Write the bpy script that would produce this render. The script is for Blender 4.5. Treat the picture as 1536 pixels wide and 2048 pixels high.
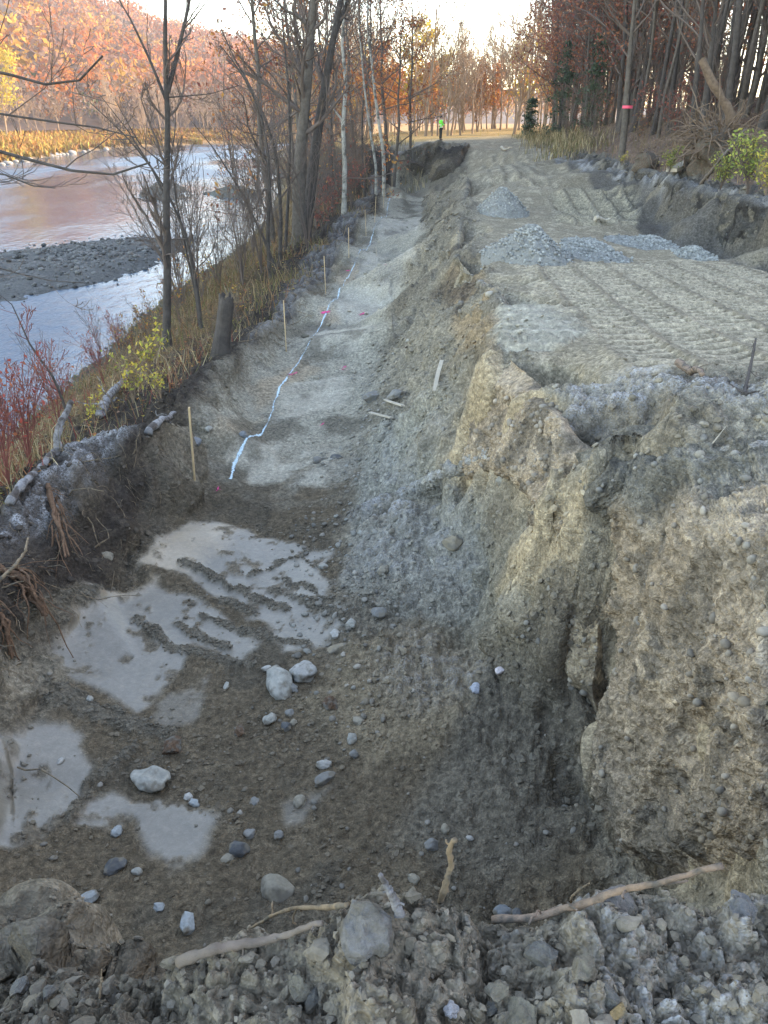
import bpy, math, random
import numpy as np
from mathutils.geometry import delaunay_2d_cdt
from mathutils import Vector

for o in list(bpy.data.objects):
    bpy.data.objects.remove(o)
scene = bpy.context.scene
C = scene.collection
RNG = np.random.default_rng(7)
random.seed(7)

# ------------------------------------------------------------------ camera
EYE = np.array([0.0, 0.0, 1.65])
FPX = 1500.0                      # focal length in pixels of a 1536 x 2048 frame
PITCH = math.radians(27.65)
SP, CP = math.sin(PITCH), math.cos(PITCH)
cam = bpy.data.cameras.new('camera')
cam.sensor_fit = 'VERTICAL'
cam.sensor_height = 36.0
cam.lens = 36.0 * FPX / 2048.0
cam.clip_start = 0.05
cam.clip_end = 6000.0
cam_o = bpy.data.objects.new('camera', cam)
C.objects.link(cam_o)
cam_o.location = EYE
cam_o.rotation_euler = (math.pi / 2 - PITCH, 0, 0)
scene.camera = cam_o

# ------------------------------------------------------------------ sky and sun
SUN_AZ, SUN_EL = math.radians(78), math.radians(19)
world = bpy.data.worlds.new('World')
scene.world = world
world.use_nodes = True
wn = world.node_tree.nodes
wl = world.node_tree.links
sky = wn.new('ShaderNodeTexSky')
sky.sky_type = 'NISHITA'
sky.sun_disc = False
sky.sun_elevation = SUN_EL
sky.sun_rotation = SUN_AZ
sky.air_density = 1.0
sky.dust_density = .4
bg = wn['Background']
bg.inputs['Strength'].default_value = 0.15
wl.new(sky.outputs['Color'], bg.inputs['Color'])
sun = bpy.data.lights.new('sun', 'SUN')
sun.energy = 2.2
sun.angle = math.radians(0.6)
sun.color = (1.0, 0.83, 0.62)
sun_o = bpy.data.objects.new('sun', sun)
C.objects.link(sun_o)
sdir = Vector((math.sin(SUN_AZ) * math.cos(SUN_EL), math.cos(SUN_AZ) * math.cos(SUN_EL), math.sin(SUN_EL)))
sun_o.rotation_euler = sdir.to_track_quat('Z', 'Y').to_euler()
scene.view_settings.view_transform = 'Standard'
scene.view_settings.look = 'None'
scene.view_settings.exposure = 3.0
scene.view_settings.gamma = 1.0
scene.view_settings.use_white_balance = True
scene.view_settings.white_balance_temperature = 7650
scene.view_settings.white_balance_tint = 14
scene.view_settings.use_curve_mapping = False
scene.cycles.use_denoising = True
scene.cycles.use_adaptive_sampling = False
scene.cycles.max_bounces = 6
scene.cycles.transparent_max_bounces = 8
scene.cycles.volume_bounces = 0


# ------------------------------------------------------------------ helpers
def ray(px, py):
    xc, yc = (px - 768) / FPX, (1024 - py) / FPX
    return np.array([xc, CP + yc * SP, -SP + yc * CP])


def U(px, py, z):
    """the point at height z that the photograph shows at px, py"""
    d = ray(px, py)
    t = (z - EYE[2]) / d[2]
    return (EYE[0] + d[0] * t, EYE[1] + d[1] * t, z)


def at_y(px, py, y):
    d = ray(px, py)
    t = y / d[1]
    return np.array([d[0] * t, y, EYE[2] + d[2] * t])


def project(P):
    P = np.asarray(P, float)
    x, y, z = P[..., 0], P[..., 1], P[..., 2] - EYE[2]
    dep = y * CP - z * SP
    up = y * SP + z * CP
    dep = np.where(dep < 1e-3, 1e-3, dep)
    return 768 + FPX * x / dep, 1024 - FPX * up / dep, dep


def _hash(ix, iy, iz, seed):
    h = (ix.astype(np.int64) * 374761393 + iy.astype(np.int64) * 668265263 + iz * 2147483647 + seed * 974711) & 0xFFFFFFFF
    h = ((h ^ (h >> 13)) * 1274126177) & 0xFFFFFFFF
    h = ((h ^ (h >> 16)) * 2246822519) & 0xFFFFFFFF
    return ((h ^ (h >> 15)) & 0xFFFFFF).astype(np.float32) / np.float32(0xFFFFFF)


def vnoise(x, y, seed=0):
    """smooth value noise in -1..1"""
    ix, iy = np.floor(x), np.floor(y)
    fx, fy = (x - ix).astype(np.float32), (y - iy).astype(np.float32)
    fx = fx * fx * fx * (fx * (fx * 6 - 15) + 10)
    fy = fy * fy * fy * (fy * (fy * 6 - 15) + 10)
    ix = ix.astype(np.int64)
    iy = iy.astype(np.int64)
    a, b = _hash(ix, iy, 0, seed), _hash(ix + 1, iy, 0, seed)
    c, d = _hash(ix, iy + 1, 0, seed), _hash(ix + 1, iy + 1, 0, seed)
    return (a + (b - a) * fx + (c - a) * fy + (a - b - c + d) * fx * fy) * 2 - 1


def vnoise3(x, y, z, seed=0):
    iz = np.floor(z)
    fz = (z - iz).astype(np.float32)
    fz = fz * fz * (3 - 2 * fz)
    iz = iz.astype(np.int64)
    ix, iy = np.floor(x), np.floor(y)
    fx, fy = (x - ix).astype(np.float32), (y - iy).astype(np.float32)
    fx = fx * fx * (3 - 2 * fx)
    fy = fy * fy * (3 - 2 * fy)
    ix = ix.astype(np.int64)
    iy = iy.astype(np.int64)

    def sl(k):
        a, b = _hash(ix, iy, k, seed), _hash(ix + 1, iy, k, seed)
        c, d = _hash(ix, iy + 1, k, seed), _hash(ix + 1, iy + 1, k, seed)
        return a + (b - a) * fx + (c - a) * fy + (a - b - c + d) * fx * fy
    s0, s1 = sl(iz), sl(iz + 1)
    return (s0 + (s1 - s0) * fz) * 2 - 1


def fbm(x, y, f, octv=4, seed=0, gain=.5):
    s = 0
    a = 1.0
    tot = 0
    for k in range(octv):
        s = s + a * vnoise(x * f + 17.3 * k, y * f - 9.1 * k, seed + k)
        tot += a
        a *= gain
        f *= 2.03
    return s / tot


def sstep(a, b, x):
    t = np.clip((x - a) / (b - a), 0, 1)
    return t * t * (3 - 2 * t)


# ------------------------------------------------------------------ materials
def mat(name, color=(.5, .5, .5), rough=.9, attr=None, noise=None, bump=None, spec=.25, trans=0.0, mixcol=None):
    """noise=(scale, amount): brightness variation; bump=(scale, strength, distance); attr: colour attribute"""
    m = bpy.data.materials.new(name)
    m.use_nodes = True
    nt = m.node_tree
    n, l = nt.nodes, nt.links
    b = n['Principled BSDF']
    b.inputs['Roughness'].default_value = rough
    b.inputs['Specular IOR Level'].default_value = spec
    tc = n.new('ShaderNodeTexCoord')
    if attr:
        a = n.new('ShaderNodeAttribute')
        a.attribute_name = attr
        col = a.outputs['Color']
    else:
        r = n.new('ShaderNodeRGB')
        r.outputs[0].default_value = (*color, 1)
        col = r.outputs[0]
    if mixcol:
        c2, sc, lo, hi = mixcol
        t = n.new('ShaderNodeTexNoise')
        t.inputs['Scale'].default_value = sc
        t.inputs['Detail'].default_value = 6
        l.new(tc.outputs['Object'], t.inputs['Vector'])
        mr = n.new('ShaderNodeMapRange')
        mr.inputs['From Min'].default_value = lo
        mr.inputs['From Max'].default_value = hi
        l.new(t.outputs['Fac'], mr.inputs['Value'])
        mx = n.new('ShaderNodeMixRGB')
        mx.inputs['Color2'].default_value = (*c2, 1)
        l.new(mr.outputs[0], mx.inputs['Fac'])
        l.new(col, mx.inputs['Color1'])
        col = mx.outputs[0]
    if noise:
        t = n.new('ShaderNodeTexNoise')
        t.inputs['Scale'].default_value = noise[0]
        t.inputs['Detail'].default_value = 8
        t.inputs['Roughness'].default_value = .65
        l.new(tc.outputs['Object'], t.inputs['Vector'])
        mr = n.new('ShaderNodeMapRange')
        mr.inputs['From Min'].default_value = .25
        mr.inputs['From Max'].default_value = .75
        mr.inputs['To Min'].default_value = 1 - noise[1]
        mr.inputs['To Max'].default_value = 1 + noise[1]
        l.new(t.outputs['Fac'], mr.inputs['Value'])
        mx = n.new('ShaderNodeMixRGB')
        mx.blend_type = 'MULTIPLY'
        mx.inputs['Fac'].default_value = 1
        l.new(col, mx.inputs['Color1'])
        l.new(mr.outputs[0], mx.inputs['Color2'])
        col = mx.outputs[0]
    l.new(col, b.inputs['Base Color'])
    if bump:
        t = n.new('ShaderNodeTexNoise')
        t.inputs['Scale'].default_value = bump[0]
        t.inputs['Detail'].default_value = 8
        t.inputs['Roughness'].default_value = .6
        l.new(tc.outputs['Object'], t.inputs['Vector'])
        bp = n.new('ShaderNodeBump')
        bp.inputs['Strength'].default_value = bump[1]
        bp.inputs['Distance'].default_value = bump[2]
        l.new(t.outputs['Fac'], bp.inputs['Height'])
        l.new(bp.outputs[0], b.inputs['Normal'])
    if trans:
        out = n['Material Output']
        tr = n.new('ShaderNodeBsdfTranslucent')
        l.new(col, tr.inputs['Color'])
        ms = n.new('ShaderNodeMixShader')
        ms.inputs[0].default_value = trans
        l.new(b.outputs[0], ms.inputs[1])
        l.new(tr.outputs[0], ms.inputs[2])
        l.new(ms.outputs[0], out.inputs['Surface'])
    return m


def soil_material():
    m = bpy.data.materials.new('soil')
    m.use_nodes = True
    nt = m.node_tree
    n, l = nt.nodes, nt.links
    b = n['Principled BSDF']
    tc = n.new('ShaderNodeTexCoord')
    ac = n.new('ShaderNodeAttribute')
    ac.attribute_name = 'Col'
    af = n.new('ShaderNodeAttribute')
    af.attribute_name = 'Aux'           # r = frost, g = wet clay, b = compacted
    sep = n.new('ShaderNodeSeparateColor')
    l.new(af.outputs['Color'], sep.inputs[0])

    def noi(scale, det=6, rough=.65, vec=None):
        t = n.new('ShaderNodeTexNoise')
        t.inputs['Scale'].default_value = scale
        t.inputs['Detail'].default_value = det
        t.inputs['Roughness'].default_value = rough
        l.new(vec or tc.outputs['Object'], t.inputs['Vector'])
        return t.outputs['Fac']

    def rng(v, a, b_, c, d):
        mr = n.new('ShaderNodeMapRange')
        for k, w in zip(('From Min', 'From Max', 'To Min', 'To Max'), (a, b_, c, d)):
            mr.inputs[k].default_value = w
        l.new(v, mr.inputs['Value'])
        return mr.outputs[0]

    def math_(op, a, b_):
        q = n.new('ShaderNodeMath')
        q.operation = op
        for k, v in enumerate((a, b_)):
            if isinstance(v, (int, float)):
                q.inputs[k].default_value = v
            else:
                l.new(v, q.inputs[k])
        return q.outputs[0]
    big, fine, grit = noi(2.2, 5), noi(20, 3, .6), noi(85, 1, .5)
    dry = math_('SUBTRACT', 1.0, sep.outputs[1])
    wp = n.new('ShaderNodeTexNoise')
    wp.inputs['Scale'].default_value = 9
    l.new(tc.outputs['Object'], wp.inputs['Vector'])
    wv = n.new('ShaderNodeMixRGB')
    wv.blend_type = 'ADD'
    wv.inputs['Fac'].default_value = .09
    l.new(tc.outputs['Object'], wv.inputs['Color1'])
    l.new(wp.outputs['Color'], wv.inputs['Color2'])

    def vor(scale):
        t = n.new('ShaderNodeTexVoronoi')
        t.inputs['Scale'].default_value = scale
        l.new(wv.outputs[0], t.inputs['Vector'])
        sc = n.new('ShaderNodeSeparateColor')
        l.new(t.outputs['Color'], sc.inputs[0])
        return t.outputs['Distance'], sc.outputs[0]
    va, vac = vor(24)
    vb, vbc = vor(70)
    v = math_('MULTIPLY', rng(fine, .3, .7, .6, 1.4), rng(grit, .3, .7, .85, 1.15))
    v = math_('MULTIPLY', v, math_('MULTIPLY', rng(vac, 0, 1, .82, 1.2), rng(vbc, 0, 1, .8, 1.22)))
    v = math_('ADD', math_('MULTIPLY', v, math_('ADD', math_('MULTIPLY', dry, .75), .25)),
              math_('MULTIPLY', sep.outputs[1], .75))
    v = math_('MULTIPLY', v, rng(big, .3, .7, .85, 1.15))
    mx = n.new('ShaderNodeMixRGB')
    mx.blend_type = 'MULTIPLY'
    mx.inputs['Fac'].default_value = 1
    l.new(ac.outputs['Color'], mx.inputs['Color1'])
    l.new(v, mx.inputs['Color2'])
    fr = math_('MULTIPLY', math_('MULTIPLY', rng(noi(60, 2, .6), .36, .60, .12, 1), rng(noi(9, 3, .6), .3, .55, .4, 1)), sep.outputs[0])
    mf = n.new('ShaderNodeMixRGB')
    mf.inputs['Color2'].default_value = (.44, .435, .43, 1)
    l.new(fr, mf.inputs['Fac'])
    l.new(mx.outputs[0], mf.inputs['Color1'])
    l.new(mf.outputs[0], b.inputs['Base Color'])
    l.new(math_('SUBTRACT', .95, math_('MULTIPLY', sep.outputs[1], .62)), b.inputs['Roughness'])
    l.new(math_('ADD', .15, math_('MULTIPLY', sep.outputs[1], .4)), b.inputs['Specular IOR Level'])
    h = math_('ADD', math_('MULTIPLY', fine, .8), math_('MULTIPLY', grit, .2))
    h = math_('SUBTRACT', h, math_('ADD', math_('MULTIPLY', math_('MULTIPLY', va, vac), .7), math_('MULTIPLY', math_('MULTIPLY', vb, vbc), .4)))
    bp = n.new('ShaderNodeBump')
    bp.inputs['Distance'].default_value = .045
    l.new(math_('MULTIPLY', math_('ADD', .1, math_('MULTIPLY', dry, .7)), math_('SUBTRACT', 1.0, sep.outputs[2])), bp.inputs['Strength'])
    l.new(h, bp.inputs['Height'])
    l.new(bp.outputs[0], b.inputs['Normal'])
    return m


M = {}
M['soil'] = soil_material()


def make_mesh(name, V, F, m, col=None, smooth=True):
    """V (N,3); F (M,k) array of one face size"""
    me = bpy.data.meshes.new(name)
    V = np.ascontiguousarray(V, np.float32)
    F = np.ascontiguousarray(F, np.int32)
    me.vertices.add(len(V))
    me.vertices.foreach_set('co', V.ravel())
    k = F.shape[1]
    me.loops.add(F.size)
    me.loops.foreach_set('vertex_index', F.ravel())
    me.polygons.add(len(F))
    me.polygons.foreach_set('loop_start', np.arange(0, F.size, k, dtype=np.int32))
    me.polygons.foreach_set('use_smooth', np.full(len(F), smooth))
    me.update(calc_edges=True)
    if col is not None:
        for nm, c in (col.items() if isinstance(col, dict) else (('Col', col),)):
            ca = me.color_attributes.new(nm, 'FLOAT_COLOR', 'POINT')
            c4 = np.ones((len(V), 4), np.float32)
            c4[:, :3] = c
            ca.data.foreach_set('color', c4.ravel())
    if m is not None:
        me.materials.append(m)
    return me


def obj(name, me, parent=None, loc=None):
    o = bpy.data.objects.new(name, me)
    C.objects.link(o)
    if parent is not None:
        o.parent = parent
    if loc is not None:
        o.location = loc
    return o


def tag(o, label=None, cat=None, group=None, kind=None):
    for k, v in (('label', label), ('category', cat), ('group', group), ('kind', kind)):
        if v:
            o[k] = v
    return o


def empty(name, loc, label, cat, group=None, rz=0):
    o = bpy.data.objects.new(name, None)
    C.objects.link(o)
    o.location = loc
    o.rotation_euler = (0, 0, rz)
    o.empty_display_size = .2
    return tag(o, label, cat, group)


# ------------------------------------------------------------------ terrain: survey points joined to a triangulated surface
PTS = []


def pl(points, step=None):
    """a break line of pixel-and-height points; step (m) adds points between"""
    W = [np.array(U(*p)) if len(p) == 3 and not isinstance(p, list) else np.array(p) for p in points]
    wl_line(W, step)


def wl_line(W, step=None):
    W = [np.array(w, float) for w in W]
    PTS.append(W[0])
    for a, b in zip(W, W[1:]):
        k = 1
        if step:
            k = max(1, int(np.linalg.norm((b - a)[:2]) / step))
        for i in range(1, k + 1):
            PTS.append(a + (b - a) * i / k)


FL = -2.7
# ground under the photographer and the near berm
for x in (-6, -3, -1.2, 0, 1.2, 2.4, 3.6, 6):
    PTS.append(np.array((x, -1.5, 0.0)))
    PTS.append(np.array((x, .35, 0.0)))
crest = [(0, 1930, -.5), (90, 1950, -.4), (190, 1985, -.2), (290, 1978, -.08), (360, 1940, -.04), (450, 1908, 0), (560, 1880, .0),
         (650, 1858, .04), (690, 1800, .12), (745, 1765, .14), (830, 1785, .10), (900, 1822, .05), (985, 1850, .02),
         (1080, 1850, .03), (1160, 1808, .08), (1235, 1772, .13), (1320, 1795, .1), (1400, 1835, .06), (1470, 1815, .09), (1536, 1795, .12)]
CW = [np.array(U(*p)) for p in crest]
CW = [np.array((-3.6, 1.15, -1.0)), np.array((-1.7, 1.15, -.7))] + CW + [np.array((2.2, 1.25, .1)), np.array((3.6, 1.6, .05))]
wl_line(CW, .1)
for w in CW:
    if -3 < w[0] < 1.25:
        for dy, z in ((.18, -.55), (.55, -1.9), (.95, -2.5)):
            PTS.append(np.array((w[0] * (1 + .05 * dy), w[1] + dy, z + .06 * math.sin(9 * w[0]))))
# pit floor
pl([(100, 1850, -2.66), (300, 1880, -2.62), (520, 1830, -2.6), (800, 1700, -2.62), (1000, 1760, -2.55), (1100, 1740, -2.5)])
pl([(200, 1700, FL), (420, 1690, FL), (640, 1640, FL), (860, 1620, -2.6), (1040, 1620, -2.52)])
pl([(30, 1560, -2.68), (200, 1560, -2.72), (420, 1530, -2.72), (600, 1480, -2.7), (760, 1500, -2.63), (940, 1500, -2.5), (1080, 1540, -2.5)])
pl([(130, 1330, -2.68), (280, 1330, -2.74), (450, 1300, -2.75), (560, 1270, -2.73), (640, 1250, -2.68)])
pl([(240, 1190, -2.7), (420, 1150, -2.73), (560, 1120, -2.72), (640, 1110, -2.68)])
pl([(430, 1010, -2.66), (520, 1000, -2.7), (640, 1000, -2.68)])
pl([(460, 930, FL), (560, 920, FL), (680, 900, -2.68)])
pl([(500, 830, FL), (600, 820, FL), (690, 820, -2.66)])
pl([(540, 745, -2.66), (620, 750, FL), (710, 740, -2.66)])
pl([(610, 670, -2.66), (680, 660, FL), (760, 650, -2.68)])
pl([(670, 570, FL), (730, 560, FL), (800, 560, -2.68)])
pl([(720, 500, -2.68), (770, 490, FL), (830, 480, -2.66)])
pl([(765, 430, FL), (800, 420, FL), (845, 425, FL)])
# toe of the left bank
pl([(20, 1700, -2.62), (20, 1650, -2.6), (45, 1520, -2.6), (60, 1420, -2.58), (95, 1300, -2.58), (185, 1190, -2.55), (250, 1110, -2.55), (330, 1050, -2.58),
    (390, 990, -2.6), (415, 950, -2.58), (400, 900, -2.55), (440, 800, -2.5), (510, 738, -2.55), (560, 690, -2.6), (600, 645, -2.62), (645, 590, -2.62),
    (685, 540, -2.6), (712, 480, -2.6), (747, 430, -2.62), (779, 388, -2.65)])
wl_line([(-2.6, 2.2, -2.5), (-2.6, 3.0, -2.6)])
# crest of the left bank
pl([(0, 1030, -1.72), (60, 965, -1.66), (110, 930, -1.62), (170, 890, -1.58), (235, 862, -1.5), (300, 866, -1.6), (345, 842, -1.75), (380, 788, -1.92), (412, 748, -2.0), (480, 686, -2.12),
    (542, 636, -2.15), (597, 586, -2.2), (630, 556, -2.2), (682, 487, -2.1), (725, 430, -2.0), (752, 390, -1.9), (768, 352, -1.55), (778, 325, -.9), (790, 305, -.35)])
wl_line([(-3.4, 1.9, -1.2), (-3.55, 3.0, -1.55), (-3.6, 4.4, -1.7), (-3.62, 5.6, -1.72)])
# far end wall of the pit
pl([(785, 383, -2.6), (815, 383, -2.6), (850, 372, -2.45)])
wl_line([(1.0, 55.0, -.1), (2.2, 55.4, .06), (3.6, 55.4, .1), (5.4, 55.6, .08)])
wl_line([(1.2, 54.75, -.7), (2.4, 55.1, -.5), (3.6, 55.1, -.5), (4.9, 55.0, -.45)])
wl_line([(1.3, 54.3, -1.9), (2.4, 54.6, -1.8), (3.3, 54.3, -1.7)])
# toe of the right slope
pl([(850, 400, -2.62), (848, 450, -2.62), (840, 530, -2.62), (800, 630, -2.62), (745, 740, -2.62), (722, 850, -2.6), (715, 930, -2.6), (665, 1060, -2.6),
    (655, 1150, -2.6), (668, 1230, -2.6), (700, 1330, -2.6)])
# left edge of the upper level
pl([(935, 300, -.15), (930, 345, -.45), (925, 400, -.62), (915, 440, -.7), (915, 500, -.75), (905, 520, -.95), (960, 545, -.72), (985, 570, -.55), (993, 610, -.42),
    (990, 650, -.4), (985, 695, -.42), (1000, 745, -.42), (1050, 768, -.4), (1112, 785, -.36)])
# ledge halfway down behind
pl([(890, 600, -1.2), (945, 640, -1.2), (940, 690, -1.25), (935, 740, -1.45)])
pl([(860, 560, -1.9), (840, 640, -1.9), (820, 740, -2.0), (800, 850, -2.1), (790, 950, -2.2)])
# frosted ridge under the tan face
pl([(1040, 908, -.98), (980, 925, -1.35), (900, 948, -1.72), (830, 985, -2.1), (760, 1020, -2.42)])
pl([(1010, 960, -1.5), (950, 985, -1.85), (880, 1010, -2.15)])
pl([(985, 760, -.62), (955, 850, -1.3), (895, 930, -1.75)])
pl([(1095, 850, -.62), (1080, 920, -.86)])
# spur of the buttress
pl([(1130, 880, -.42), (1105, 960, -.8), (1085, 1010, -1.05), (1045, 1062, -1.5), (1010, 1130, -1.95), (982, 1200, -2.3), (940, 1260, -2.45)])
pl([(1025, 1040, -1.75), (985, 1110, -2.1)])
pl([(900, 1050, -2.1), (960, 1060, -1.95), (850, 1120, -2.35), (930, 1150, -2.25), (780, 1180, -2.5), (860, 1250, -2.48)])
pl([(1010, 1330, -2.3), (900, 1390, -2.48), (1060, 1430, -2.32), (1120, 1500, -2.42)])
pl([(1130, 1090, -1.2), (1100, 1200, -1.75), (1150, 1300, -1.85), (1150, 1420, -2.15), (1160, 1520, -2.4)])
# right wall: a nearly upright face, x grows slightly with height
def wall_pt(px, py, out_=0.0):
    d = ray(px, py)
    t = (2.046 - out_) / (d[0] - .13 * d[2])
    return EYE + d * t


WALL_L = [(1195, 1110), (1208, 1230), (1208, 1330), (1180, 1430), (1162, 1520), (1185, 1610), (1230, 1700), (1290, 1765)]
WALL_R = [(1570, 1075), (1570, 1230), (1570, 1340), (1570, 1450), (1570, 1550), (1570, 1640), (1570, 1730), (1570, 1800)]
WALL = []
for (ax_, ay_), (bx_, by_) in zip(WALL_L, WALL_R):
    row = []
    for f_ in np.linspace(0, 1, 7):
        x_, y_ = ax_ + (bx_ - ax_) * f_, ay_ + (by_ - ay_) * f_
        row.append(wall_pt(x_, y_))
        PTS.append(row[-1] + np.array((.06, 0, 0)))
    WALL.append(row)
wl_line([(1.5, 2.4, -2.5), (1.56, 2.1, -2.3), (1.62, 1.8, -1.9), (1.72, 1.6, -1.2)])
wl_line([(2.1, 2.3, -.2), (2.3, 3.1, -.05), (3.2, 2.0, 0), (3.5, 3.3, 0)])
# slope under the near heap
pl([(1265, 1000, -.6), (1350, 990, -.42), (1450, 985, -.27), (1536, 985, -.18)])
pl([(1150, 1000, -.75), (1200, 960, -.55), (1250, 920, -.42), (1330, 910, -.3), (1400, 900, -.22), (1470, 880, -.14), (1536, 870, -.08)])
pl([(1132, 872, -.36), (1190, 845, -.22), (1250, 826, -.14), (1330, 808, -.08), (1400, 796, -.04), (1470, 790, 0), (1536, 785, .04)])
pl([(1150, 820, -.42), (1200, 800, -.42), (1260, 788, -.34), (1340, 772, -.2), (1440, 762, -.14), (1536, 755, -.1)])
pl([(1250, 752, -.26), (1300, 742, -.2), (1345, 738, -.18), (1400, 745, -.2)])
wl_line([(3.6, 5.2, .05), (5, 5, .05), (8, 5, .3)])
# tracked surface
pl([(1150, 715, -.42), (1200, 700, -.36), (1300, 690, -.36), (1400, 690, -.34), (1536, 690, -.3)])
pl([(1130, 620, -.42), (1200, 620, -.48), (1300, 620, -.48), (1400, 620, -.46), (1536, 620, -.45)])
pl([(1120, 560, -.6), (1200, 560, -.64), (1300, 560, -.64), (1400, 560, -.66), (1536, 560, -.66)])
pl([(1000, 520, -.72), (1130, 510, -.76), (1250, 500, -.78), (1350, 500, -.8), (1450, 520, -.84)])
pl([(990, 450, -.72), (1080, 450, -.8), (1190, 446, -.82), (1275, 446, -.84), (1330, 455, -1.0)])
pl([(990, 372, -.5), (1100, 378, -.42), (1180, 375, -.4), (1265, 375, -.45), (1290, 410, -.75)])
pl([(1000, 330, -.34), (1050, 335, -.34), (1085, 350, -.4)])
pl([(960, 300, -.12), (1010, 295, -.08), (1060, 300, -.15)])
# right cut bank: top and toe
BT = [(1536, 412, .0), (1480, 398, .02), (1420, 384, .0), (1350, 366, .02), (1290, 346, 0), (1230, 327, .02), (1170, 313, 0), (1110, 300, .02), (1062, 291, .0)]
pl(BT, 1.0)
BTw = [np.array(U(*p)) for p in BT]
for k, w in enumerate(BTw):
    dz = (-1.25, -1.22, -1.2, -1.15, -1.05, -.9, -.75, -.55, -.2)[k]
    PTS.append(np.array((w[0] - .22, w[1] - .1, dz)))
    PTS.append(np.array((w[0] - 1.3, w[1] - .1, dz + .04)))
    PTS.append(np.array((w[0] + .8, w[1] + .2, .12)))
    PTS.append(np.array((w[0] + 4, w[1] + .5, 1.1)))
wl_line([(8.6, 14, 0), (8.3, 10, .1), (8, 7, .3)])
wl_line([(8.0, 14, -1.2), (7.6, 10, -1.0), (6.8, 7, -.4)])
wl_line([(12.6, 14, 1.2), (12.3, 10, 1.2), (12, 6, 1.2), (12, -1.5, 1.2)])
# far level ground, field
for p in ((-4, 54, -1.6), (-1.2, 55, -.9), (-1, 58, -.3), (2, 57.5, .08), (5, 58, .1), (10.6, 56, .05), (4, 62, .1), (13, 62, .3), (0, 62, -.1), (6, 75, .1), (15, 78, .3), (-6, 75, -.6),
          (0, 90, 0), (15, 92, .2), (34, 100, .6), (60, 125, 1.5), (0, 130, 0), (30, 150, .5), (120, 160, 3), (-8, 100, -1), (-12, 130, -1.5), (-16, 160, -2), (30, 180, 0), (100, 190, 0), (200, 190, 2)):
    PTS.append(np.array(p, float))
# right hill
for y in (-20, 0, 12, 25, 38, 50, 60, 68):
    for x, z in ((16, 1.9), (22, 2.7), (34, 6), (52, 15), (72, 30), (95, 44), (140, 46), (220, 46)):
        if y > 50:
            z *= .8
            x += 3
        PTS.append(np.array((x, y, z + .5 * math.sin(x + y))))
for y, f in ((92, .3), (120, .08)):
    for x, z in ((24, 4), (34, 11), (52, 20.5), (72, 32), (95, 42), (140, 46), (220, 46)):
        PTS.append(np.array((x + 8, y, max(.6, z * f))))
# river: shore lines, bed, banks
WZ = -5.35
SH_R = [(-7.5, -20), (-8.3, 5), (-9.2, 18), (-9.6, 33), (-8.6, 50), (-9.5, 70), (-14, 110), (-25, 158), (-29, 171), (-23, 188), (0, 204), (60, 215), (220, 222)]
SH_L = [(-58, -20), (-60, 50), (-62, 100), (-66, 143), (-71, 183), (-73, 231), (-61, 262), (-44, 272), (0, 281), (60, 287), (220, 296)]
wl_line([(x, y, WZ) for x, y in SH_R], 4)
wl_line([(x, y, WZ) for x, y in SH_L], 8)
wl_line([(x - 3, y + (2 if y > 170 else 0), -6.6) for x, y in SH_R], 6)
wl_line([(x + 4, y - (4 if y > 240 else 0), -6.6) for x, y in SH_L], 10)
for p in ((-35, -20), (-34, 50), (-38, 110), (-48, 160), (-48, 200), (-45, 240), (0, 245), (100, 255)):
    PTS.append(np.array((*p, -6.8)))
for k, (x, y) in enumerate(SH_L):
    n = np.array((-1, .15)) if y < 232 else np.array((-.2, 1))
    for dd, z in ((4, -3.9), (9, -3.0), (25, -2.4), (70, -1.5), (140, 0)):
        PTS.append(np.array((x + n[0] * dd, y + n[1] * dd, z + (.6 if k in (4, 5) and dd < 12 else 0))))
for x, y in SH_R[1:8]:
    PTS.append(np.array((x + 1.2, y, -4.6)))
wl_line([(-5.4, 2, -3.2), (-5.9, 6, -3.0), (-6.0, 10, -3.1), (-5.6, 16, -3.3), (-4.8, 24, -3.2), (-4.4, 32, -3.0), (-4.2, 42, -2.9), (-6, 60, -2.6)])
wl_line([(-6, -20, -3), (-4, -20, 0)])
PTS.append(np.array((-4, -2, -.5)))
PTS.append(np.array((-5.2, .5, -2.2)))
for x in (-300, 400):
    for y in (-20, 100, 300, 500):
        PTS.append(np.array((x, y, 0 if x < 0 else 40 if y < 90 else 5)))
for x in (-200, -100, 0, 100, 250):
    PTS.append(np.array((x, 500, 2.0)))

P2 = np.array(PTS)
keep, seen = [], {}
for k, p in enumerate(P2):
    key = (round(p[0] * 25), round(p[1] * 25))
    if key not in seen:
        seen[key] = 1
        keep.append(k)
P2 = P2[keep]
vo, eo, fo, ov, oe, of = delaunay_2d_cdt([Vector((p[0], p[1])) for p in P2], [], [], 0, 1e-5)
TV = np.array([(v[0], v[1]) for v in vo])
TZ = np.array([P2[o[0], 2] if o else 0 for o in ov])

# fan-shaped grid: fine near the washout, coarse far out
CY = 1.5
rows = [-1.2]
while rows[-1] < 420:
    y = rows[-1]
    s = y + CY
    if y < .7:
        rows.append(y + .04)
        continue
    if y < 1.3:
        rows.append(y + .0038)
        continue
    if y < 1.9:
        rows.append(y + .02)
        continue
    rows.append(y + (max(.0062, (.0042 if 6.5 < s < 17 else .006) * s) if s < 60 else .006 * s * (1 + (s - 60) / 25)))
RY = np.array(rows)
uc = np.concatenate([np.arange(-.80, -.5, .005), np.arange(-.5, .66, .0026)])
g = np.cumsum(.0035 * 1.075 ** np.arange(1, 120))
g = g[g < 60]
UC = np.concatenate([-.80 - g[::-1], uc, uc[-1] + g])
NR, NC = len(RY), len(UC)
X = UC[None, :] * (RY[:, None] + CY)
Y = np.repeat(RY[:, None], NC, 1)
Z = np.full((NR, NC), -3.0)
UV_ = TV[:, 0] / np.maximum(TV[:, 1] + CY, 1e-3)
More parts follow.
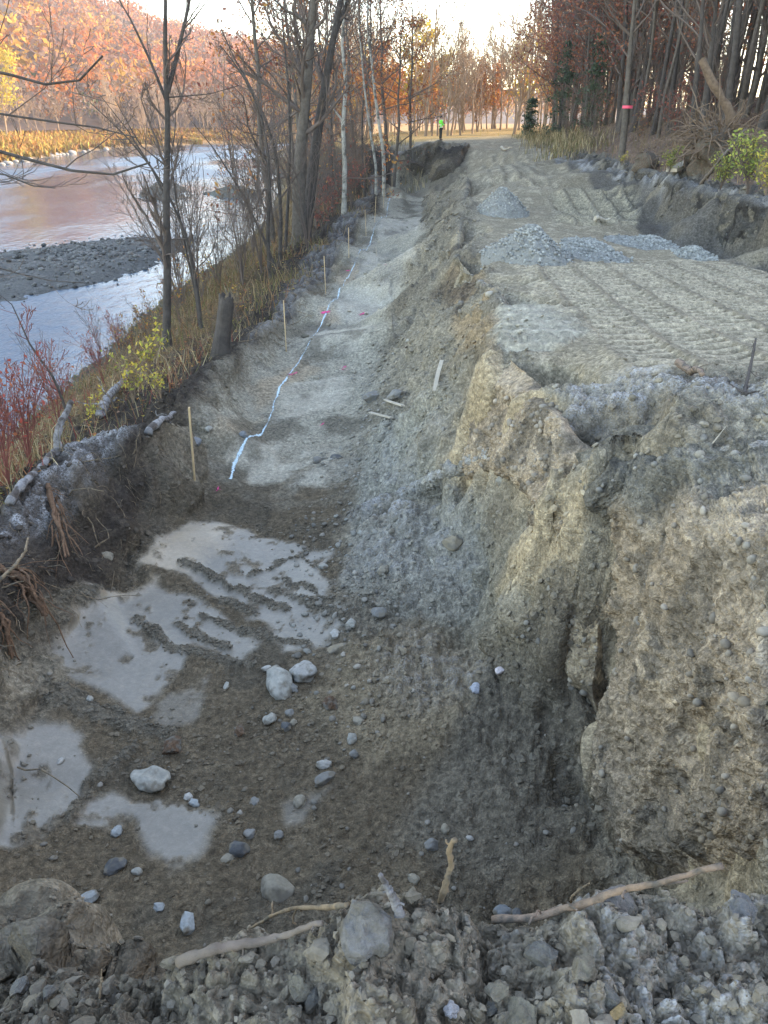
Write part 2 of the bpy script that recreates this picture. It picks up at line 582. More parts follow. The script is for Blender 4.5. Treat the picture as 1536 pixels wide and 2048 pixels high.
for f in fo:
    a, b, c = f
    ys = TV[[a, b, c], 1]
    r0, r1 = np.searchsorted(RY, ys.min()), np.searchsorted(RY, ys.max())
    if r1 <= r0:
        continue
    if ys.min() > -CY + .05:
        us = UV_[[a, b, c]]
        c0, c1 = np.searchsorted(UC, us.min() - 1e-4), np.searchsorted(UC, us.max() + 1e-4)
    else:
        c0, c1 = 0, NC
    if c1 <= c0:
        continue
    x, y = X[r0:r1, c0:c1], Y[r0:r1, c0:c1]
    (x0, y0), (x1, y1), (x2, y2) = TV[a], TV[b], TV[c]
    det = (y1 - y2) * (x0 - x2) + (x2 - x1) * (y0 - y2)
    if abs(det) < 1e-9:
        continue
    l0 = ((y1 - y2) * (x - x2) + (x2 - x1) * (y - y2)) / det
    l1 = ((y2 - y0) * (x - x2) + (x0 - x2) * (y - y2)) / det
    l2 = 1 - l0 - l1
    ins = (l0 > -1e-6) & (l1 > -1e-6) & (l2 > -1e-6)
    Z[r0:r1, c0:c1][ins] = (l0 * TZ[a] + l1 * TZ[b] + l2 * TZ[c])[ins]


def blur(A, k):
    for _ in range(k):
        B = np.pad(A, ((1, 1), (0, 0)), 'edge')
        A = (B[:-2] + 2 * B[1:-1] + B[2:]) / 4
        B = np.pad(A, ((0, 0), (1, 1)), 'edge')
        A = (B[:, :-2] + 2 * B[:, 1:-1] + B[:, 2:]) / 4
    return A


Z = blur(Z, 6)


def Hs(x, y, A=None):
    """height of the ground sheet at world x, y"""
    A = Z if A is None else A
    x, y = np.asarray(x, float), np.asarray(y, float)
    r = np.clip(np.searchsorted(RY, y) - 1, 0, NR - 2)
    fr = np.clip((y - RY[r]) / (RY[r + 1] - RY[r]), 0, 1)
    u = x / (y + CY)
    c = np.clip(np.searchsorted(UC, u) - 1, 0, NC - 2)
    fc = np.clip((u - UC[c]) / (UC[c + 1] - UC[c]), 0, 1)
    return (A[r, c] * (1 - fr) * (1 - fc) + A[r + 1, c] * fr * (1 - fc) + A[r, c + 1] * (1 - fr) * fc + A[r + 1, c + 1] * fr * fc)


wa = np.where(X < .2, .4, 1.0) * np.interp(Y, (0, 2, 4, 8, 16, 50, 80), (0, .02, .07, .14, .3, .45, 0)) * (np.abs(UC)[None, :] < 1.0)
Z = Hs(X + wa * fbm(X, Y, .8, 5, 51, .6), Y + wa * fbm(X, Y, .8, 5, 57, .6))
Zb = Z.copy()
PX0, PY0, DP0 = project(np.stack([X, Y, Zb], -1))


def hit0(px, py):
    """first point of the smooth ground seen at px, py"""
    d = (PX0 - px) ** 2 + (PY0 - py) ** 2
    m = d < 36
    if not m.any():
        k = np.argmin(np.where(DP0 > .2, d, 1e12))
    else:
        k = np.argmin(np.where(m, DP0 + .0 * d, 1e9))
    return np.array((X.ravel()[k], Y.ravel()[k], Zb.ravel()[k]))


def poly_mask(pix, soft=.06, warp=.06, seed=1, world_pts=None):
    """soft mask of a ground patch outlined by photograph points, edges made uneven"""
    W = np.array([hit0(*p)[:2] for p in pix]) if world_pts is None else np.array(world_pts, float)
    x0, y0 = W.min(0) - soft * 3 - warp * 2
    x1, y1 = W.max(0) + soft * 3 + warp * 2
    out = np.zeros((NR, NC), np.float32)
    sel = (X > x0) & (X < x1) & (Y > y0) & (Y < y1)
    xs, ys = X[sel], Y[sel]
    if not len(xs):
        return out
    f = .35 / max(warp, .02)
    xw = xs + warp * fbm(xs, ys, f, 4, seed)
    yw = ys + warp * fbm(xs, ys, f, 4, seed + 31)
    inside = np.zeros(len(xs), bool)
    dist = np.full(len(xs), 1e9)
    for (ax, ay), (bx, by) in zip(W, np.roll(W, -1, 0)):
        cond = ((ay > yw) != (by > yw))
        with np.errstate(divide='ignore', invalid='ignore'):
            xi = (bx - ax) * (yw - ay) / (by - ay) + ax
        inside ^= cond & (xw < xi)
        L2 = (bx - ax) ** 2 + (by - ay) ** 2 + 1e-12
        t = np.clip(((xw - ax) * (bx - ax) + (yw - ay) * (by - ay)) / L2, 0, 1)
        dist = np.minimum(dist, np.hypot(xw - ax - t * (bx - ax), yw - ay - t * (by - ay)))
    sd = np.where(inside, dist, -dist)
    out[sel] = sstep(-soft, soft, sd)
    return out


def line_mask(pix, width, seed=3, warp=.03, world_pts=None):
    """0..1 bump across a line"""
    W = np.array([hit0(*p)[:2] for p in pix]) if world_pts is None else np.array(world_pts, float)
    x0, y0 = W.min(0) - width * 2 - warp
    x1, y1 = W.max(0) + width * 2 + warp
    out = np.zeros((NR, NC), np.float32)
    sel = (X > x0) & (X < x1) & (Y > y0) & (Y < y1)
    xs, ys = X[sel], Y[sel]
    if not len(xs):
        return out
    xw = xs + warp * fbm(xs, ys, 5, 3, seed)
    yw = ys + warp * fbm(xs, ys, 5, 3, seed + 31)
    dist = np.full(len(xs), 1e9)
    for (ax, ay), (bx, by) in zip(W, W[1:]):
        L2 = (bx - ax) ** 2 + (by - ay) ** 2 + 1e-12
        t = np.clip(((xw - ax) * (bx - ax) + (yw - ay) * (by - ay)) / L2, 0, 1)
        dist = np.minimum(dist, np.hypot(xw - ax - t * (bx - ax), yw - ay - t * (by - ay)))
    wv = width * (1 + .4 * vnoise(xs * 6, ys * 6, seed + 5))
    out[sel] = 1 - sstep(.25, 1.0, dist / wv)
    return out


# slope of the smooth ground
dzr = np.gradient(Zb, axis=0) / np.gradient(Y, axis=0)
dzc = np.gradient(Zb, axis=1) / np.gradient(X, axis=1)
SLOPE = np.hypot(dzc, dzr - dzc * UC[None, :])

near = (Y < 60) & (np.abs(UC)[None, :] < 1.2)
# ---- ground zones ---------------------------------------------------------
rnd = lambda f, s, o=4: fbm(X, Y, f, o, s)
n1, n2, n3, n4 = rnd(.35, 1), rnd(1.3, 5), rnd(4.5, 9), rnd(14, 13, 3)
z_berm = sstep(2.4, 1.8, Y + .5 * np.abs(X)) if False else sstep(1.9, 1.5, Y) * sstep(-4, -3, X) * sstep(5, 3, X)
z_berm = z_berm * sstep(-.75, -.45, Zb)
z_floor = poly_mask(None, .25, .25, 3, world_pts=[(-2.9, 1.8), (-2.75, 3.6), (-3.0, 5.2), (-2.75, 7.0), (-2.4, 8.6), (-2.7, 11), (-2.6, 14), (-2.0, 18), (-1.6, 24), (-.9, 33), (-.2, 42), (.5, 54.6),
                                              (3.0, 54.3), (2.2, 40), (1.4, 27), (.5, 18.5), (-.1, 14), (-.2, 10), (-.45, 7.5), (-.4, 5.6), (.3, 4.6), (1.2, 3.6), (1.4, 2.6), (1.2, 1.8)])
z_road = poly_mask(None, .3, .3, 4, world_pts=[(1.6, 6.4), (2.2, 5.9), (4, 6.0), (7, 7), (7.6, 10), (8.2, 16), (8.0, 21), (8.6, 30), (9.6, 42), (10.4, 53), (10.8, 75), (4, 75), (2.0, 57), (5.3, 55.4), (5.0, 50), (3.8, 37), (2.8, 25), (1.9, 15), (1.7, 10), (1.5, 8)])
z_left = poly_mask(None, .3, .35, 5, world_pts=[(-30, -3), (-2.8, 1.6), (-2.7, 3.4), (-2.95, 5.0), (-2.75, 6.8), (-2.45, 8.4), (-2.6, 11), (-2.55, 14), (-1.95, 18), (-1.5, 24), (-.8, 33), (-.1, 42), (.6, 52), (1.0, 56), (-2, 75), (-6, 130), (-60, 160)])
z_wood = poly_mask(None, .4, .5, 6, world_pts=[(8.5, -3), (8.9, 10), (9.0, 16), (9.1, 20), (9.0, 26), (9.9, 36), (10.8, 50), (12, 60), (16, 76), (40, 95), (400, 100), (400, -3)])
z_field = sstep(66, 74, Y + .3 * X) * sstep(-14, -6, X) * (1 - z_wood)
z_bank = np.clip(1 - z_berm - z_floor - z_road - z_left - z_wood - z_field, 0, 1) * sstep(1.4, 2.2, Y) * (Y < 57)
z_cut = poly_mask(None, .15, .2, 7, world_pts=[(6.6, 14.5), (6.8, 18), (6.9, 24), (8.2, 36), (9.5, 50), (10.9, 52), (10.0, 36), (9.0, 24), (9.3, 19), (9.3, 14)])

COL = np.zeros((NR, NC, 3), np.float32)
COL[:] = (.185, .165, .13)


def paint(mask, c):
    global COL
    mk = mask[..., None].astype(np.float32)
    COL = COL * (1 - mk) + np.array(c, np.float32) * mk


FROST = np.zeros((NR, NC), np.float32)
WET = np.zeros((NR, NC), np.float32)
paint(z_left, (.062, .051, .042))
paint(z_left * sstep(-2.6, -3.3, Zb) * sstep(0, 3, Y), (.14, .095, .05))
paint(sstep(-4.6, -5.1, Zb), (.09, .08, .065))
paint(z_wood, (.15, .10, .075))
paint(z_wood * sstep(.0, .5, n2), (.20, .13, .09))
paint(z_field, (.30, .21, .09))
paint(sstep(140, 160, Y) * sstep(-5.2, -4.6, Zb), (.30, .18, .07))
paint(sstep(-50, -58, X) * sstep(-5.2, -4.6, Zb), (.30, .18, .07))
paint(z_road, (.195, .17, .125))
paint(z_road * sstep(.1, .5, n3), (.27, .24, .18))
paint(z_road * sstep(66, 72, Y), (.40, .28, .15))
paint(z_bank, (.19, .172, .135))
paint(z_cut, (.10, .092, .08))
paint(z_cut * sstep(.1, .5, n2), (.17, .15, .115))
paint(z_floor, (.122, .098, .068))
paint(z_floor * sstep(8.5, 11, Y), (.25, .238, .196))
paint(z_floor * sstep(7.8, 9.5, Y) * sstep(.05, .35, n2), (.20, .19, .16))
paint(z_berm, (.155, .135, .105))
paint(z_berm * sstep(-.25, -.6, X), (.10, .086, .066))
paint(z_bank * sstep(.12, .4, fbm(X, Y, 1.1, 4, 631)) * .6, (.115, .10, .08))
paint(z_bank * sstep(.15, .45, fbm(X, Y, 2.1, 4, 633)) * .6, (.25, .225, .175))
paint(z_floor * sstep(.1, .35, fbm(X, Y, 1.7, 4, 635)) * .6 * sstep(11, 8, Y), (.095, .083, .064))
# tan undisturbed sand faces
tanm = poly_mask([(985, 700), (1005, 745), (1110, 795), (1125, 880), (1095, 1000), (1045, 1060), (985, 1195), (1130, 1230), (1190, 1100), (1130, 1000), (1150, 900), (1100, 1000), (1035, 915), (895, 940), (960, 800)], .05, .08, 11)
paint(tanm, (.30, .245, .165))
tan2 = poly_mask([(1200, 1120), (1330, 1130), (1536, 1200), (1536, 1760), (1280, 1760), (1175, 1560), (1165, 1480), (1205, 1330)], .06, .1, 12)
paint(tan2, (.29, .24, .168))
paint(tan2 * sstep(.1, .4, n3) * .8, (.20, .165, .115))
tan3 = poly_mask([(905, 520), (985, 570), (995, 640), (985, 700), (940, 690), (900, 600), (880, 560)], .08, .1, 13)
paint(tan3 * .8, (.25, .19, .12))
paint(poly_mask([(900, 540), (960, 560), (930, 600), (880, 620), (860, 580)], .1, .15, 14) * .8, (.10, .08, .062))
paint(poly_mask([(800, 290), (940, 290), (930, 345), (860, 380), (790, 380)], .2, .2, 15) * .6, (.13, .115, .09))
graysl = poly_mask([(760, 830), (880, 760), (930, 760), (890, 930), (760, 1010), (700, 1080), (720, 930)], .1, .12, 16)
paint(graysl, (.21, .205, .175))
graysl2 = poly_mask([(700, 1060), (900, 960), (1010, 1000), (1020, 1060), (975, 1190), (800, 1240), (690, 1180)], .1, .12, 17)
paint(graysl2, (.20, .19, .16))
paint(poly_mask([(700, 1290), (850, 1240), (1000, 1255), (1100, 1245), (1010, 1350), (880, 1500), (720, 1520), (600, 1400)], .15, .2, 27) * .85, (.185, .15, .102))
# dark freshly slid soil under the buttress
paint(poly_mask([(1000, 1300), (1110, 1240), (1200, 1330), (1165, 1480), (1175, 1640), (1000, 1760), (760, 1700), (900, 1480)], .12, .15, 18), (.125, .11, .086))
paint(poly_mask([(1110, 1140), (1180, 1150), (1200, 1300), (1150, 1420), (1120, 1340)], .06, .08, 19) * .7, (.15, .128, .098))
# clay patches scraped smooth by the bucket
CLAY = [[(385, 1040), (480, 1048), (575, 1078), (655, 1098), (640, 1140), (655, 1180), (695, 1235), (640, 1290), (565, 1300), (520, 1240), (430, 1190), (360, 1150), (285, 1130), (330, 1072)],
        [(190, 1178), (320, 1158), (400, 1190), (470, 1240), (520, 1290), (480, 1310), (385, 1285), (370, 1330), (275, 1425), (190, 1370), (105, 1320), (125, 1248)],
        [(-60, 1460), (0, 1450), (80, 1440), (165, 1462), (200, 1525), (165, 1590), (75, 1690), (-60, 1680)],
        [(160, 1610), (220, 1570), (262, 1605), (345, 1590), (440, 1635), (380, 1720), (330, 1745), (290, 1700), (262, 1650), (150, 1655)],
        [(565, 1600), (655, 1575), (620, 1625), (580, 1645)], [(320, 1400), (430, 1350), (400, 1440), (300, 1460)]]
clay = np.zeros((NR, NC), np.float32)
for k, c in enumerate(CLAY):
    m_ = poly_mask(c, .05, .10, 40 + k)
    clay = np.maximum(clay, m_ * (1 if k < 4 else .6))
clay *= 1 - .75 * sstep(.20, .46, fbm(X, Y, 5.5, 5, 71, .62)) * near
RIDGES = [([(370, 1119), (430, 1150), (500, 1189), (565, 1216)], .075, .05), ([(440, 1199), (520, 1226)], .06, .04), ([(400, 1224), (475, 1257), (540, 1266)], .06, .045),
          ([(352, 1244), (400, 1269), (462, 1294)], .06, .045), ([(280, 1239), (350, 1294), (430, 1312), (505, 1326)], .07, .05), ([(120, 1400), (200, 1430), (262, 1452), (330, 1472)], .1, .085),
          ([(105, 1360), (180, 1390), (262, 1440)], .05, .06), ([(495, 1145), (560, 1118), (632, 1090)], .04, .035), ([(540, 1180), (600, 1195), (690, 1236)], .06, .04), ([(560, 1150), (610, 1172), (680, 1205)], .04, .03), ([(590, 1105), (640, 1130)], .03, .03),
          ([(272, 1490), (210, 1560), (140, 1642)], .06, .06), ([(620, 1290), (540, 1275), (470, 1262)], .06, .03), ([(60, 1255), (200, 1175)], .08, .03)]
ridge = np.zeros((NR, NC), np.float32)
ridge_h = np.zeros((NR, NC), np.float32)
for k, (pp, w, hh) in enumerate(RIDGES):
    m_ = line_mask(pp, w * 1.15, 80 + k, .09)
    ridge = np.maximum(ridge, m_)
    ridge_h = np.maximum(ridge_h, m_ * hh * .55)
clay *= 1 - .92 * sstep(.12, .6, ridge * (.75 + .55 * fbm(X, Y, 9, 3, 88)))
paint(clay, (.165, .15, .124))
paint(clay * poly_mask([(385, 1035), (480, 1045), (440, 1100), (330, 1160), (190, 1200), (120, 1260), (250, 1110)], .2, .2, 55) * .7, (.29, .235, .165))
WET = np.maximum(WET, clay)
paint(sstep(.2, .7, ridge), (.125, .11, .086))
# pale sand patches beside the stakes on the shelf
for k, c in enumerate(([(505, 770), (600, 715), (640, 735), (560, 780), (520, 820)], [(440, 850), (520, 830), (505, 870), (450, 875)], [(640, 610), (690, 615), (680, 640), (640, 650)], [(655, 530), (720, 525), (700, 560)],
                       [(1265, 640), (1320, 660), (1300, 690), (1240, 660)])):
    paint(poly_mask(c, .12, .15, 90 + k) * .8, (.27, .225, .165))
for k, c in enumerate(([(470, 905), (560, 882), (680, 902), (645, 965), (500, 962)], [(545, 765), (700, 742), (692, 805), (560, 832)], [(618, 662), (745, 642), (722, 692), (606, 702)],
                       [(684, 572), (795, 562), (782, 612), (664, 622)], [(732, 492), (832, 482), (822, 532), (722, 542)], [(765, 430), (842, 425), (835, 460), (755, 465)])):
    m_ = poly_mask(c, .12, .25, 640 + k) * (1 - .7 * sstep(.1, .4, fbm(X, Y, 2.2, 4, 650)))
    paint(m_ * .9, (.275, .26, .215))
    WET = np.maximum(WET, m_ * .35)
paint(z_floor * sstep(8, 10, Y) * sstep(.12, .4, fbm(X, Y * .6, 1.5, 4, 655)) * .7, (.12, .108, .084))
# bucket-smoothed block with grooves
smooth_blk = poly_mask([(992, 615), (1060, 605), (1130, 625), (1175, 660), (1120, 690), (1010, 705), (988, 680)], .05, .07, 99)
paint(smooth_blk, (.25, .235, .19))
WET = np.maximum(WET, smooth_blk * .35)

# frost
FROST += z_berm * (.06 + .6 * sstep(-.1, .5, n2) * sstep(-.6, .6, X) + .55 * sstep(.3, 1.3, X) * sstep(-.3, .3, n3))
for c, a, sd in (([(1110, 795), (1250, 735), (1350, 735), (1536, 770), (1536, 840), (1250, 850), (1135, 890)], .8, 1), ([(690, 1030), (760, 1000), (900, 935), (1040, 898), (1045, 930), (900, 965), (770, 1040)], .8, 2),
                 ([(1350, 1080), (1450, 1010), (1536, 985), (1536, 1180), (1440, 1160)], .95, 3), ([(1300, 1000), (1536, 880), (1536, 1000), (1400, 1080)], .45, 4),
                 ([(900, 1000), (980, 970), (1010, 1040), (860, 1140), (700, 1160), (700, 1080)], .42, 5), ([(760, 850), (930, 760), (890, 930), (760, 1000)], .35, 6),
                 ([(0, 1030), (100, 935), (235, 858), (260, 900), (200, 960), (150, 1000), (100, 1060), (0, 1110)], .95, 7), ([(560, 640), (640, 560), (700, 480), (770, 350), (740, 350), (600, 540), (500, 690)], .5, 8),
                 ([(1062, 285), (1350, 360), (1536, 405), (1536, 450), (1350, 395), (1062, 305)], .75, 9), ([(600, 700), (800, 560), (850, 440), (780, 400), (700, 500)], .22, 10),
                 ([(760, 1330), (830, 1250), (1000, 1260), (950, 1380), (820, 1420)], .35, 11), ([(780, 340), (800, 295), (860, 280), (850, 300)], .6, 12)):
    FROST = np.maximum(FROST, a * poly_mask(c, .15, .18, 120 + sd))
FROST += z_road * .06
FROST += z_wood * .18 * sstep(18, 10, X)
FROST *= sstep(2.2, .7, SLOPE) * .75 + .25
FROST *= sstep(66, 55, Y)
FROST *= 1 - .95 * clay

trk = poly_mask(None, .25, .3, 8, world_pts=[(2.15, 6.2), (4.5, 6.1), (6.6, 8), (7.2, 12), (7.0, 14.5), (2.6, 14.5), (2.1, 10)])
trk2 = poly_mask([(1100, 380), (1185, 376), (1275, 378), (1280, 445), (1190, 448), (1120, 440)], .2, .15, 9)
trk3 = poly_mask([(1000, 300), (1060, 302), (1090, 350), (1090, 375), (970, 372), (960, 330)], .3, .3, 10)
# ---- relief -----------------------------------------------------------------
amp_s = near * sstep(-1.5, .2, Y)
rough_ = np.clip(z_berm * .65 + z_bank * .8 + z_left * .9 + z_floor * .32 + z_road * .22 * (1 - np.clip(trk + trk2, 0, 1)) + z_wood * .5 + z_cut * .2 + z_field * .2, 0, 1.3)
rough_ *= (1 - .93 * np.clip(clay * 1.2, 0, 1)) * (1 - .85 * smooth_blk) * (1 - .45 * np.clip(tan2 + tanm, 0, 1))
bil = lambda f, s: np.abs(vnoise(X * f, Y * f, s)) * 2 - .6
stp = sstep(1.6, .7, SLOPE)
far_ = 1 + np.clip((Y - 7) / 9, 0, 3) * np.clip(z_bank * .6 + z_left * .3, 0, 1) * (1 - z_floor) * (Y < 60)
rough_ = rough_ * far_
dz = rough_ * (.075 * n2 + (.3 + .7 * stp) * (.05 * n3 + .042 * bil(7, 201)) + stp * (.026 * bil(17, 202) + .02 * n4))
dz += stp * near * rough_ * sstep(14, 6, Y) * (.018 * bil(38, 203))
dz += z_left * .07 * n2 + z_berm * (.022 * bil(9, 204) + .02 * bil(21, 205) + .014 * bil(44, 206) + .007 * bil(90, 207)) * sstep(.1, .4, Y)
dz += z_floor * (1 - clay) * .03 * n2
dz += z_cut * .05 * fbm(X, Y * .6, 1.6, 3, 210)
# rills on the slopes run down the fall line, here mostly across x
rill = z_bank * sstep(.5, 1.2, SLOPE)
dz += rill * .05 * fbm(Y * 1.0, X * .25, 4.2, 3, 211)
# crawler tracks: cleat ribs in lanes along the road
ax = math.radians(3.4)
Vr = X * math.sin(ax) + Y * math.cos(ax)
Ur = X * math.cos(ax) - Y * math.sin(ax) + .12 * np.sin(Y * .25)
lane = np.floor(Ur / .62)
lf = Ur / .62 - lane
inl = sstep(.04, .10, lf) * sstep(.93, .87, lf)
ph = _hash(lane.astype(np.int64), np.zeros_like(lane, dtype=np.int64), 0, 5)
skew = np.abs(lf - .5) * .10 * np.where(ph > .5, 1, -1)
rib = np.sin((Vr + skew + ph) / .24 * 2 * math.pi)
rib = np.clip(rib * 2.0, -1, .8)
onoff = sstep(-.45, .1, fbm(X, Y * .5, .8, 3, 222) + .25)
dz += trk * (inl * rib * .05 * (.35 + .65 * onoff) + (1 - inl) * .05 + .02 * n3)
rib2 = np.clip(np.sin((Vr + skew + ph) / .36 * 2 * math.pi) * 2.0, -1, .8)
dz += trk2 * (inl * rib2 * .085 + (1 - inl) * .13)
dz += trk3 * (inl * rib2 * .035 + (1 - inl) * .06 + .03 * np.sin(Ur * 9))
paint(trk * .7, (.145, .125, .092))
paint(trk * inl * sstep(-.3, .7, rib) * .8, (.265, .235, .175))  # groove shade put into the colour: rib tops lighter, grooves left darker
paint(trk * sstep(.25, .55, fbm(X, Y, 1.1, 3, 225)) * .5, (.27, .24, .18))
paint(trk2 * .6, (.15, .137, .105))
paint(trk2 * inl * sstep(-.3, .7, rib2) * .8, (.28, .25, .175))  # far cleats shaded by colour too: light rib tops over dark grooves
# grooves of the smoothed block
gv = (Y + .18 * X) * 1.0
dz += smooth_blk * (.06 * np.sin(gv * 38 + 2 * vnoise(gv * 6, X * .5, 7)) + .02 * np.sin(gv * 83))
dz += ridge_h * (1 + .5 * n4)
Z = Zb + dz
# steep faces: relief along the face normal
dzr = np.gradient(Z, axis=0) / np.gradient(Y, axis=0)
dzc = np.gradient(Z, axis=1) / np.gradient(X, axis=1)
gx, gy = dzc, dzr - dzc * UC[None, :]
gx, gy = blur(gx, 4), blur(gy, 4)
nl = np.sqrt(gx ** 2 + gy ** 2 + 1)
NX, NY, NZ = -gx / nl, -gy / nl, 1 / nl
sel = near & (Y < 26) & (Y > 1.2) & (np.hypot(gx, gy) > .6)
xs, ys, zs = X[sel], Y[sel], Z[sel]
d3 = .13 * vnoise3(xs * 2.6, ys * 2.6, zs * 1.2, 301) + .10 * np.abs(vnoise3(xs * 5.5, ys * 5.5, zs * 3.2, 302)) + .045 * vnoise3(xs * 10, ys * 10, zs * 6, 303)
# soil beds: faint horizontal layers weathered in and out
d3 += .03 * vnoise3(xs * .7, ys * .7, zs * 8, 305)
w3 = sstep(.6, 1.6, np.hypot(gx, gy)[sel]) * (1 - smooth_blk[sel])
XD, YD, ZD = X.copy(), Y.copy(), Z.copy()
XD[sel] += NX[sel] * d3 * w3
YD[sel] += NY[sel] * d3 * w3
ZD[sel] += NZ[sel] * d3 * w3
# layered tint on the steep faces
lay = np.zeros((NR, NC), np.float32)
lay[sel] = w3 * sstep(-.1, .5, vnoise3(xs * .6, ys * .6, zs * 5.5, 306))
paint(lay * .3 * np.clip(tanm + tan2 + .3, 0, 1), (.35, .29, .20))
lay[sel] = w3 * sstep(.2, .6, vnoise3(xs * 1.5, ys * 1.5, zs * 1.2, 307))
paint(lay * .4, (.16, .135, .10))
cv = dz - blur(dz, 10)
FROST = np.clip(FROST * (.30 + .9 * sstep(-.004, .018 * far_, cv)), 0, 1) * .85
lum = COL.mean(-1, keepdims=True)
COL *= (lum / .16) ** .28
COL *= np.array((1.04, .985, .915), np.float32)
VP = np.stack([XD, YD, ZD], -1)
VN = np.stack([NX, NY, NZ], -1)
PXA, PYA, DPA = project(VP)


def hit(px, py, r=5):
    """the ground point and normal seen at px, py"""
    d = (PXA - px) ** 2 + (PYA - py) ** 2
    m = (d < r * r) & (DPA > .3)
    k = np.argmin(np.where(m, DPA + .01 * np.sqrt(d), 1e9)) if m.any() else np.argmin(np.where(DPA > .3, d, 1e12))
    return VP.reshape(-1, 3)[k].copy(), VN.reshape(-1, 3)[k].copy()


def ground(x, y):
    return float(Hs(x, y, ZD))


# ---- cut the sheet into the pieces of the setting
idx = np.arange(NR * NC).reshape(NR, NC)
Q = np.stack([idx[:-1, :-1], idx[:-1, 1:], idx[1:, 1:], idx[1:, :-1]], -1).reshape(-1, 4)
zone = np.zeros((NR, NC), np.int8)
zone[z_road > .5] = 1
zone[z_floor > .5] = 2
zone[z_bank > .5] = 3
zone[z_cut > .5] = 4
zone[(z_berm > .5) & (Y > .45)] = 5
zone[z_left > .5] = 6
zq = zone[:-1, :-1].ravel()
VF, NF = VP.reshape(-1, 3), VN.reshape(-1, 3)
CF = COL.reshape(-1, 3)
AF = np.stack([FROST, WET, np.clip(.75 * (trk + trk2 + trk3) + .4 * z_road + .6 * smooth_blk, 0, .8)], -1).reshape(-1, 3)
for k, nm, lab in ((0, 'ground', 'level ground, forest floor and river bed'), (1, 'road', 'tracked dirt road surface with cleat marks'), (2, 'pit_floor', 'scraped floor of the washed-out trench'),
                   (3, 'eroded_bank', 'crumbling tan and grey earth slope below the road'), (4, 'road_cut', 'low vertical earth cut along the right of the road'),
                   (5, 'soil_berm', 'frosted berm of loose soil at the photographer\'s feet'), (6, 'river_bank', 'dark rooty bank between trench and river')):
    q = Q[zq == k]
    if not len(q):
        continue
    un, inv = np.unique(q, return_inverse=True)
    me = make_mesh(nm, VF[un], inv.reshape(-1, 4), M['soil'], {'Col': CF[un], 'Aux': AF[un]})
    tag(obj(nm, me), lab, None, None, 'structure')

# ------------------------------------------------------------------ stones, clods and crumbs
def ico(sub):
    t = (1 + 5 ** .5) / 2
    v = [(-1, t, 0), (1, t, 0), (-1, -t, 0), (1, -t, 0), (0, -1, t), (0, 1, t), (0, -1, -t), (0, 1, -t), (t, 0, -1), (t, 0, 1), (-t, 0, -1), (-t, 0, 1)]
    f = [(0, 11, 5), (0, 5, 1), (0, 1, 7), (0, 7, 10), (0, 10, 11), (1, 5, 9), (5, 11, 4), (11, 10, 2), (10, 7, 6), (7, 1, 8), (3, 9, 4), (3, 4, 2), (3, 2, 6), (3, 6, 8), (3, 8, 9), (4, 9, 5), (2, 4, 11), (6, 2, 10), (8, 6, 7), (9, 8, 1)]
    v = [np.array(a, float) / np.linalg.norm(a) for a in v]
    for _ in range(sub):
        cache, nf = {}, []

        def mid(a, b):
            k = (min(a, b), max(a, b))
            if k not in cache:
                m = v[a] + v[b]
                v.append(m / np.linalg.norm(m))
                cache[k] = len(v) - 1
            return cache[k]
        for a, b, c in f:
            d, e, g_ = mid(a, b), mid(b, c), mid(c, a)
            nf += [(a, d, g_), (b, e, d), (c, g_, e), (d, e, g_)]
        f = nf
    return np.array(v), np.array(f)


ICO = [ico(k) for k in range(4)]


def rock_shape(sub, seed, angular=.0, lump=.12):
    """unit rock; angular cuts flat facets"""
    r = np.random.default_rng(seed)
    v, f = ICO[sub]
    v = v.copy()
    n = vnoise3(v[:, 0] * 1.3 + seed, v[:, 1] * 1.3, v[:, 2] * 1.3, seed % 997) * lump * 1.3 + vnoise3(v[:, 0] * 3.1, v[:, 1] * 3.1 + seed, v[:, 2] * 3.1, seed % 991) * lump * .45
    v = v * (1 + n)[:, None]
    if angular:
        for _ in range(9):
            d = r.normal(size=3)
            d /= np.linalg.norm(d)
            lim = 1 - angular * r.uniform(.3, 1)
            pr = v @ d
            v -= np.where(pr > lim, pr - lim, 0)[:, None] * d
    return v, f


def rot_from_normal(nrm, spin):
    z = nrm / np.linalg.norm(nrm)
    a = np.array((1.0, 0, 0)) if abs(z[0]) < .9 else np.array((0, 1.0, 0))
    x = np.cross(a, z)
    x /= np.linalg.norm(x)
    y = np.cross(z, x)
    c, s = math.cos(spin), math.sin(spin)
    return np.stack([c * x + s * y, -s * x + c * y, z], 1)


M['stone'] = mat('stone', attr='Col', rough=.85, noise=(14, .28), bump=(60, .35, .01), mixcol=((.15, .13, .10), 11.0, .48, .62))
M['clod'] = mat('clod', attr='Col', rough=.97, noise=(25, .45), bump=(45, 1.0, .03), mixcol=((.13, .115, .092), 16, .46, .6))
M['pebble'] = mat('pebble', attr='Col', rough=.92, noise=(40, .2))
M['crumb'] = mat('crumb', attr='Col', rough=.97, noise=(60, .3), bump=(120, .5, .01))

PALE, BLUE, TAN, GREY, DARK, WHITE, RUST, BUFF = (.31, .295, .25), (.31, .325, .315), (.27, .22, .15), (.20, .19, .17), (.10, .10, .098), (.37, .35, .31), (.19, .115, .07), (.27, .235, .175)


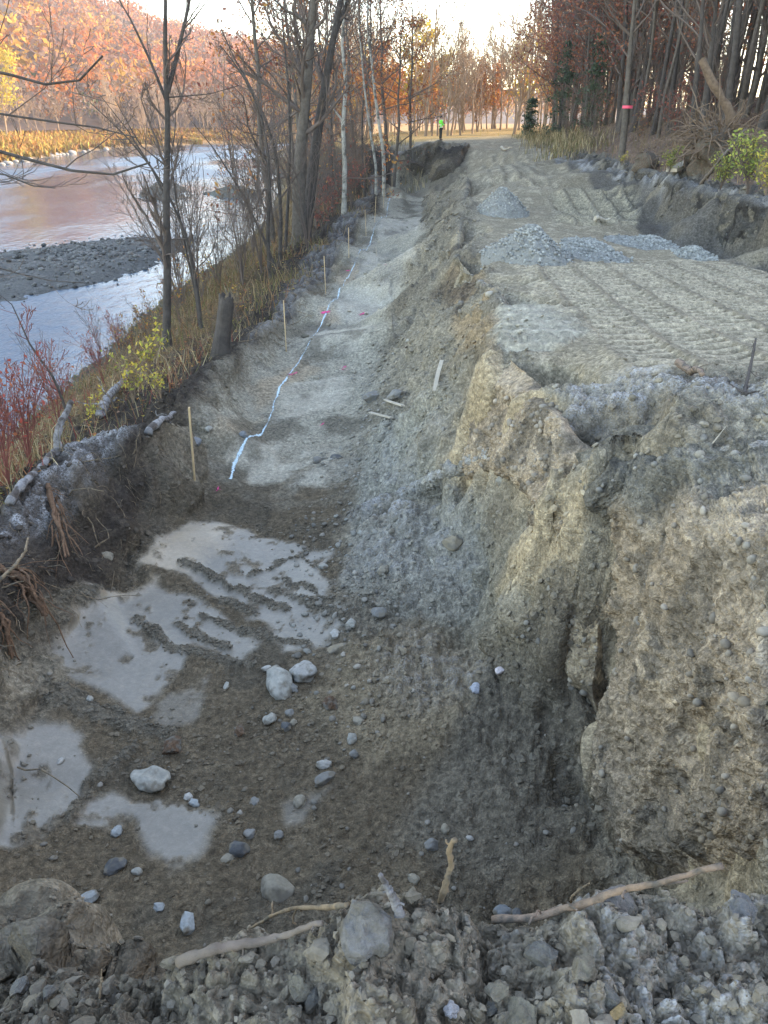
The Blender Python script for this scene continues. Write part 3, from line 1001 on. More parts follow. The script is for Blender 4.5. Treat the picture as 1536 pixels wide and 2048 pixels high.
def stone(px, py, wpx, hpx, color, label, ang=0.0, name='stone', seed=None, sink=.3, m='stone', sub=3, lump=.12, tilt=None, cat=None, group=None):
    p, nr = hit(px, py + hpx * .3)
    dep = project(p)[2]
    w = wpx * dep / FPX / 2
    h = hpx * dep / FPX / 2
    seed = seed or int(px * 7 + py)
    r = np.random.default_rng(seed)
    v, f = rock_shape(sub, seed, ang, lump)
    # lying on the slope: as wide as seen, its seen height shared between depth and thickness
    vsz = np.array((w, h * 1.25, min(h * .9, w * .8)))
    a = r.uniform(-.25, .25) if tilt is None else tilt
    v = v * vsz
    ca, sa = math.cos(a), math.sin(a)
    R = np.array(((ca, -sa, 0), (sa, ca, 0), (0, 0, 1)))
    v = v @ R.T
    nr = nr * .5 + np.array((0, 0, .5))
    zx = rot_from_normal(nr, 0)
    lo = v[:, 2].min()
    zoff = -lo * (1 - 2 * sink) 
    if m == 'clod':
        v = v * (1 + .10 * np.abs(vnoise3(v[:, 0] / w * 3.5, v[:, 1] / w * 3.5, v[:, 2] / w * 3.5, seed % 983))[:, None])
    col = np.array(color) * r.uniform(.78, .95) * (.78 if m == 'clod' else 1)
    cc = np.tile(col, (len(v), 1)) * (1 + .06 * r.normal(size=(len(v), 1)))
    me = make_mesh(name, v + np.array((0, 0, zoff)), f, M[m], cc, smooth=(m != 'clod'))
    o = obj(name, me, None, p)
    q = Vector(nr / np.linalg.norm(nr))
    o.rotation_euler = q.to_track_quat('Z', 'Y').to_euler()
    return tag(o, label, cat or ('clod' if name.endswith('clod') else 'stone'), group)


STONES = [
    (553, 1346, 50, 76, PALE, 'tall pale rounded boulder standing beside the flat white one on the pit floor', .12, .15, -.1),
    (608, 1338, 64, 40, WHITE, 'flat white rounded boulder leaning against the taller pale one', .12, .2, .2),
    (302, 1545, 78, 44, PALE, 'broad pale grey stone beside the straight soil ridge', .1, .2, .1),
    (555, 1768, 52, 54, BUFF, 'round buff stone speckled with black dirt below the pit floor', .05, .2, 0),
    (177, 1788, 30, 34, BLUE, 'pale blue oval stone at the near left of the pit', .08, .15, .2),
    (375, 1838, 30, 42, BLUE, 'pale blue upright pointed stone near the broken branch', .12, .15, -.2),
    (317, 1813, 28, 18, BLUE, 'small pale blue flat stone between two larger blue stones', .2, .2, 0),
    (598, 1601, 30, 22, BUFF, 'small buff oval stone with a crisp edge below the boulder pair', .05, .2, .3),
    (541, 1430, 24, 24, PALE, 'round pale cobble like a ball below the tall boulder', .04, .2, 0),
    (580, 1420, 18, 18, GREY, 'small grey cobble next to the round pale ball-like cobble', .05, .2, 0),
    (650, 1524, 22, 28, WHITE, 'white-topped stone stuck upright in brown dirt', .1, .2, 0),
    (648, 1552, 26, 36, GREY, 'dark grey upright stone just below the white-topped one', .12, .2, .1),
    (232, 1657, 26, 20, BLUE, 'pale blue stone at the corner of the scraped clay patch', .12, .2, 0),
    (228, 1726, 34, 36, DARK, 'dark angular lump below the pale blue corner stone', .25, .2, 0),
    (275, 1742, 16, 20, PALE, 'little pale cobble below the tongue of scraped clay', .05, .2, 0),
    (498, 1661, 26, 20, GREY, 'grey oval stone right of the heart-shaped clay patch', .05, .25, .2),
    (478, 1686, 40, 34, DARK, 'broad dark stone half sunk in soil right of the clay', .15, .35, .2),
    (555, 1663, 22, 18, GREY, 'smooth grey oval pebble beside a shredded twig', .05, .2, -.2),
    (508, 1598, 26, 18, GREY, 'half-buried grey stone left of the crisp buff one', .05, .4, 0),
    (454, 1710, 30, 16, BUFF, 'flat buff stone under the broad dark one', .1, .35, .2),
    (375, 1588, 18, 14, WHITE, 'tiny white pebble above the heart-shaped clay patch', .05, .2, 0),
    (386, 1602, 18, 20, BLUE, 'small bluish angular stone above the clay patch', .2, .2, 0),
    (1003, 1815, 28, 32, (.16, .17, .175), 'dark grey egg-like cobble behind the frosted berm', .03, .2, 0),
    (1030, 1822, 22, 18, DARK, 'black cobble touching the dark egg-like one', .1, .2, 0),
    (828, 1752, 22, 20, BUFF, 'buff pebble on the pit floor beside the pale twisted root', .05, .2, 0),
    (865, 1682, 30, 26, GREY, 'grey angular stone on the dark slope above the twisted root', .25, .2, 0),
    (891, 1656, 20, 20, BUFF, 'buff stone just above the grey angular one on dark slope', .08, .2, 0),
    (940, 1676, 12, 14, WHITE, 'tiny white pebble on the dark slope right of the root', .05, .2, 0),
    (1004, 1340, 17, 15, (.6, .52, .5), 'pinkish white round pebble on the slope below the spur', .04, .1, 0),
    (948, 1370, 30, 20, (.42, .43, .46), 'frosted grey clast on the slope left of the pinkish pebble', .2, .2, 0),
    (703, 1466, 22, 26, PALE, 'pale upright stone on the fan of dirt', .1, .25, 0),
    (716, 1438, 28, 16, BUFF, 'flat buff stone above the pale upright one on the fan', .1, .3, .3),
    (708, 1502, 20, 16, GREY, 'small grey stone below the pale upright one on the fan', .08, .3, 0),
    (757, 1216, 34, 22, GREY, 'long grey stone on the pebbly slope above the boulders', .1, .3, .2),
    (765, 1135, 22, 20, BUFF, 'buff stone in the pebbly grey slope', .1, .3, 0),
    (645, 1126, 18, 18, PALE, 'pale stone at the edge of scraped clay below the slope', .05, .2, 0),
    (668, 1266, 26, 16, WHITE, 'white stone at the right end of the scraped clay', .1, .2, .1),
    (676, 1284, 24, 40, TAN, 'tan upright slab of stone at the right end of the clay', .3, .2, -.3),
    (698, 1245, 22, 20, PALE, 'pale angular cobble right of the scraped clay', .12, .2, 0),
    (533, 1332, 14, 18, WHITE, 'small white cobble left of the tall pale boulder', .05, .2, 0),
    (585, 1372, 24, 18, GREY, 'grey pebble under the boulder pair', .1, .3, 0),
    (573, 1447, 24, 18, DARK, 'dark little stone under the grey cobble', .15, .3, 0),
    (588, 1438, 14, 14, BUFF, 'buff little stone under the grey cobble', .08, .3, 0),
    (455, 1368, 22, 10, PALE, 'thin pale chip of rock on the floor left of the tall boulder', .2, .3, 0),
    (181, 1392, 20, 10, PALE, 'pale chip at the left rim of the large clay patch', .15, .3, 0),
    (123, 1518, 18, 9, WHITE, 'white sliver of stone on the lowest left clay patch', .08, .2, 0),
    (215, 1103, 20, 22, BUFF, 'buff pebble at the foot of the dark root bank', .05, .25, 0),
    (998, 956, 26, 24, PALE, 'pale round stone sticking out of the frosted ridge', .06, .4, 0),
    (1080, 962, 22, 14, WHITE, 'white stone chip poking out of the tan buttress', .12, .4, .2),
    (1122, 838, 14, 14, PALE, 'pale pebble in the clods on top of the buttress', .08, .3, 0),
    (905, 1075, 46, 26, TAN, 'tan lump lying on the frosty grey slope', .2, .3, .2),
    (1353, 1298, 16, 18, WHITE, 'white pebble stuck in the tan wall', .06, .4, 0),
    (1350, 1335, 14, 14, PALE, 'pale pebble lower in the tan wall', .06, .4, 0),
    (790, 780, 28, 30, GREY, 'grey boulder lump near the fallen laths', .2, .25, 0),
    (742, 785, 28, 34, GREY, 'grey block at the toe of the slope above the laths', .25, .25, 0),
    (420, 855, 14, 12, PALE, 'pale pebble right of the first stake', .05, .2, 0),
    (394, 875, 24, 18, (.18, .19, .2), 'bluish grey cobble behind the first stake', .05, .3, 0),
    (487, 863, 22, 16, (.2, .21, .21), 'grey cobble left of the paint line', .05, .3, 0),
    (633, 915, 22, 16, GREY, 'grey cobble on the shelf right of the lowest pink mark', .08, .3, 0),
    (672, 907, 22, 14, DARK, 'dark cobble on the shelf at the toe of the slope', .08, .3, 0),
]
for a in STONES:
    stone(*a[:6], ang=a[6] + .05, sink=a[7] + .14, tilt=a[8], lump=.24, group='stones lying in the washed-out trench')
CLODS = [(348, 1481, 44, 40, RUST, 'rust brown soil clod on the pit floor', .25, 0), (1043, 2012, 78, 80, BUFF, 'big buff angular block in the loose soil at the bottom edge', .3, 0), (735, 1838, 100, 92, (.25, .235, .215), 'large rounded frosted lump crowning the near berm', .06, 0),
         (1000, 1970, 44, 36, BUFF, 'buff block up and left of the biggest block at bottom', .3, 0), (1085, 1905, 56, 52, GREY, 'grey angular clod on the near berm', .28, 0), (1168, 1930, 56, 56, BUFF, 'buff clod with fresh faces, right on the near berm', .28, 0), (1222, 1985, 36, 44, GREY, 'grey pointed clod low on the near berm', .3, 0),
         (1235, 2015, 44, 22, (.42, .29, .14), 'ochre flat clod near the bottom edge', .25, 0), (985, 2012, 24, 30, GREY, 'small grey slab left of the biggest buff block', .25, 0), (903, 2006, 30, 32, (.52, .5, .5), 'pale quartz chip near the bottom edge', .2, 0), 
         (140, 1985, 44, 34, BUFF, 'olive buff angular lump at the bottom left', .28, 0), (95, 1975, 36, 26, GREY, 'grey angular lump at the bottom left', .28, 0), (40, 1960, 40, 36, GREY, 'grey lump at the very left of the berm', .28, 0), (600, 1960, 46, 36, BUFF, 'tan crumbly clod on the berm under the broken branch', .2, 0),
         (620, 1985, 40, 36, GREY, 'grey crumbly clod under the tan one on the berm', .22, 0), (1240, 1790, 56, 60, (.22, .2, .18), 'tall frosted clod standing on the berm crest', .25, 0), 
         (1480, 1810, 80, 46, (.2, .195, .19), 'frost-white clod at the right end of the berm', .2, 0), (660, 1400, 40, 28, RUST, 'reddish brown lump on the fan of dirt', .2, 0), (480, 1452, 36, 20, RUST, 'rust stained crumb heap on the pit floor', .2, 0)]
for a in CLODS:
    stone(*a[:6], ang=min(.5, a[6] * 1.7), name='soil_clod', m='clod', lump=.34, sink=.42, group='lumps of earth in the trench and on the berm')

# countless small stones and crumbs: merged by area
flatP, flatN = VP.reshape(-1, 3), VN.reshape(-1, 3)
cell = (np.gradient(X, axis=1) * np.gradient(Y, axis=0) * np.sqrt(1 + np.minimum(SLOPE, 4) ** 2)).ravel()
PXf, PYf, DPf = PXA.ravel(), PYA.ravel(), DPA.ravel()
inview = (PXf > -60) & (PXf < 1600) & (PYf > -10) & (PYf < 2120) & (DPf > .5)


def scatter(name, weight, count, size, cols, sub, seed, mt, label, flat=.75, ang=.0, power=2.2, sink=.25):
    r = np.random.default_rng(seed)
    w = weight.ravel() * inview * cell
    w = np.clip(w, 0, None)
    k = r.choice(len(w), count, p=w / w.sum())
    shapes = [rock_shape(sub, seed * 13 + q, ang, .5 if mt == 'crumb' else .25) for q in range(10)]
    f = shapes[0][1]
    nv = len(shapes[0][0])
    base = np.stack([s[0] for s in shapes])[r.integers(0, 10, count)]
    s = size[0] + (size[1] - size[0]) * r.random(count) ** power
    sc = np.stack([s * r.uniform(.75, 1.3, count), s * r.uniform(.75, 1.3, count), s * r.uniform(.5, 1.0, count) * flat], 1)
    v = base * sc[:, None, :]
    a = r.uniform(0, 6.28, count)
    ca, sa = np.cos(a)[:, None], np.sin(a)[:, None]
    v = np.stack([v[..., 0] * ca - v[..., 1] * sa, v[..., 0] * sa + v[..., 1] * ca, v[..., 2]], -1)
    nr = flatN[k] * .7 + np.array((0, 0, .3)) + r.normal(size=(count, 3)) * .15
    nr /= np.linalg.norm(nr, axis=1)[:, None]
    ax_ = np.cross(np.array((0.0, 1, 0)), nr)
    ax_ /= np.linalg.norm(ax_, axis=1)[:, None] + 1e-9
    ay_ = np.cross(nr, ax_)
    v = v[..., :1] * ax_[:, None] + v[..., 1:2] * ay_[:, None] + v[..., 2:] * nr[:, None]
    v += (flatP[k] + flatN[k] * (s * flat * (.5 - sink))[:, None])[:, None]
    cols = np.array(cols)
    loc_ = COL.reshape(-1, 3)[k]
    c = cols[r.integers(0, len(cols), count)]
    mixl = .85 if mt == 'crumb' else .45
    c = (c * (1 - mixl) + loc_ * mixl) * r.uniform(.75, 1.25, (count, 1))
    c = np.repeat(c, nv, 0)
    F = (f[None] + (np.arange(count) * nv)[:, None, None]).reshape(-1, 3)
    me = make_mesh(name, v.reshape(-1, 3), F, M[mt], c, smooth=(ang == 0))
    return tag(obj(name, me), label, None, None, 'stuff')


SOILC = [(.17, .15, .12), (.21, .185, .145), (.13, .115, .09), (.19, .17, .14)]
STC = [(.23, .21, .175), (.18, .168, .145), (.27, .25, .215), (.21, .18, .135), (.16, .155, .14)]
clump = sstep(-.1, .5, fbm(X, Y, 1.6, 3, 401))
scatter('soil_crumbs', z_berm * (Y > .5) * (.4 + clump), 10000, (.002, .013), [(.18, .162, .13), (.21, .195, .165), (.14, .125, .1), (.25, .245, .235)], 0, 5, 'crumb', 'loose frosted crumbs of the near berm', .9, .25, 5)
scatter('soil_crumbs', z_berm * (Y > .6) * (.2 + clump), 420, (.008, .028), [(.2, .18, .145), (.26, .245, .22)], 1, 15, 'crumb', 'angular lumps of soil on the near berm', .9, .35, 3)
scatter('soil_crumbs', z_floor * (1 - .97 * clay) * sstep(10, 5, Y) * (.25 + clump), 7000, (.003, .024), SOILC, 0, 6, 'crumb', 'dark crumbs of soil over the pit floor', .8, .2, 5)
scatter('pebbles', np.clip(z_floor * (1 - .9 * clay) * .6 + z_bank * (1 - tanm) * (1 - .8 * tan2), 0, 1) * sstep(12, 5, Y) * (.15 + clump), 1300, (.003, .024), STC, 1, 7, 'pebble', 'pebbles strewn over the pit floor and slope', .8, 0, 5.5)
scatter('soil_crumbs', z_bank * (1 - .8 * tanm) * (1 - .85 * tan2) * sstep(16, 7, Y) * (.2 + clump), 8000, (.004, .036), SOILC + [(.23, .22, .19)], 0, 8, 'crumb', 'crumbs and clods rolling down the eroded slope', .8, .2, 6.0)
scatter('soil_crumbs', z_left * sstep(16, 8, Y) * sstep(2, 3, Y) * sstep(-3.4, -2.6, Zb), 3500, (.005, .038), [(.07, .06, .05), (.1, .085, .07), (.05, .045, .04)], 0, 9, 'crumb', 'black humus crumbs of the river bank', .8, .2, 5.0)
scatter('soil_crumbs', (z_bank + z_floor * .35) * sstep(9, 13, Y) * (Y < 46) * (.2 + clump), 3500, (.01, .08), SOILC, 0, 10, 'crumb', 'clods along the far part of the slope', .8, .2, 5.0)
toe = line_mask(None, .8, 500, .4, world_pts=[(-.1, 14), (-.3, 11.3), (-.32, 9.7), (-.6, 7.5), (-.55, 6.4), (-.45, 5.6), (-.1, 5.0)])
scatter('pebbles', toe + graysl * .4 + graysl2 * .35, 1700, (.005, .036), STC + [(.27, .27, .24)], 1, 11, 'pebble', 'rounded pebbles gathered at the toe of the slope', .8, 0, 4.2)
scatter('soil_crumbs', sstep(.1, .6, ridge), 3500, (.003, .022), [(.11, .095, .075), (.15, .13, .1)], 0, 12, 'crumb', 'crumbly soil squeezed up between bucket marks', .8, .2, 4)
scatter('soil_crumbs', (trk + z_road * .6) * sstep(20, 12, Y), 1500, (.005, .022), SOILC, 0, 13, 'crumb', 'crumbs on the tracked surface', .8, .2, 5)




def cr_interp(A, m):
    """Catmull-Rom along axis 0"""
    n = len(A)
    t = np.linspace(0, n - 1, m)
    i1 = np.minimum(t.astype(int), n - 2)
    f = (t - i1).reshape((-1,) + (1,) * (A.ndim - 1))
    g = lambda k: A[np.clip(k, 0, n - 1)]
    p0, p1, p2, p3 = g(i1 - 1), g(i1), g(i1 + 1), g(i1 + 2)
    return .5 * (2 * p1 + (p2 - p0) * f + (2 * p0 - 5 * p1 + 4 * p2 - p3) * f ** 2 + (3 * p1 - p0 - 3 * p2 + p3) * f ** 3)


def face_patch(rows, nu, nv, seed, cols, label, sink=.10, amp=1.0, out=.03, fs=1.0, name='eroded_bank', frost_top=0.0, npeb=420, psz=1.0, top_fade=0.0, rim=.10, upper=None):
    """a broken earth face: dense sheet laid over the coarse ground, its rim buried"""
    A = np.array(rows, float)
    S = cr_interp(A, nv)
    S = np.swapaxes(cr_interp(np.swapaxes(S, 0, 1), nu), 0, 1)
    du, dv = np.gradient(S, axis=1), np.gradient(S, axis=0)
    N = np.cross(dv, du)
    N /= np.linalg.norm(N, axis=2)[..., None] + 1e-9
    if (N * (EYE - S)).sum() < 0:
        N = -N
    x, y, z = S[..., 0], S[..., 1], S[..., 2]
    wx = x + .12 * vnoise3(x * 4, y * 4, z * 4, seed + 20)
    wy = y + .12 * vnoise3(x * 4, y * 4, z * 4, seed + 21)
    wz = z + .10 * vnoise3(x * 3, y * 3, z * 3, seed + 22)
    n3_ = lambda f, fz, k: vnoise3(wx * f * fs, wy * f * fs, wz * fz * fs, seed + k)
    pil = 1 - np.abs(n3_(2.4, .7, 1)) * 2            # upright ribs and gullies
    blk = n3_(5.5, 4.0, 2)
    steps = np.floor((blk + 1) * 2.5) / 2.5 - 1      # broken blocks
    d = .085 * pil + (.045 * steps) + .035 * np.abs(n3_(11, 9, 3)) + .028 * n3_(22, 20, 4) + .02 * np.abs(n3_(44, 40, 5)) + .012 * n3_(85, 80, 6)
    d *= amp
    v0_ = np.linspace(0, 1, nv)[:, None]
    if top_fade:
        d = d * sstep(0, top_fade, v0_)
    v_, u_ = np.meshgrid(np.linspace(0, 1, nv), np.linspace(0, 1, nu), indexing='ij')
    edge = np.minimum(np.minimum(v_, 1 - v_), np.minimum(u_ * 1.2, (1 - u_) * 3))
    edge = edge + .03 * vnoise(u_ * 14, v_ * 14, seed + 8)
    d = d + out - (sink + np.abs(d)) * (1 - sstep(.0, rim, edge))
    P = S + N * d[..., None]
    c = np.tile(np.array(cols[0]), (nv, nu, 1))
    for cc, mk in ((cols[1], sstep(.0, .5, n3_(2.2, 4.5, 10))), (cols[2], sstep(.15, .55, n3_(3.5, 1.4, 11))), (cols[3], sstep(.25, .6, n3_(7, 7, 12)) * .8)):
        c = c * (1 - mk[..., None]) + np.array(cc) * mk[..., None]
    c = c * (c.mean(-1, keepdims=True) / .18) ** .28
    if upper is not None:
        mk = sstep(upper[1] + .06, upper[1] - .06, v_ + .05 * vnoise(u_ * 9, v_ * 9, seed + 30))[..., None]
        c = c * (1 - mk) + np.array(upper[0]) * (.8 + .4 * n3_(6, 6, 31))[..., None] * mk
    aux = np.zeros((nv, nu, 3))
    aux[..., 0] = frost_top * sstep(.30, .05, v_ + .1 * vnoise(u_ * 40, v_ * 6, seed + 9))
    i = np.arange(nv * nu).reshape(nv, nu)
    F = np.stack([i[:-1, :-1], i[:-1, 1:], i[1:, 1:], i[1:, :-1]], -1).reshape(-1, 4)
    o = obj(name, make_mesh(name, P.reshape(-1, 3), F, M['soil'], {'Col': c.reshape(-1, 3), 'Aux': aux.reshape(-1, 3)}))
    tag(o, label, None, None, 'structure')
    # stones bedded in the face
    r = np.random.default_rng(seed)
    n = npeb
    iv, iu = r.integers(int(nv * .1), int(nv * .92), n), r.integers(int(nu * .08), int(nu * .95), n)
    s = (.005 + .03 * r.random(n) ** 5) * psz
    sh = [rock_shape(1, 700 + q, .15, .2) for q in range(6)]
    b = np.stack([q[0] for q in sh])[r.integers(0, 6, n)] * (s[:, None] * r.uniform(.7, 1.3, (n, 3)))[:, None]
    V = b + (P[iv, iu] + N[iv, iu] * (s * .1)[:, None])[:, None]
    cc = np.repeat((.5 * np.array(STC)[r.integers(0, 5, n)] + .5 * c[iv, iu]) * r.uniform(.8, 1.3, (n, 1)), V.shape[1], 0)
    tag(obj('pebbles', make_mesh('pebbles', V.reshape(-1, 3), (sh[0][1][None] + (np.arange(n) * V.shape[1])[:, None, None]).reshape(-1, 3), M['pebble'], cc)), 'pebbles bedded in the earth face', None, None, 'stuff')


TANS = [(.265, .203, .138), (.315, .245, .168), (.185, .147, .105), (.15, .125, .096)]
B_ = lambda q: np.array(U(*q))
lin = lambda xs, t: [(a, float(np.interp(a, [q[0] for q in t], [q[1] for q in t])), float(np.interp(a, [q[0] for q in t], [q[2] for q in t]))) for a in xs]
UP = []
for t_ in (((1128, 905, -.5), (1190, 850, -.27), (1250, 829, -.17), (1330, 811, -.1), (1400, 799, -.06), (1470, 793, -.02), (1570, 784, .02)),
           ((1128, 960, -.68), (1200, 950, -.52), (1250, 920, -.42), (1330, 910, -.3), (1400, 900, -.22), (1470, 880, -.14), (1570, 866, -.06)),
           ((1160, 1030, -.9), (1265, 1000, -.6), (1350, 990, -.42), (1450, 985, -.27), (1570, 983, -.15))):
    UP.append([B_(q) for q in lin(np.linspace(t_[0][0], t_[-1][0], 7), t_)])
face_patch(UP + WALL, 260, 340, 41, TANS, 'crumbling tan earth wall at the right of the pit', .22, .85, .02, 1.0, 'eroded_bank', 0, 520, .9, .12, .14, ((.185, .165, .13), .24))
B_ = lambda q: np.array(U(*q))
face_patch([[B_(q) for q in row] for row in (
    ((965, 690, -.45), (1000, 738, -.45), (1045, 764, -.43), (1090, 780, -.4), (1135, 815, -.42)),
    ((950, 770, -.85), (985, 800, -.8), (1035, 825, -.68), (1085, 840, -.6), (1135, 870, -.46)),
    ((925, 850, -1.35), (965, 870, -1.15), (1020, 880, -.9), (1075, 905, -.78), (1125, 935, -.66)),
    ((890, 925, -1.72), (940, 925, -1.5), (1010, 925, -1.08), (1070, 965, -.95), (1115, 990, -.88)),
    ((880, 965, -1.85), (935, 965, -1.68), (1005, 965, -1.32), (1060, 1030, -1.25), (1120, 1060, -1.12)))], 180, 170, 57, TANS, 'tan sand face below the edge of the upper road', .2, .7, .0, top_fade=.25, rim=.16)
face_patch([[B_(q) for q in row] for row in (
    ((1090, 985, -.98), (1125, 985, -.86), (1160, 985, -.78), (1215, 1000, -.72)),
    ((1045, 1060, -1.48), (1095, 1080, -1.3), (1150, 1095, -1.15), (1215, 1110, -1.1)),
    ((1005, 1140, -2.0), (1065, 1165, -1.75), (1135, 1190, -1.5), (1212, 1210, -1.45)),
    ((980, 1205, -2.3), (1050, 1250, -2.05), (1130, 1290, -1.85), (1205, 1320, -1.8)),
    ((1000, 1290, -2.4), (1060, 1340, -2.25), (1120, 1390, -2.12), (1180, 1430, -2.1)))], 170, 190, 73, [(.265, .207, .138), (.33, .257, .168), (.19, .152, .11), (.135, .113, .085)], 'earth buttress left of the tan wall', .2, .75, .02, rim=.16)


face_patch([[B_(q) for q in row] for row in (
    ((680, 1022, -2.55), (755, 992, -2.4), (825, 962, -2.1), (895, 928, -1.75), (968, 903, -1.38), (1042, 890, -1.0)),
    ((690, 1032, -2.5), (760, 1005, -2.3), (830, 975, -2.0), (900, 940, -1.65), (970, 915, -1.3), (1040, 902, -.96)),
    ((690, 1070, -2.56), (770, 1050, -2.44), (850, 1020, -2.24), (920, 990, -2.0), (985, 970, -1.7), (1035, 960, -1.4)),
    ((700, 1120, -2.58), (790, 1100, -2.5), (860, 1080, -2.36), (930, 1060, -2.16), (985, 1050, -1.96), (1025, 1050, -1.74)),
    ((700, 1180, -2.62), (790, 1170, -2.52), (870, 1150, -2.4), (940, 1130, -2.26), (985, 1120, -2.12), (1010, 1125, -2.02)),
    ((720, 1250, -2.68), (800, 1240, -2.58), (880, 1220, -2.47), (940, 1210, -2.38), (975, 1200, -2.32), (992, 1200, -2.3)))], 240, 210, 151, [(.20, .183, .15), (.245, .225, .182), (.165, .145, .112), (.135, .12, .095)], 'slumped grey soil with a frosted ridge below the tan face', .12, .5, .02, .9, 'eroded_bank', .85, 700, .9, 0, .14)
# slope below the ragged road edge
CE = [(993, 612, -.42), (984, 570, -.55), (948, 542, -.74), (912, 500, -.8), (912, 450, -.72), (922, 400, -.65), (930, 345, -.48)]
TE = [(795, 650, -2.6), (815, 600, -2.6), (836, 540, -2.6), (844, 495, -2.6), (848, 450, -2.6), (850, 418, -2.6), (850, 394, -2.6)]
rows = []
for f_, sag in ((-.16, -.75), (-.05, -.16), (.2, -.24), (.5, -.2), (.8, -.1), (1.0, 0), (1.1, -.02)):
    rows.append([B_(a) + (B_(b) - B_(a)) * f_ + np.array((0, 0, sag)) for a, b in zip(CE, TE)])
face_patch(rows, 350, 140, 91, [(.20, .172, .13), (.27, .225, .155), (.12, .10, .078), (.155, .14, .112)], 'ragged brown slope between the trench shelf and the road', .2, 1.7, .0, .55, npeb=500, psz=2.2, top_fade=.45)
# end wall of the trench
EW = [((784, 345), (800, 315), (825, 299), (860, 289), (900, 288), (940, 291)), ((786, 384), (800, 387), (825, 387), (850, 380), (880, 352), (915, 326))]
rows = []
for f_ in (-.08, .05, .35, .7, 1.0, 1.12):
    rows.append([np.array(at_y(a[0] + (b[0] - a[0]) * f_, a[1] + (b[1] - a[1]) * f_, 55.3 - f_ * 1.3 - (k_ > 3) * f_ * 2.0)) for k_, (a, b) in enumerate(zip(*EW))])
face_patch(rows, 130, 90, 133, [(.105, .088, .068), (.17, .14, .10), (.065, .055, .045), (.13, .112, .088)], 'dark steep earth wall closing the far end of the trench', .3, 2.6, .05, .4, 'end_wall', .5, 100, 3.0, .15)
# the low earth cut along the right of the road
rows = []
for dx, dz_, f_ in ((.35, .04, 0), (.02, -.0, 0), (-.06, 0, .25), (-.14, 0, .6), (-.22, 0, 1.0), (-.45, -.03, 1.03)):
    row = []
    for k, w in enumerate(BTw):
        low = (-1.25, -1.22, -1.2, -1.15, -1.05, -.9, -.75, -.55, -.2)[k]
        row.append(np.array((w[0] + dx, w[1], w[2] + (low - w[2]) * f_ + dz_)))
    rows.append(row)
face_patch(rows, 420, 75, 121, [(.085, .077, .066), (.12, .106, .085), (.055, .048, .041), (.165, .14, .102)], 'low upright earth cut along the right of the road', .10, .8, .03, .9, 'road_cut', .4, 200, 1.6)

# ------------------------------------------------------------------ gravel heaps on the road
M['gravel'] = mat('gravel', attr='Col', rough=.95, noise=(20, .35), bump=(45, .9, .05))


def gravel_pile(px, py, wpx, hpx, label, seed, ln=1.35):
    p, nr = hit(px, py)
    dep = project(p)[2]
    R = wpx * dep / FPX / 2
    Hh = hpx * dep / FPX * .72
    r = np.random.default_rng(seed)
    K, L = 72, 40
    th = np.linspace(0, 2 * math.pi, K, endpoint=False)
    rr = np.linspace(0, 1.12, L)
    T, Rr = np.meshgrid(th, rr)
    warp = 1 + .13 * np.sin(2 * T + seed) + .08 * np.sin(3 * T + 2 * seed)
    x = np.cos(T) * Rr * R * warp
    y = np.sin(T) * Rr * R * warp * ln
    gz = np.array(Hs(x + p[0], y + p[1], ZD)) - p[2]
    prof = np.clip((1 - np.sqrt(Rr ** 2 + .05)) if ln < 1.55 else .8 * (1 - sstep(0, 1.05, Rr)), -.2, 1)
    z = prof * Hh * 1.15 + .05 * fbm(x + seed, y, 3, 3, seed) * (Rr < 1) + .03 * np.abs(vnoise(x * 14, y * 14, seed))
    z = np.maximum(z, -.05) + gz * sstep(.2, 1.0, Rr) * 1.0
    z = np.where(Rr > 1.05, gz - .08, z)
    V = np.stack([x, y, z], -1).reshape(-1, 3)
    i = np.arange(K * L).reshape(L, K)
    F = np.stack([i[:-1], np.roll(i[:-1], -1, 1), np.roll(i[1:], -1, 1), i[1:]], -1).reshape(-1, 4)
    col = np.tile(np.array((.225, .222, .2)), (len(V), 1))
    e = empty('gravel_pile', p, label, 'gravel pile', 'gravel heaps tipped on the road')
    obj('heap', make_mesh('gravel_heap', V, F, M['gravel'], col), e)
    N = 1500
    k = r.integers(0, len(V), N)
    v0, f0 = rock_shape(0, seed, .2, .2)
    s = r.uniform(.012, .035, N)
    v = v0[None] * s[:, None, None] + (V[k] + r.normal(size=(N, 3)) * (.03, .03, .006))[:, None]
    c = np.repeat(np.array((.25, .25, .23)) * r.uniform(.6, 1.35, (N, 1)), len(v0), 0)
    F2 = (f0[None] + (np.arange(N) * len(v0))[:, None, None]).reshape(-1, 3)
    tag(obj('loose_gravel', make_mesh('loose_gravel', v.reshape(-1, 3), F2, M['pebble'], c, False), e), None, None, None, 'stuff')


gravel_pile(1058, 512, 165, 88, 'cone of grey gravel at the left edge of the tracked road', 3)
gravel_pile(1180, 500, 120, 30, 'driven-over gravel heap second from the eroded edge', 5, 2.6)
gravel_pile(1300, 495, 135, 34, 'driven-over gravel heap third from the eroded edge', 9, 2.3)
gravel_pile(1388, 508, 70, 24, 'gravel heap closest to the right-hand earth cut', 11, 2.0)
gravel_pile(1003, 420, 110, 66, 'sandy gravel heap behind the grey cone beside the slope', 17, 1.5)

# ------------------------------------------------------------------ survey stakes, fallen laths, paint
M['lath'] = mat('lath', (.50, .36, .20), .8, noise=(9, .25), bump=(30, .3, .01))
M['lath_old'] = mat('weathered_lath', (.38, .33, .26), .85, noise=(9, .25), bump=(30, .3, .01))


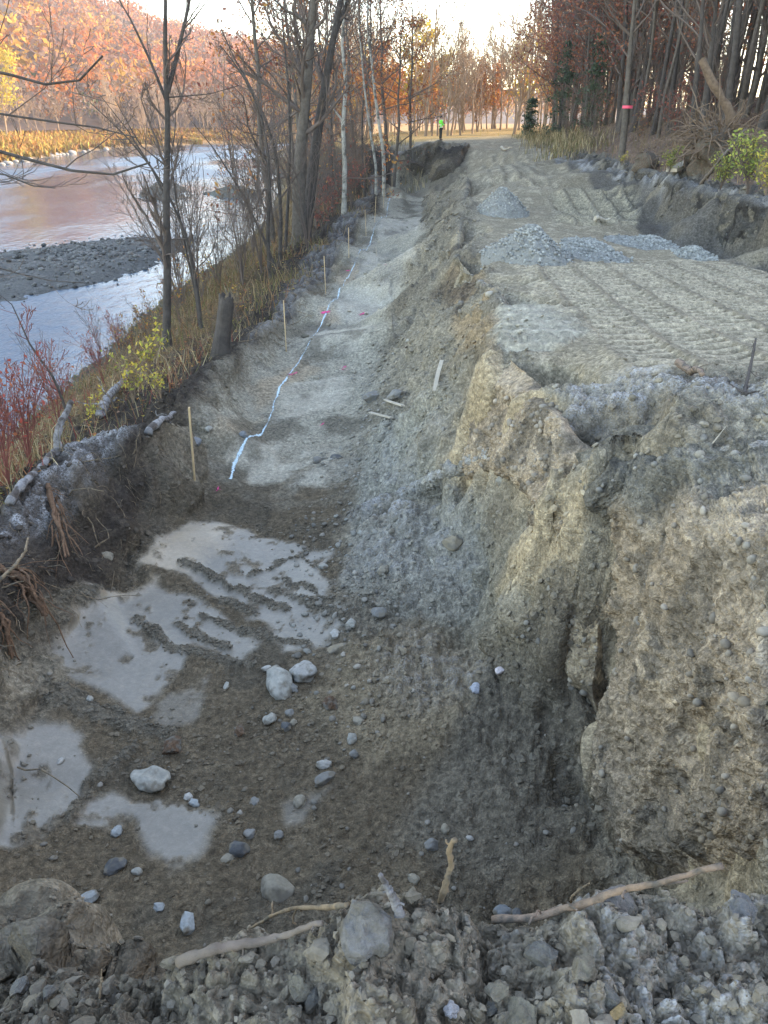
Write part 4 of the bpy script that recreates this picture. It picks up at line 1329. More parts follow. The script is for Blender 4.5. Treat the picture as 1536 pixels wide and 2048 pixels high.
def bar_mesh(name, L, w, t, m, bend=0.0, tip=.0):
    n = 6
    V, F = [], []
    for k in range(n):
        s = k / (n - 1)
        zz = s * L
        ww = w * (1 - (.0 if s < .9 else tip))
        off = bend * math.sin(s * math.pi)
        for sx, sy in ((-1, -1), (1, -1), (1, 1), (-1, 1)):
            V.append((sx * ww / 2 + off, sy * t / 2, zz))
    for k in range(n - 1):
        for q in range(4):
            a, b = k * 4 + q, k * 4 + (q + 1) % 4
            F.append((a, b, b + 4, a + 4))
    F.append((3, 2, 1, 0))
    e = (n - 1) * 4
    F.append((e, e + 1, e + 2, e + 3))
    return make_mesh(name, V, F, m, smooth=False)


STK = [((392, 958), (378, 815), 'wooden survey stake nearest the camera beside the root bank'), ((574, 698), (567, 601), 'second wooden survey stake along the paint line'), ((652, 585), (648, 512), 'third wooden survey stake along the paint line'),
       ((699, 513), (697, 455), 'fourth wooden survey stake along the paint line'), ((731, 470), (730, 420), 'fifth wooden survey stake along the paint line'), ((752, 440), (752, 393), 'sixth wooden survey stake along the paint line'),
       ((770, 412), (769, 368), 'seventh, thin-looking survey stake near the end wall'), ((784, 380), (784, 352), 'farthest survey stake standing in front of the end wall'), ((753, 510), (752, 496), 'very short stub of a white stake on the shelf')]
for k, (b, t, lab) in enumerate(STK):
    p, n_ = hit(*b)
    top = at_y(t[0], t[1], p[1])
    d = top - p
    L = np.linalg.norm(d)
    me = bar_mesh('survey_stake', L + .12, .042, .018, M['lath'] if k != 8 else M['lath_old'], .004 * ((k % 3) - 1))
    o = obj('survey_stake', me, None, p - d / L * .12)
    o.rotation_euler = Vector(d).to_track_quat('Z', 'Y').to_euler()
    tag(o, lab, 'stake', 'stakes along the paint line')
for a, b, w, lab in (((868, 803), (884, 740), .05, 'grey lath lying up the slope, topmost of the three fallen'), ((803, 832), (766, 812), .05, 'pale lath lying across clods, middle of the three fallen'), ((780, 848), (737, 838), .05, 'pale lath partly buried, lowest of the three fallen')):
    p, q = hit(*a)[0], hit(*b)[0]
    d = q - p
    L = np.linalg.norm(d)
    o = obj('fallen_lath', bar_mesh('fallen_lath', L, w, .018, M['lath_old'], .01), None, p + np.array((0, 0, .12)))
    o.rotation_euler = Vector(d).to_track_quat('Z', 'Y').to_euler()
    tag(o, lab, 'lath', 'laths fallen on the slope')



def paint_material(name, color, cover):
    """spray paint soaked into soil: soil shows through between the speckles"""
    m = mat(name, color, .95, noise=(25, .3))
    n, l = m.node_tree.nodes, m.node_tree.links
    tc = n.new('ShaderNodeTexCoord')
    t = n.new('ShaderNodeTexNoise')
    t.inputs['Scale'].default_value = 38
    t.inputs['Detail'].default_value = 4
    t.inputs['Roughness'].default_value = .7
    l.new(tc.outputs['Object'], t.inputs['Vector'])
    at = n.new('ShaderNodeAttribute')
    at.attribute_name = 'Col'
    ad = n.new('ShaderNodeMath')
    ad.operation = 'ADD'
    l.new(t.outputs['Fac'], ad.inputs[0])
    l.new(at.outputs['Fac'], ad.inputs[1])
    mr = n.new('ShaderNodeMapRange')
    mr.inputs['From Min'].default_value = cover
    mr.inputs['From Max'].default_value = cover + .12
    l.new(ad.outputs[0], mr.inputs['Value'])
    tr = n.new('ShaderNodeBsdfTransparent')
    ms = n.new('ShaderNodeMixShader')
    l.new(mr.outputs[0], ms.inputs[0])
    l.new(tr.outputs[0], ms.inputs[1])
    l.new(n['Principled BSDF'].outputs[0], ms.inputs[2])
    l.new(ms.outputs[0], n['Material Output'].inputs['Surface'])
    return m


M['paint_white'] = paint_material('line_paint', (.46, .57, .61), .84)
M['paint_pink'] = paint_material('pink_paint', (.62, .07, .2), .86)


def sprayed(name, pix, width, m, label, cat, seed, gap=0.0, lift=.01, group=None):
    """sprayed paint hugging the soil; the middle of the stroke is the densest"""
    r = np.random.default_rng(seed)
    W = np.array([hit(*p)[0] for p in pix])[:, :2]
    dd = np.concatenate([[0], np.cumsum(np.linalg.norm(np.diff(W, axis=0), axis=1))])
    n = max(8, int(dd[-1] / .025))
    s_ = np.linspace(-.02 if len(pix) == 2 else 0, dd[-1], n)
    c = np.stack([np.interp(s_, dd, W[:, q]) for q in range(2)], 1)
    t = np.gradient(c, axis=0)
    t /= np.linalg.norm(t, axis=1)[:, None] + 1e-9
    side = np.stack([-t[:, 1], t[:, 0]], 1)
    c = c + side * (.5 * width * vnoise(s_ * 2.5, s_ * 0 + seed, seed))[:, None]
    q = np.linspace(-1, 1, 7)
    wv = width * (1 + .35 * vnoise(s_ * 5, s_ * 0 + seed, seed + 3))
    P = c[:, None] + side[:, None] * (q[None] * wv[:, None])[..., None]
    z = np.array(Hs(P[..., 0], P[..., 1], ZD)) + lift
    V = np.concatenate([P, z[..., None]], -1).reshape(-1, 3)
    i_ = np.arange(n * 7).reshape(n, 7)
    F = np.stack([i_[:-1, :-1], i_[:-1, 1:], i_[1:, 1:], i_[1:, :-1]], -1).reshape(-1, 4)
    den = (1 - np.abs(q) ** 1.5)[None] * .55 + .12 * vnoise(s_ * 3, s_ * 0, seed + 9)[:, None] - .05
    if len(pix) == 2:
        den = den * np.clip(np.sin(np.linspace(0, math.pi, n)) * 1.6, 0, 1)[:, None]
    col = np.repeat(np.clip(den, 0, 1).reshape(-1, 1), 3, 1)
    return tag(obj(name, make_mesh(name, V, F, m, col)), label, cat, group)


sprayed('paint_line', [(458, 955), (472, 925), (487, 890), (510, 870), (530, 850), (545, 815), (560, 775), (588, 735), (605, 705), (618, 685), (635, 655), (655, 625), (668, 598), (690, 560), (708, 530), (727, 495), (745, 465), (763, 435), (776, 410), (788, 392)],
        .036, M['paint_white'], 'long pale blue-white sprayed paint line running along the trench shelf', 'paint line', 21)
for k, (pp, lab) in enumerate((([(425, 985), (440, 968)], 'magenta paint blob at the near end of the white line'), ([(575, 747), (598, 741)], 'pink paint dash crossing the white line beside the sand patch'), ([(680, 741), (694, 727)], 'slanted pink dash right of the white line level with the second stake'),
                              ([(632, 851), (648, 840)], 'pink paint cross nearest the camera on the shelf'), ([(637, 621), (665, 624)], 'pink stain on pale sand beside the third stake'), ([(722, 630), (734, 620)], 'slanted pink dash level with the third stake'),
                              ([(764, 530), (774, 526)], 'small pink dash far along the shelf'), ([(693, 541), (701, 537)], 'faint pink spot on sand beside the fourth stake'))):
    sprayed('pink_mark', pp, .10, M['paint_pink'], lab, 'paint mark', 50 + k, 0, .012, 'pink paint marks')

# ------------------------------------------------------------------ ground behind the photographer (coarse)
gx_, gy_ = np.meshgrid(np.linspace(-60, 160, 45), np.linspace(-80, -1.15, 20))
gz_ = np.where(gx_ < -4, np.clip(-.5 - (-4 - gx_) * .9, -6.5, 0), np.where(gx_ > 9, np.clip((gx_ - 9) * .5, 0, 44), -.02))
ii = np.arange(gx_.size).reshape(gx_.shape)
Fq = np.stack([ii[:-1, :-1], ii[:-1, 1:], ii[1:, 1:], ii[1:, :-1]], -1).reshape(-1, 4)
cg = np.tile(np.array((.16, .13, .10)), (gx_.size, 1))
tag(obj('ground', make_mesh('ground_behind', np.stack([gx_, gy_, gz_], -1).reshape(-1, 3), Fq, M['soil'], {'Col': cg, 'Aux': cg * 0})), 'ground behind the photographer', None, None, 'structure')

# ------------------------------------------------------------------ river
def water_material():
    m = bpy.data.materials.new('water')
    m.use_nodes = True
    n, l = m.node_tree.nodes, m.node_tree.links
    b = n['Principled BSDF']
    b.inputs['Base Color'].default_value = (.025, .055, .095, 1)
    b.inputs['Roughness'].default_value = .07
    b.inputs['IOR'].default_value = 1.33
    b.inputs['Specular IOR Level'].default_value = .5
    tc = n.new('ShaderNodeTexCoord')
    mp = n.new('ShaderNodeMapping')
    mp.inputs['Scale'].default_value = (1.0, .45, 1)
    l.new(tc.outputs['Object'], mp.inputs['Vector'])
    a = n.new('ShaderNodeTexNoise')
    a.inputs['Scale'].default_value = 2.2
    a.inputs['Detail'].default_value = 5
    l.new(mp.outputs[0], a.inputs['Vector'])
    w = n.new('ShaderNodeTexNoise')           # calm and ruffled stretches
    w.inputs['Scale'].default_value = .045
    w.inputs['Detail'].default_value = 3
    l.new(mp.outputs[0], w.inputs['Vector'])
    mr = n.new('ShaderNodeMapRange')
    mr.inputs['From Min'].default_value = .42
    mr.inputs['From Max'].default_value = .6
    mr.inputs['To Min'].default_value = .25
    mr.inputs['To Max'].default_value = 1.0
    l.new(w.outputs['Fac'], mr.inputs['Value'])
    rg = n.new('ShaderNodeMapRange')
    rg.inputs['From Min'].default_value = .42
    rg.inputs['From Max'].default_value = .58
    rg.inputs['To Min'].default_value = .10
    rg.inputs['To Max'].default_value = .36
    l.new(w.outputs['Fac'], rg.inputs['Value'])
    l.new(rg.outputs[0], b.inputs['Roughness'])
    bp = n.new('ShaderNodeBump')
    bp.inputs['Distance'].default_value = .16
    l.new(mr.outputs[0], bp.inputs['Strength'])
    l.new(a.outputs['Fac'], bp.inputs['Height'])
    l.new(bp.outputs[0], b.inputs['Normal'])
    return m


M['water'] = water_material()
tag(obj('river', make_mesh('river', [(-140, -70, WZ), (-4, -70, WZ), (-4, 130, WZ), (240, 130, WZ), (240, 330, WZ), (-140, 330, WZ)], np.array([(0, 1, 2, 5)]), M['water'], smooth=False)), 'blue river sliding past the bank', None, None, 'structure')
rv = bpy.data.meshes.new('river_far')
me = make_mesh('river', [(-140, -70, WZ), (-4.5, -70, WZ), (-4.5, 140, WZ), (-140, 140, WZ), (240, 140, WZ), (240, 330, WZ), (-140, 330, WZ)], np.array([(0, 1, 2, 3), (3, 4, 5, 6)]), M['water'], smooth=False)
bpy.data.objects['river'].data = me

M['bar'] = mat('bar_gravel', attr='Col', rough=.9, noise=(6, .5), bump=(9, .9, .12))


def mound(name, W, height, color, label, kind=None, cat=None, group=None, seed=1, res=60, m='bar', edge=.35, amp=.25):
    """low island or bar: outline W (world xy), domed top, standing in the river"""
    W = np.array(W, float)
    c = W.mean(0)
    K = res
    seg = np.linalg.norm(np.roll(W, -1, 0) - W, axis=1)
    cs = np.concatenate([[0], np.cumsum(seg)])
    s = np.linspace(0, cs[-1], K, endpoint=False)
    Wc = np.vstack([W, W[:1]])
    ox, oy = np.interp(s, cs, Wc[:, 0]), np.interp(s, cs, Wc[:, 1])
    L = 26
    t = np.linspace(0, 1.06, L)
    x = c[0] + (ox[None] - c[0]) * t[:, None]
    y = c[1] + (oy[None] - c[1]) * t[:, None]
    wob = fbm(x, y, .5, 3, seed) * .6
    x = x + wob * t[:, None]
    z = WZ - .12 + (height + .12) * (1 - np.clip(t, 0, 1.06)[:, None] ** (1 / edge)) + amp * height * fbm(x, y, 1.2, 4, seed + 3) * (t[:, None] < 1)
    z = np.where(t[:, None] > 1.0, WZ - .5, z)
    V = np.stack([x, y, z], -1).reshape(-1, 3)
    i = np.arange(K * L).reshape(L, K)
    F = np.stack([i[:-1], np.roll(i[:-1], -1, 1), np.roll(i[1:], -1, 1), i[1:]], -1).reshape(-1, 4)
    col = np.tile(np.array(color), (len(V), 1)) * (1 + .3 * fbm(x, y, 2.0, 3, seed + 9).reshape(-1, 1))
    o = obj(name, make_mesh(name, V, F, M[m], col))
    return tag(o, label, cat, group, kind), V


bw = [U(px, py, WZ)[:2] for px, py in ((-260, 650), (0, 612), (100, 590), (200, 572), (290, 545), (370, 505), (410, 484), (390, 472), (300, 470), (200, 478), (100, 490), (0, 505), (-260, 530))]
_, bv = mound('gravel_bar', bw, .32, (.085, .082, .075), 'grey cobble bar rising from the shaded river', 'structure', seed=4, res=120, amp=.5)
r_ = np.random.default_rng(55)
sel_ = bv[(bv[:, 2] > WZ - .05)]
k_ = r_.integers(0, len(sel_), 2600)
v0, f0 = rock_shape(0, 4, .1, .2)
s_ = .04 + .13 * r_.random(2600) ** 4
vv = v0[None] * (s_[:, None, None] * np.array((1.2, 1.2, .7))) + (sel_[k_] + r_.normal(size=(2600, 3)) * (.5, .7, .02))[:, None]
cc = np.repeat(np.array((.11, .107, .10)) * r_.uniform(.4, 1.5, (2600, 1)), 12, 0)
tag(obj('cobbles', make_mesh('cobbles', vv.reshape(-1, 3), (f0[None] + (np.arange(2600) * 12)[:, None, None]).reshape(-1, 3), M['pebble'], cc)), 'cobbles covering the gravel bar', None, None, 'stuff')
mound('rock_island', [U(a, b, WZ)[:2] for a, b in ((275, 392), (300, 380), (340, 374), (370, 380), (366, 396), (320, 400))], .75, (.12, .11, .09), 'jagged brown rock islet in mid river behind the thin tree', None, 'islet', 'rock islets in the river', 7, amp=.7)
mound('rock_island', [U(a, b, WZ)[:2] for a, b in ((404, 388), (440, 381), (490, 381), (530, 388), (520, 396), (440, 396))], .62, (.10, .095, .075), 'long low dark islet farther right in the river', None, 'islet', 'rock islets in the river', 8, amp=.5)

# ------------------------------------------------------------------ far hill and its woods
crest_px = [(-700, -420, 420), (-350, -280, 480), (0, -110, 560), (200, -8, 640), (300, 36, 690), (380, 60, 720), (450, 76, 740), (520, 90, 760), (580, 104, 780), (680, 130, 820), (800, 165, 900), (1000, 190, 1000), (1300, 195, 1050), (1800, 190, 1000)]
CR = np.array([at_y(a, b, y) for a, b, y in crest_px])
K, L = 130, 70
tt = np.linspace(0, len(CR) - 1, K)
cr = np.stack([np.interp(tt, np.arange(len(CR)), CR[:, k]) for k in range(3)], 1)
ss = np.linspace(0, 1.5, L)
base_ = cr.copy()
base_[:, :2] *= (np.interp(cr[:, 0] / cr[:, 1], (-1, -.3, 0, .5), (.34, .41, .46, .52)))[:, None]
HX = base_[:, None, 0] + (cr - base_)[:, None, 0] * ss[None]
HY = base_[:, None, 1] + (cr - base_)[:, None, 1] * ss[None]
pf = np.where(ss < 1, ss ** 1.25 * (1.0 - .0 * ss), 1 - (ss - 1) * .9)
HZ = -1.0 + (cr[:, None, 2] + 1) * pf[None] + 4.5 * fbm(HX, HY, .012, 4, 77) * np.clip(ss, 0, 1)[None] * (np.abs(ss - 1) > .05)[None]
HZ -= 11 * np.clip(ss, 0, 1)[None]
HZ = np.maximum(HZ, -3)
i = np.arange(K * L).reshape(K, L)
F = np.stack([i[:-1, :-1], i[1:, :-1], i[1:, 1:], i[:-1, 1:]], -1).reshape(-1, 4)
M['hill'] = mat('hill_floor', (.085, .058, .045), .95, noise=(.05, .4))
tag(obj('hill', make_mesh('hill', np.stack([HX, HY, HZ], -1).reshape(-1, 3), F, M['hill'])), 'autumn hillside across the river', None, None, 'structure')

M['foliage'] = mat('autumn_foliage', attr='Col', rough=.8, spec=.15, trans=.35)
M['needles'] = mat('conifer_needles', attr='Col', rough=.75, spec=.2, trans=.1)


def quads(P, size, r, up=0.0, aspect=1.0):
    """leaf-like quads centred on P (N,3)"""
    N = len(P)
    a = r.normal(size=(N, 3))
    a[:, 2] *= 1 - up
    a /= np.linalg.norm(a, axis=1)[:, None] + 1e-9
    b = r.normal(size=(N, 3))
    b -= (b * a).sum(1)[:, None] * a
    b /= np.linalg.norm(b, axis=1)[:, None] + 1e-9
    s = np.broadcast_to(np.asarray(size, float), (N,))[:, None]
    a, b = a * s * .5 * aspect, b * s * .5
    V = np.stack([P - a - b * .25, P - b * .9 * .6, P + a + b * .2, P + b * .9 * .6], 1)
    return V.reshape(-1, 3), np.arange(N * 4).reshape(N, 4)


def hill_trees(name, label, n, seed, smin, smax, palette, tall, per, bias):
    r = np.random.default_rng(seed)
    ki = r.integers(0, K - 1, n * 6)
    pxa, pya, dpa = project(np.stack([HX, HY, HZ], -1))
    kk, ll = r.uniform(0, K - 1, n * 6), (r.random(n * 6) ** bias) * (L - 1) * .69
    k0, l0 = kk.astype(int), ll.astype(int)
    ok = (pxa[k0, l0] > -120) & (pxa[k0, l0] < 1250)
    k0, l0 = k0[ok][:n], l0[ok][:n]
    fk, fl = (kk[ok][:n] - k0), (ll[ok][:n] - l0)
    k1, l1 = np.minimum(k0 + 1, K - 1), np.minimum(l0 + 1, L - 1)
    g = lambda A: A[k0, l0] * (1 - fk) * (1 - fl) + A[k1, l0] * fk * (1 - fl) + A[k0, l1] * (1 - fk) * fl + A[k1, l1] * fk * fl
    B = np.stack([g(HX), g(HY), g(HZ)], 1)
    n = len(B)
    s = r.uniform(smin, smax, n)
    # each crown: tufts round a dome, denser outside
    d = r.normal(size=(n, per, 3))
    d /= np.linalg.norm(d, axis=2)[..., None]
    d *= (.45 + .6 * r.random((n, per, 1)))
    d[..., 2] = d[..., 2] * tall
    P = B[:, None] + np.array((0, 0, 1.0)) * (s * (1.1 + tall))[:, None, None] * .85 + d * s[:, None, None]
    zone_ = fbm(B[:, 0], B[:, 1], .012, 3, seed + 1)
    pi = np.clip(((zone_ * 1.2 + r.normal(size=n) * .5) * .5 + .5) * len(palette), 0, len(palette) - 1).astype(int)
    col = np.array(palette)[pi] * r.uniform(.45, 1.3, (n, 1))
    V, Fq = quads(P.reshape(-1, 3), np.repeat(s * .36, per) * r.uniform(.6, 1.3, n * per), r)
    c = np.repeat(col, per, 0) * r.uniform(.85, 1.15, (n * per, 1))
    c = np.repeat(c, 4, 0)
    tag(obj(name, make_mesh(name, V, Fq, M['foliage'], c, False)), label, None, None, 'stuff')


AUT = [(.34, .095, .03), (.40, .15, .035), (.28, .105, .05), (.22, .12, .08), (.37, .12, .03), (.20, .125, .09), (.44, .23, .045)]
hill_trees('forest', 'autumn woods covering the far hillside', 2700, 61, 3.6, 7.4, AUT, .95, 58, .75)
hill_trees('forest', 'grey-brown leafless woods at the foot of the hill', 1500, 62, 2.6, 4.2, [(.23, .16, .12), (.26, .18, .12), (.20, .15, .13)], 1.5, 20, 2.2)
hill_trees('forest', 'yellow and green crowns dotted over the hillside', 240, 63, 3.0, 4.6, [(.45, .30, .06), (.10, .12, .05), (.08, .10, .05)], 1.2, 34, .8)

# ------------------------------------------------------------------ trees
M['bark'] = mat('bark', (.105, .088, .072), .95, noise=(6, .45), bump=(18, .8, .03))
M['bark_dark'] = mat('dark_bark', (.065, .055, .048), .95, noise=(6, .45), bump=(18, .8, .03))
M['bark_pale'] = mat('pale_bark', (.30, .285, .25), .9, noise=(5, .45), bump=(18, .5, .02), mixcol=((.11, .10, .085), 3.5, .5, .62))
M['twig'] = mat('twig', (.125, .095, .078), .9)
M['twig_red'] = mat('red_twig', (.20, .07, .055), .85)
M['twig_warm'] = mat('warm_twig', (.24, .17, .115), .9)


def tubes(P, R, S):
    """P (B,K,3), R (B,K) -> verts, quads"""
    B, Kk, _ = P.shape
    T = np.gradient(P, axis=1)
    T /= np.linalg.norm(T, axis=2)[..., None] + 1e-9
    ref = np.where(np.abs(T[:, :1, 2:]) > .8, np.array((1.0, 0, 0)), np.array((0, 0, 1.0)))
    ref = np.broadcast_to(ref, T.shape)
    A = np.cross(T, ref)
    A /= np.linalg.norm(A, axis=2)[..., None] + 1e-9
    D = np.cross(T, A)
    th = np.arange(S) * 2 * math.pi / S
    ring = (A[:, :, None] * np.cos(th)[None, None, :, None] + D[:, :, None] * np.sin(th)[None, None, :, None]) * R[:, :, None, None] + P[:, :, None]
    V = ring.reshape(-1, 3)
    i = np.arange(B * Kk * S).reshape(B, Kk, S)
    F = np.stack([i[:, :-1], np.roll(i[:, :-1], -1, 2), np.roll(i[:, 1:], -1, 2), i[:, 1:]], -1).reshape(-1, 4)
    return V, F


def join(parts):
    V, F, o = [], [], 0
    for v, f in parts:
        V.append(v)
        F.append(f + o)
        o += len(v)
    return np.concatenate(V), np.concatenate(F)


def resample(pts, k):
    pts = np.array(pts, float)
    d = np.concatenate([[0], np.cumsum(np.linalg.norm(np.diff(pts, axis=0), axis=1))])
    s = np.linspace(0, d[-1], k)
    return np.stack([np.interp(s, d, pts[:, q]) for q in range(3)], 1)


def sprout(P, R, n, ratio, ang, r, lo=.3, hi=.97, up=.25, wob=.18, K=5, rr=.55, thin=.35, lenfix=None, droop=0.0):
    """n children on each branch in P"""
    B, Kp, _ = P.shape
    L = np.linalg.norm(np.diff(P, axis=1), axis=2).sum(1)
    b = np.repeat(np.arange(B), n)
    m = len(b)
    s = r.uniform(lo, hi, m)
    fs = s * (Kp - 1)
    i0 = np.minimum(fs.astype(int), Kp - 2)
    f = (fs - i0)[:, None]
    pos = P[b, i0] * (1 - f) + P[b, i0 + 1] * f
    rad = (R[b, i0] * (1 - f[:, 0]) + R[b, i0 + 1] * f[:, 0]) * rr
    T = P[b, i0 + 1] - P[b, i0]
    T /= np.linalg.norm(T, axis=1)[:, None] + 1e-9
    q = r.normal(size=(m, 3))
    q -= (q * T).sum(1)[:, None] * T
    q /= np.linalg.norm(q, axis=1)[:, None] + 1e-9
    a = r.normal(ang, .18, m)[:, None]
    d = T * np.cos(a) + q * np.sin(a)
    ln = (lenfix if lenfix is not None else L[b]) * ratio * r.uniform(.55, 1.15, m) * (1.15 - .75 * (s - lo) / (hi - lo + 1e-6))
    pts = [pos]
    for k in range(K - 1):
        d = d + r.normal(size=(m, 3)) * wob
        d[:, 2] += up * .5 - droop * k / K
        d /= np.linalg.norm(d, axis=1)[:, None]
        pts.append(pts[-1] + d * (ln / (K - 1))[:, None])
    P2_ = np.stack(pts, 1)
    R2 = rad[:, None] * np.linspace(1, thin, K)[None]
    return P2_, np.maximum(R2, .003)


def bare_tree(trunk, rbase, rtop, r, n=(16, 5, 3), ratio=(.42, .5, .5), lo=.35, ang=.75, up=.3, tmin=.004, fork=None, wob=.16):
    """returns (trunk mesh parts, branch mesh parts, tips)"""
    K0 = 14
    T = resample(trunk, K0)[None]
    R0 = (rbase * (1 - np.linspace(0, 1, K0)) ** .8 + rtop)[None]
    R0[0, 0] *= 1.35
    tp = [tubes(T, R0, 8)]
    bp_ = []
    P1, R1 = sprout(T, R0, n[0], ratio[0], ang, r, lo, .98, up, wob, 7, .5, .3)
    bp_.append(tubes(P1, R1, 5))
    tips = P1
    if n[1]:
        P2_, R2 = sprout(P1, R1, n[1], ratio[1], .65, r, .25, .97, up, wob + .04, 5, .6, .35)
        R2 = np.maximum(R2, tmin)
        bp_.append(tubes(P2_, R2, 3))
        tips = P2_
        if n[2]:
            P3_, R3 = sprout(P2_, R2, n[2], ratio[2], .6, r, .2, .95, up, wob + .06, 4, .65, .4)
            R3 = np.maximum(R3, tmin * .8)
            bp_.append(tubes(P3_, R3, 3))
            tips = P3_
    return tp, bp_, tips


def leaf_mesh(name, tips, n, size, pal, r, m='foliage', spread=.15):
    B, Kk, _ = tips.shape
    b = r.integers(0, B, n)
    s = r.uniform(.3, 1, n) * (Kk - 1)
    i0 = np.minimum(s.astype(int), Kk - 2)
    f = (s - i0)[:, None]
    P = tips[b, i0] * (1 - f) + tips[b, i0 + 1] * f + r.normal(size=(n, 3)) * spread
    V, Fq = quads(P, size * r.uniform(.6, 1.3, n), r)
    pal = np.array(pal)
    c = pal[r.integers(0, len(pal), n)] * r.uniform(.7, 1.3, (n, 1))
    return make_mesh(name, V, Fq, M[m], np.repeat(c, 4, 0), False)


def tree_meshes(name, seed, h, rb, lean=.0, n=(16, 5, 3), leaves=0, lsize=.12, pal=None, bark='bark', twig='twig', lo=.35, tmin=.006, ang=.75, ratio=(.42, .5, .5), spread=.2, up=.3):
    r = np.random.default_rng(seed)
    pts = [(0, 0, -.3)]
    x = y = 0
    for k in range(1, 9):
        x += r.normal() * .02 * h / 2 + lean * h / 8
        y += r.normal() * .02 * h / 2
        pts.append((x, y, h * k / 8))
    tp, bp_, tips = bare_tree(pts, rb, rb * .08, r, n, ratio, lo, ang, up, tmin)
    out = {'trunk': make_mesh(name + '_trunk', *join(tp), M[bark]), 'crown': make_mesh(name + '_crown', *join(bp_), M[twig])}
    if leaves:
        out['leaves'] = leaf_mesh(name + '_leaves', tips, leaves, lsize, pal, r, spread=spread)
    return out


def put(name, parts, loc, label, cat, group=None, scale=1.0, rz=0.0):
    e = empty(name, loc, label, cat, group, rz)
    e.scale = (scale,) * 3
    if cat == 'tree':
        e.rotation_euler = (random.gauss(0, .045), random.gauss(0, .045), rz)
    for k, me_ in parts.items():
        o_ = obj(k, me_, e)
        if k in ('twigs', 'leaves', 'needles'):
            o_['kind'] = 'stuff'
    return e


ORL = [(.42, .17, .05), (.36, .13, .05), (.30, .11, .05), (.46, .24, .07)]
BEECH = [(.30, .11, .06), (.24, .085, .06), (.34, .15, .08), (.20, .07, .055)]
YEL = [(.50, .36, .06), (.45, .30, .05), (.38, .32, .07)]
GRN = [(.055, .085, .05), (.045, .065, .042), (.075, .1, .055)]

bare = [tree_meshes('bare_tree', 900 + k, 15 + k, .075 + .018 * k, .0, (26, 6, 4), bark='bark' if k % 2 else 'bark_dark', lo=.3, tmin=.008) for k in range(5)]
brown = [tree_meshes('brown_tree', 920 + k, 12 + k, .13, .01, (20, 5, 2), leaves=1500, lsize=.18, pal=[BEECH, BEECH + ORL, ORL][k], lo=.1, tmin=.008, ang=1.1, up=.08, spread=.25) for k in range(3)]
farb = [tree_meshes('far_bare_tree', 940 + k, 9 + 1.2 * k, .12, .02 * (k - 1), (18, 6, 3), bark='twig_warm', twig='twig_warm', lo=.15, tmin=.02, up=.3, ang=.7) for k in range(4)]
faro = [tree_meshes('far_leafy_tree', 950 + k, 11 + 2 * k, .16, 0, (18, 5, 2), leaves=1100, lsize=.62, pal=[ORL, ORL, YEL][k], bark='twig_warm', twig='twig_warm', lo=.2, tmin=.02, ang=.9, spread=.5) for k in range(3)]


def conifer(seed, h, rb):
    r = np.random.default_rng(seed)
    T = np.array([(0, 0, -.3), (0, 0, h * .5), (.1, 0, h)])
    P0 = resample(T, 10)[None]
    R0 = (rb * np.linspace(1, .08, 10))[None]
    nb = 60
    zz = np.sort(r.uniform(.06, .98, nb)) * h
    a = r.uniform(0, 6.28, nb)
    L = (h - zz) * .24 + .4
    L *= r.uniform(.6, 1.15, nb)
    s = np.linspace(0, 1, 6)
    P = np.stack([np.cos(a)[:, None] * L[:, None] * s, np.sin(a)[:, None] * L[:, None] * s, zz[:, None] + L[:, None] * (.12 * s - .42 * s ** 2)], -1)
    R = np.maximum(.03 * np.linspace(1, .2, 6)[None] * (L / 3)[:, None], .006)
    per = 30
    b = np.repeat(np.arange(nb), per)
    t = r.uniform(.12, 1, nb * per)
    pos = np.stack([np.cos(a)[b] * L[b] * t, np.sin(a)[b] * L[b] * t, zz[b] + L[b] * (.12 * t - .42 * t ** 2)], -1)
    pos += r.normal(size=pos.shape) * np.array((.22, .22, .08))
    V, F = quads(pos, .34 * r.uniform(.6, 1.3, len(pos)), r, up=.6, aspect=.55)
    c = np.array(GRN)[r.integers(0, 3, len(pos))] * r.uniform(.7, 1.3, (len(pos), 1))
    return {'trunk': make_mesh('conifer_trunk', *tubes(P0, R0, 8), M['bark_dark']), 'crown': make_mesh('conifer_branches', *tubes(P, R, 3), M['twig']),
            'needles': make_mesh('conifer_needles', V, F, M['needles'], np.repeat(c, 4, 0), False)}


con = [conifer(31, 8.0, .12), conifer(32, 4.0, .07)]

# --- right-hand wood on the slope
r = np.random.default_rng(101)
done = []


def spot(x0, x1, y0, y1, dmin, skew=1.0):
    for _ in range(60):
        x, y = x0 + (x1 - x0) * r.random() ** skew, y0 + (y1 - y0) * r.random()
        if all((x - a) ** 2 + (y - b) ** 2 > dmin ** 2 for a, b in done):
            done.append((x, y))
            return x, y
    return None


